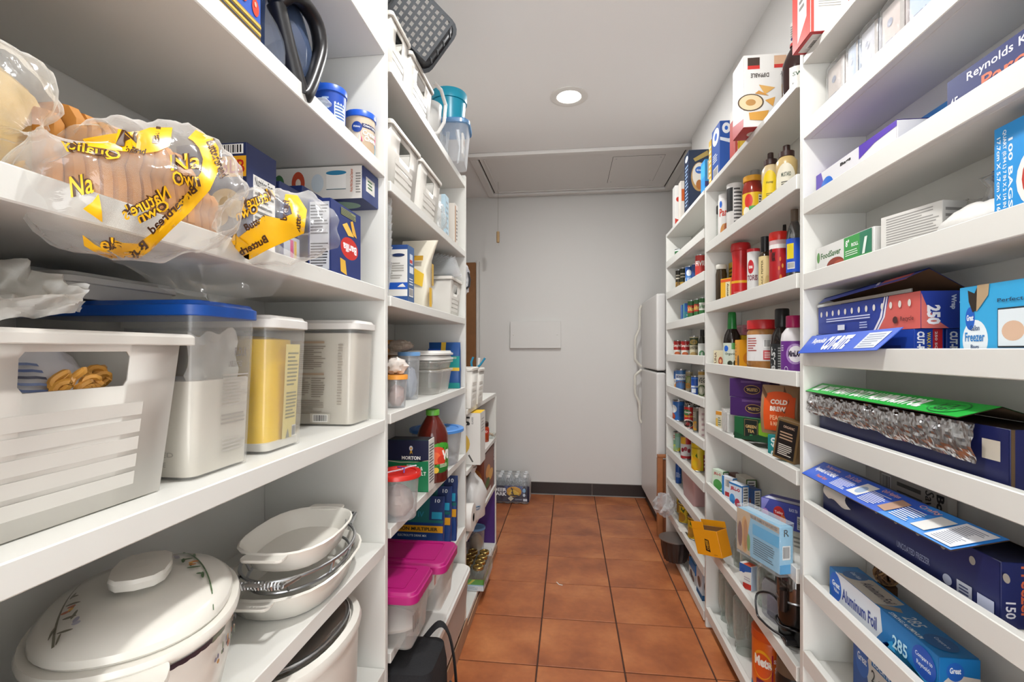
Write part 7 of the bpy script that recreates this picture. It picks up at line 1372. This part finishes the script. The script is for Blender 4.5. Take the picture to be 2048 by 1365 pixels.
can('food_can', 'blue and white can in the middle of the high shelf', 'R', 1370, 1387, z, 533, .645, '#2456a0', [('r', 0, .05, 1, .5, '#d6dbe2'), ('e', .5, .45, .3, .25, '#3f7fc4'), ('e', .5, .72, .2, .15, '#e6ecf2')])
can('food_can', 'blue and red can behind the red one', 'R', 1383, 1396, z, 528, .66, '#2c4a8a', [('r', 0, .1, 1, .3, '#b83c34')])
can('food_can', 'bright red can beside the divider on the high shelf', 'R', 1390, 1412, z, 510, .65, '#c23a34', [('t', .2, .62, .8, .8, 'FIVE', '#f0e6e0', 0, .04), ('e', .5, .2, .4, .12, '#d8cfc6'), ('r', 0, .0, 1, .08, '#8a2a24')])
z = TT(3)
fb2('food_box', 'slim blue box at the far end of the green can shelf', 1361, 1364, z, 610, .62, .66, '#2f62a4', [('right', [('r', .2, .1, .8, .5, '#8fb4d8')])])
fb2('food_box', 'teal blue box beside the slim blue one', 1366, 1369, z, 607, .62, .67, '#3f8a94', [('right', [('r', 0, .6, .5, 1, '#2f62b4'), ('l', .2, .1, .8, .5, '#c6d8d4', 3)])])
for k, (a, c, lb) in enumerate(((1375, 1390, 'green and red vegetable can, farthest of three alike'), (1388, 1401, 'green and red vegetable can, middle of three alike'), (1398, 1412, 'green and white vegetable can next to the divider'))):
    can('vegetable_can', lb, 'R', a, c, z, 601 - 3 * k, .645, '#2f6a34', [('r', 0, .45, 1, .8, '#b82c24' if k < 2 else '#d8d4cc'), ('t', .15, .52, .85, .74, 'Del Monte', '#e8cf6a' if k < 2 else '#2f6a34', 0, .03), ('r', 0, .05, 1, .2, '#d8c24a' if k < 2 else '#7a9a6a')], group='green vegetable cans')
z = TT(4)
for k, (a, c, lb) in enumerate(((1347, 1364, 'red and white soup can, farther of two alike'), (1362, 1380, 'red and white soup can, nearer of two alike'))):
    can('soup_can', lb, 'R', a, c, z, 681, .645, '#dcd6cc', [('r', 0, .45, 1, 1, '#a82020'), ('t', .1, .6, .9, .82, 'Campbells', '#f0e8e0', 0, .02), ('e', .5, .2, .25, .14, '#b85a2c')], group='red and white soup cans')
can('oyster_can', 'tall cream and green can with dark top beside the soup cans', 'R', 1379, 1397, z, 672, .65, '#c9bfa0', [('r', 0, .6, 1, .95, '#3a4a2c'), ('e', .5, .75, .3, .12, '#b0924c'), ('t', .15, .4, .85, .54, 'OYSTER', '#3a3424', 0, .03), ('e', .5, .16, .3, .12, '#a88a54')])
bottle('oil_bottle', 'small dark bottle with white label next to the divider', 1396, 1413, z, 660, [(.9, 0), (1, .03), (1, .55), (.5, .78)], M('#2a2a1c', .2), [(.5, .77), (.55, .78), (.5, 1), (0, 1)], M('#1c1a18', .4), [('r', 0, 0, 1, 1, '#dfe0da'), ('e', .5, .3, .3, .25, '#3f7a4c')], (.02, .54), xc=.655)
z = TT(5)
for (a, c, pt, col, it, lb) in ((1338, 1351, 741, '#dcd6cc', [('r', 0, .55, 1, 1, '#2f6ab4'), ('e', .6, .15, .35, .16, '#e0902c'), ('t', .2, .35, .8, .48, 'Great', '#3a5a8a')], 'white and blue can with orange slices picture'),
    (1351, 1373, 739, '#3f6fa8', [('r', 0, .5, 1, .8, '#d8dce2'), ('e', .5, .2, .5, .24, '#7a4c2c'), ('t', .2, .6, .8, .74, 'BEANS', '#3a4a7a', 0, .04)], 'blue can with brown beans picture'),
    (1371, 1386, 742, '#b8a884', [('e', .5, .5, .4, .3, '#7a8a4c'), ('e', .4, .25, .3, .15, '#c98a3c'), ('l', .2, .75, .8, .92, '#4a4434', 2)], 'beige can with vegetable picture'),
    (1382, 1398, 752, '#1f4fa8', [('r', 0, .4, 1, .5, '#c9d4e6'), ('r', .2, .1, .6, .34, '#d8dce2'), ('r', 0, .88, 1, .96, '#3f7fd8')], 'short royal blue can in front of the beige can'),
    (1396, 1412, 740, '#c6bfae', [('e', .5, .25, .45, .22, '#4a5a34'), ('t', .2, .55, .8, .75, 'VEG', '#3a3a34', 0, .03), ('r', 0, .85, 1, .97, '#b08a3c')], 'cream can with green leaves picture')):
    can('food_can', lb + ' below eye level', 'R', a, c, z, pt, .645 if a != 1371 else .68, col, it)
z = TT(6)
can('food_can', 'tall blue fruit can at the far end of its shelf', 'R', 1342, 1366, z, 801, .65, '#2f6ab4', [('e', .2, .6, .25, .22, '#dfe2e4'), ('e', .1, .2, .25, .2, '#b84a2c'), ('l', .55, .2, .95, .8, '#1c3f84', 7)])
can('food_can', 'black can with white letters behind the red bean can', 'R', 1369, 1401, z, 800, .682, '#1d1a18', [('t', .0, .82, .9, .94, 'SWORLD', '#c9c4bc', 0, .03)])
can('food_can', 'red can with black beans picture', 'R', 1368, 1388, z, 812, .64, '#c02420', [('e', .45, .22, .42, .2, '#e0d8cc'), ('e', .45, .2, .36, .16, '#2a1c18'), ('e', .35, .75, .3, .14, '#3f7a3c'), ('t', .2, .68, .7, .82, 'Goya', '#f0e4d8', 0, .04), ('t', .2, .52, .8, .6, 'BEANS', '#e8b43c', 0, .03)])
can('food_can', 'small grey can with peach picture beside the red can', 'R', 1386, 1402, z, 815, .652, '#8a8474', [('e', .4, .25, .4, .2, '#d89a2c'), ('r', .5, 0, 1, .9, '#4a4638'), ('l', .1, .6, .45, .85, '#cfc8b8', 3)])
fb2('food_box', 'narrow white box leaning beside the divider', 1397, 1401, z, 817, .607, .63, '#d8d0c8', [('right', [('l', .2, .1, .8, .9, '#b89a9a', 5)])])
z = TT(7)
can('food_can', 'green and yellow corn can at the far end of its shelf', 'R', 1344, 1364, z, 864, .65, '#7fae8c', [('e', .3, .15, .4, .2, '#e0cf2c'), ('r', 0, .6, .3, 1, '#d8dcd4'), ('l', .1, .7, .3, .9, '#b83c34', 2), ('r', .35, .2, .95, .8, '#8fb8a8')])
can('food_can', 'white and red cherry can between corn and pineapple', 'R', 1361, 1384, z, 872, .65, '#cfc8c6', [('r', 0, .68, .6, 1, '#d8a82c'), ('r', .5, .68, 1, 1, '#b8282c'), ('e', .3, .4, .1, .1, '#8a2430'), ('e', .5, .46, .1, .1, '#942834'), ('e', .7, .38, .1, .1, '#8a2430'), ('r', 0, .0, 1, .12, '#a82c30')])
can('pineapple_can', 'tall yellow pineapple can next to the divider', 'R', 1382, 1414, z, 884, .65, '#d9bb1c', [('e', .35, .25, .3, .24, '#e6a81c'), ('p', [(.3, .45), (.2, .62), (.38, .55), (.45, .66), (.48, .46)], '#4a6a1c'), ('r', .72, 0, 1, .6, '#8a2430'), ('l', .74, .1, .98, .5, '#e0d0c8', 3), ('r', 0, .8, 1, .86, '#b89a14')])
z = TT(8)
rev('drink_can', 'slim royal blue bottle beside the pink tub', 'bottle', 'R', yb(1357, .645), .645, z, [('bottle', [(.015, 0), (.017, .003), (.017, .11), (.012, .13), (.011, .145), (0, .146)], M('#1c4f9e', .3))], [(.0173, .03, .09, 2.4, 0, [('l', .2, .1, .8, .6, '#b9c8e0', 4)])])
t = thing('plastic_tub', 'dusty pink square plastic tub on the lower shelf', 'tub', (.66, (yb(1364, .62) + yb(1388, .62)) / 2, z), -PI / 2); w = yb(1364, .62) - yb(1388, .62)
tub(t, 'tub_wall', w * .85, .075, w, .09, .135, M('#c39a98', .45), .012, .014)
t = free_box('food_box', 'dark brown box in the corner beyond the pink tub', 'box', (.68, YR2 + .1, z), -PI / 2, .08, .07, .05, '#7a4a34', [('front', [('l', .1, .2, .9, .8, '#a87a5c', 3)])])
z = TT(9)
for (a, c, pt, x, lb) in ((1349, 1368, 992, .668, 'yellow pineapple can half hidden at the back of the low shelf'), (1357, 1388, 1005, .66, 'yellow fruit can with brown rim in the middle of the low shelf'), (1375, 1408, 1033, .653, 'short wide yellow pineapple can at the front of the low shelf')):
    can('pineapple_can', lb, 'R', a, c, z, pt, x, '#d8b41c', [('e', .3, .3, .2, .26, '#b07a24'), ('p', [(.2, .55), (.1, .8), (.28, .7), (.32, .9), (.38, .7), (.5, .8), (.42, .54)], '#3f5a24'), ('l', .55, .3, .9, .8, '#8a6a14', 5), ('r', 0, .9, 1, .96, '#6a4a24')])
t = thing('paper_slip', 'small white paper slip lying on the low shelf lip', 'paper', (.60, yb(1366, .6), T3[9] + .0425)); b = MB(); b.box(-.02, .02, -.03, .03, 0, .001, M('#dedad2', .7)); b.build('slip', t)
t = thing('plastic_bag', 'clear plastic bag of white cutlery spilling out over the low shelf', 'bag', (.568, 2.86, z))
t.location.z = T3[9] + .0425
blob(t, 'film', (-.02, 0, .06), (.06, .09, .058), CL('#e6e6e8', .25, .1, 1.1, .8, 40), .3, 3, 5, 16, True)
for k in range(5): b = MB(); b.tube([(-.05 + .012 * k, -.05, .03 + .005 * k), (-.02, 0, .05), (.0, .04 + .004 * k, .045)], .005, M('#d8d6d4', .4), 6); b.build('cutlery', t)
z = TT(10)
t = thing('bundt_pan', 'dark fluted bundt pan sticking out of the bottom shelf', 'cake pan', (.575, 2.70, T3[10] + .0425)); DK = M('#3a302c', .35, .3)
b = MB(); rs = []; N = 64
for r, zz in ((.035, 0), (.055, .005), (.066, .04), (.074, .085), (.078, .115), (.084, .118), (.084, .122), (.074, .12), (.066, .06), (.05, .015), (.028, .02), (.018, .09), (.014, .1)):
    rs.append([((r + (.003 * math.cos(a * 16) if zz < .115 and r > .03 else 0)) * math.cos(a), (r + (.003 * math.cos(a * 16) if zz < .115 and r > .03 else 0)) * math.sin(a), zz) for a in [2 * PI * k / N for k in range(N)]])
loft(b, rs, DK); weld(b.build('pan', t))
b = MB(); b.lathe([(.076, .1195), (.0865, .12), (.0865, .124), (.077, .1235)], M('#8d8884', .3, .8), 48); b.build('rim', t)
t = thing('paper_napkin', 'crumpled white paper lying in the dark bundt pan', 'paper', (.575, 2.69, T3[10] + .09)); blob(t, 'paper', (0.03, 0, .03), (.02, .035, .02), M('#d8d6d2', .7), .4, 4, 3, 10, True)
fb2('food_box', 'orange box leaning in the bottom shelf beside the pan', 1371, 1376, z, 1118, .655, .69, '#d8762c', [('right', [('l', .1, .2, .9, .8, '#e8b07a', 4)])])
fb2('snack_box', 'blue box with chocolate pictures on the bottom shelf, farther one', 1378, 1390, z, 1133, .62, .66, '#3a7ac0', [('front', [('r', 0, 0, 1, .6, '#cfc8c4'), ('e', .4, .3, .2, .2, '#5a2c1c'), ('e', .7, .2, .2, .15, '#6a3420')]), ('right', [('r', 0, 0, 1, .5, '#cfc8c4'), ('e', .5, .25, .25, .15, '#5a2c1c')]), ('top', [('l', .1, .1, .9, .9, '#b9d4ea', 4)])])
fb2('snack_box', 'blue and white cookie box at the bottom beside the divider', 1393, 1404, z, 1150, .615, .65, '#c9ccd2', [('right', [('r', 0, 0, 1, .2, '#1f5f94'), ('e', .5, .55, .25, .2, '#4a2c20')]), ('front', [('r', 0, 0, 1, .2, '#1f5f94'), ('e', .5, .55, .3, .2, '#5a3424')])])
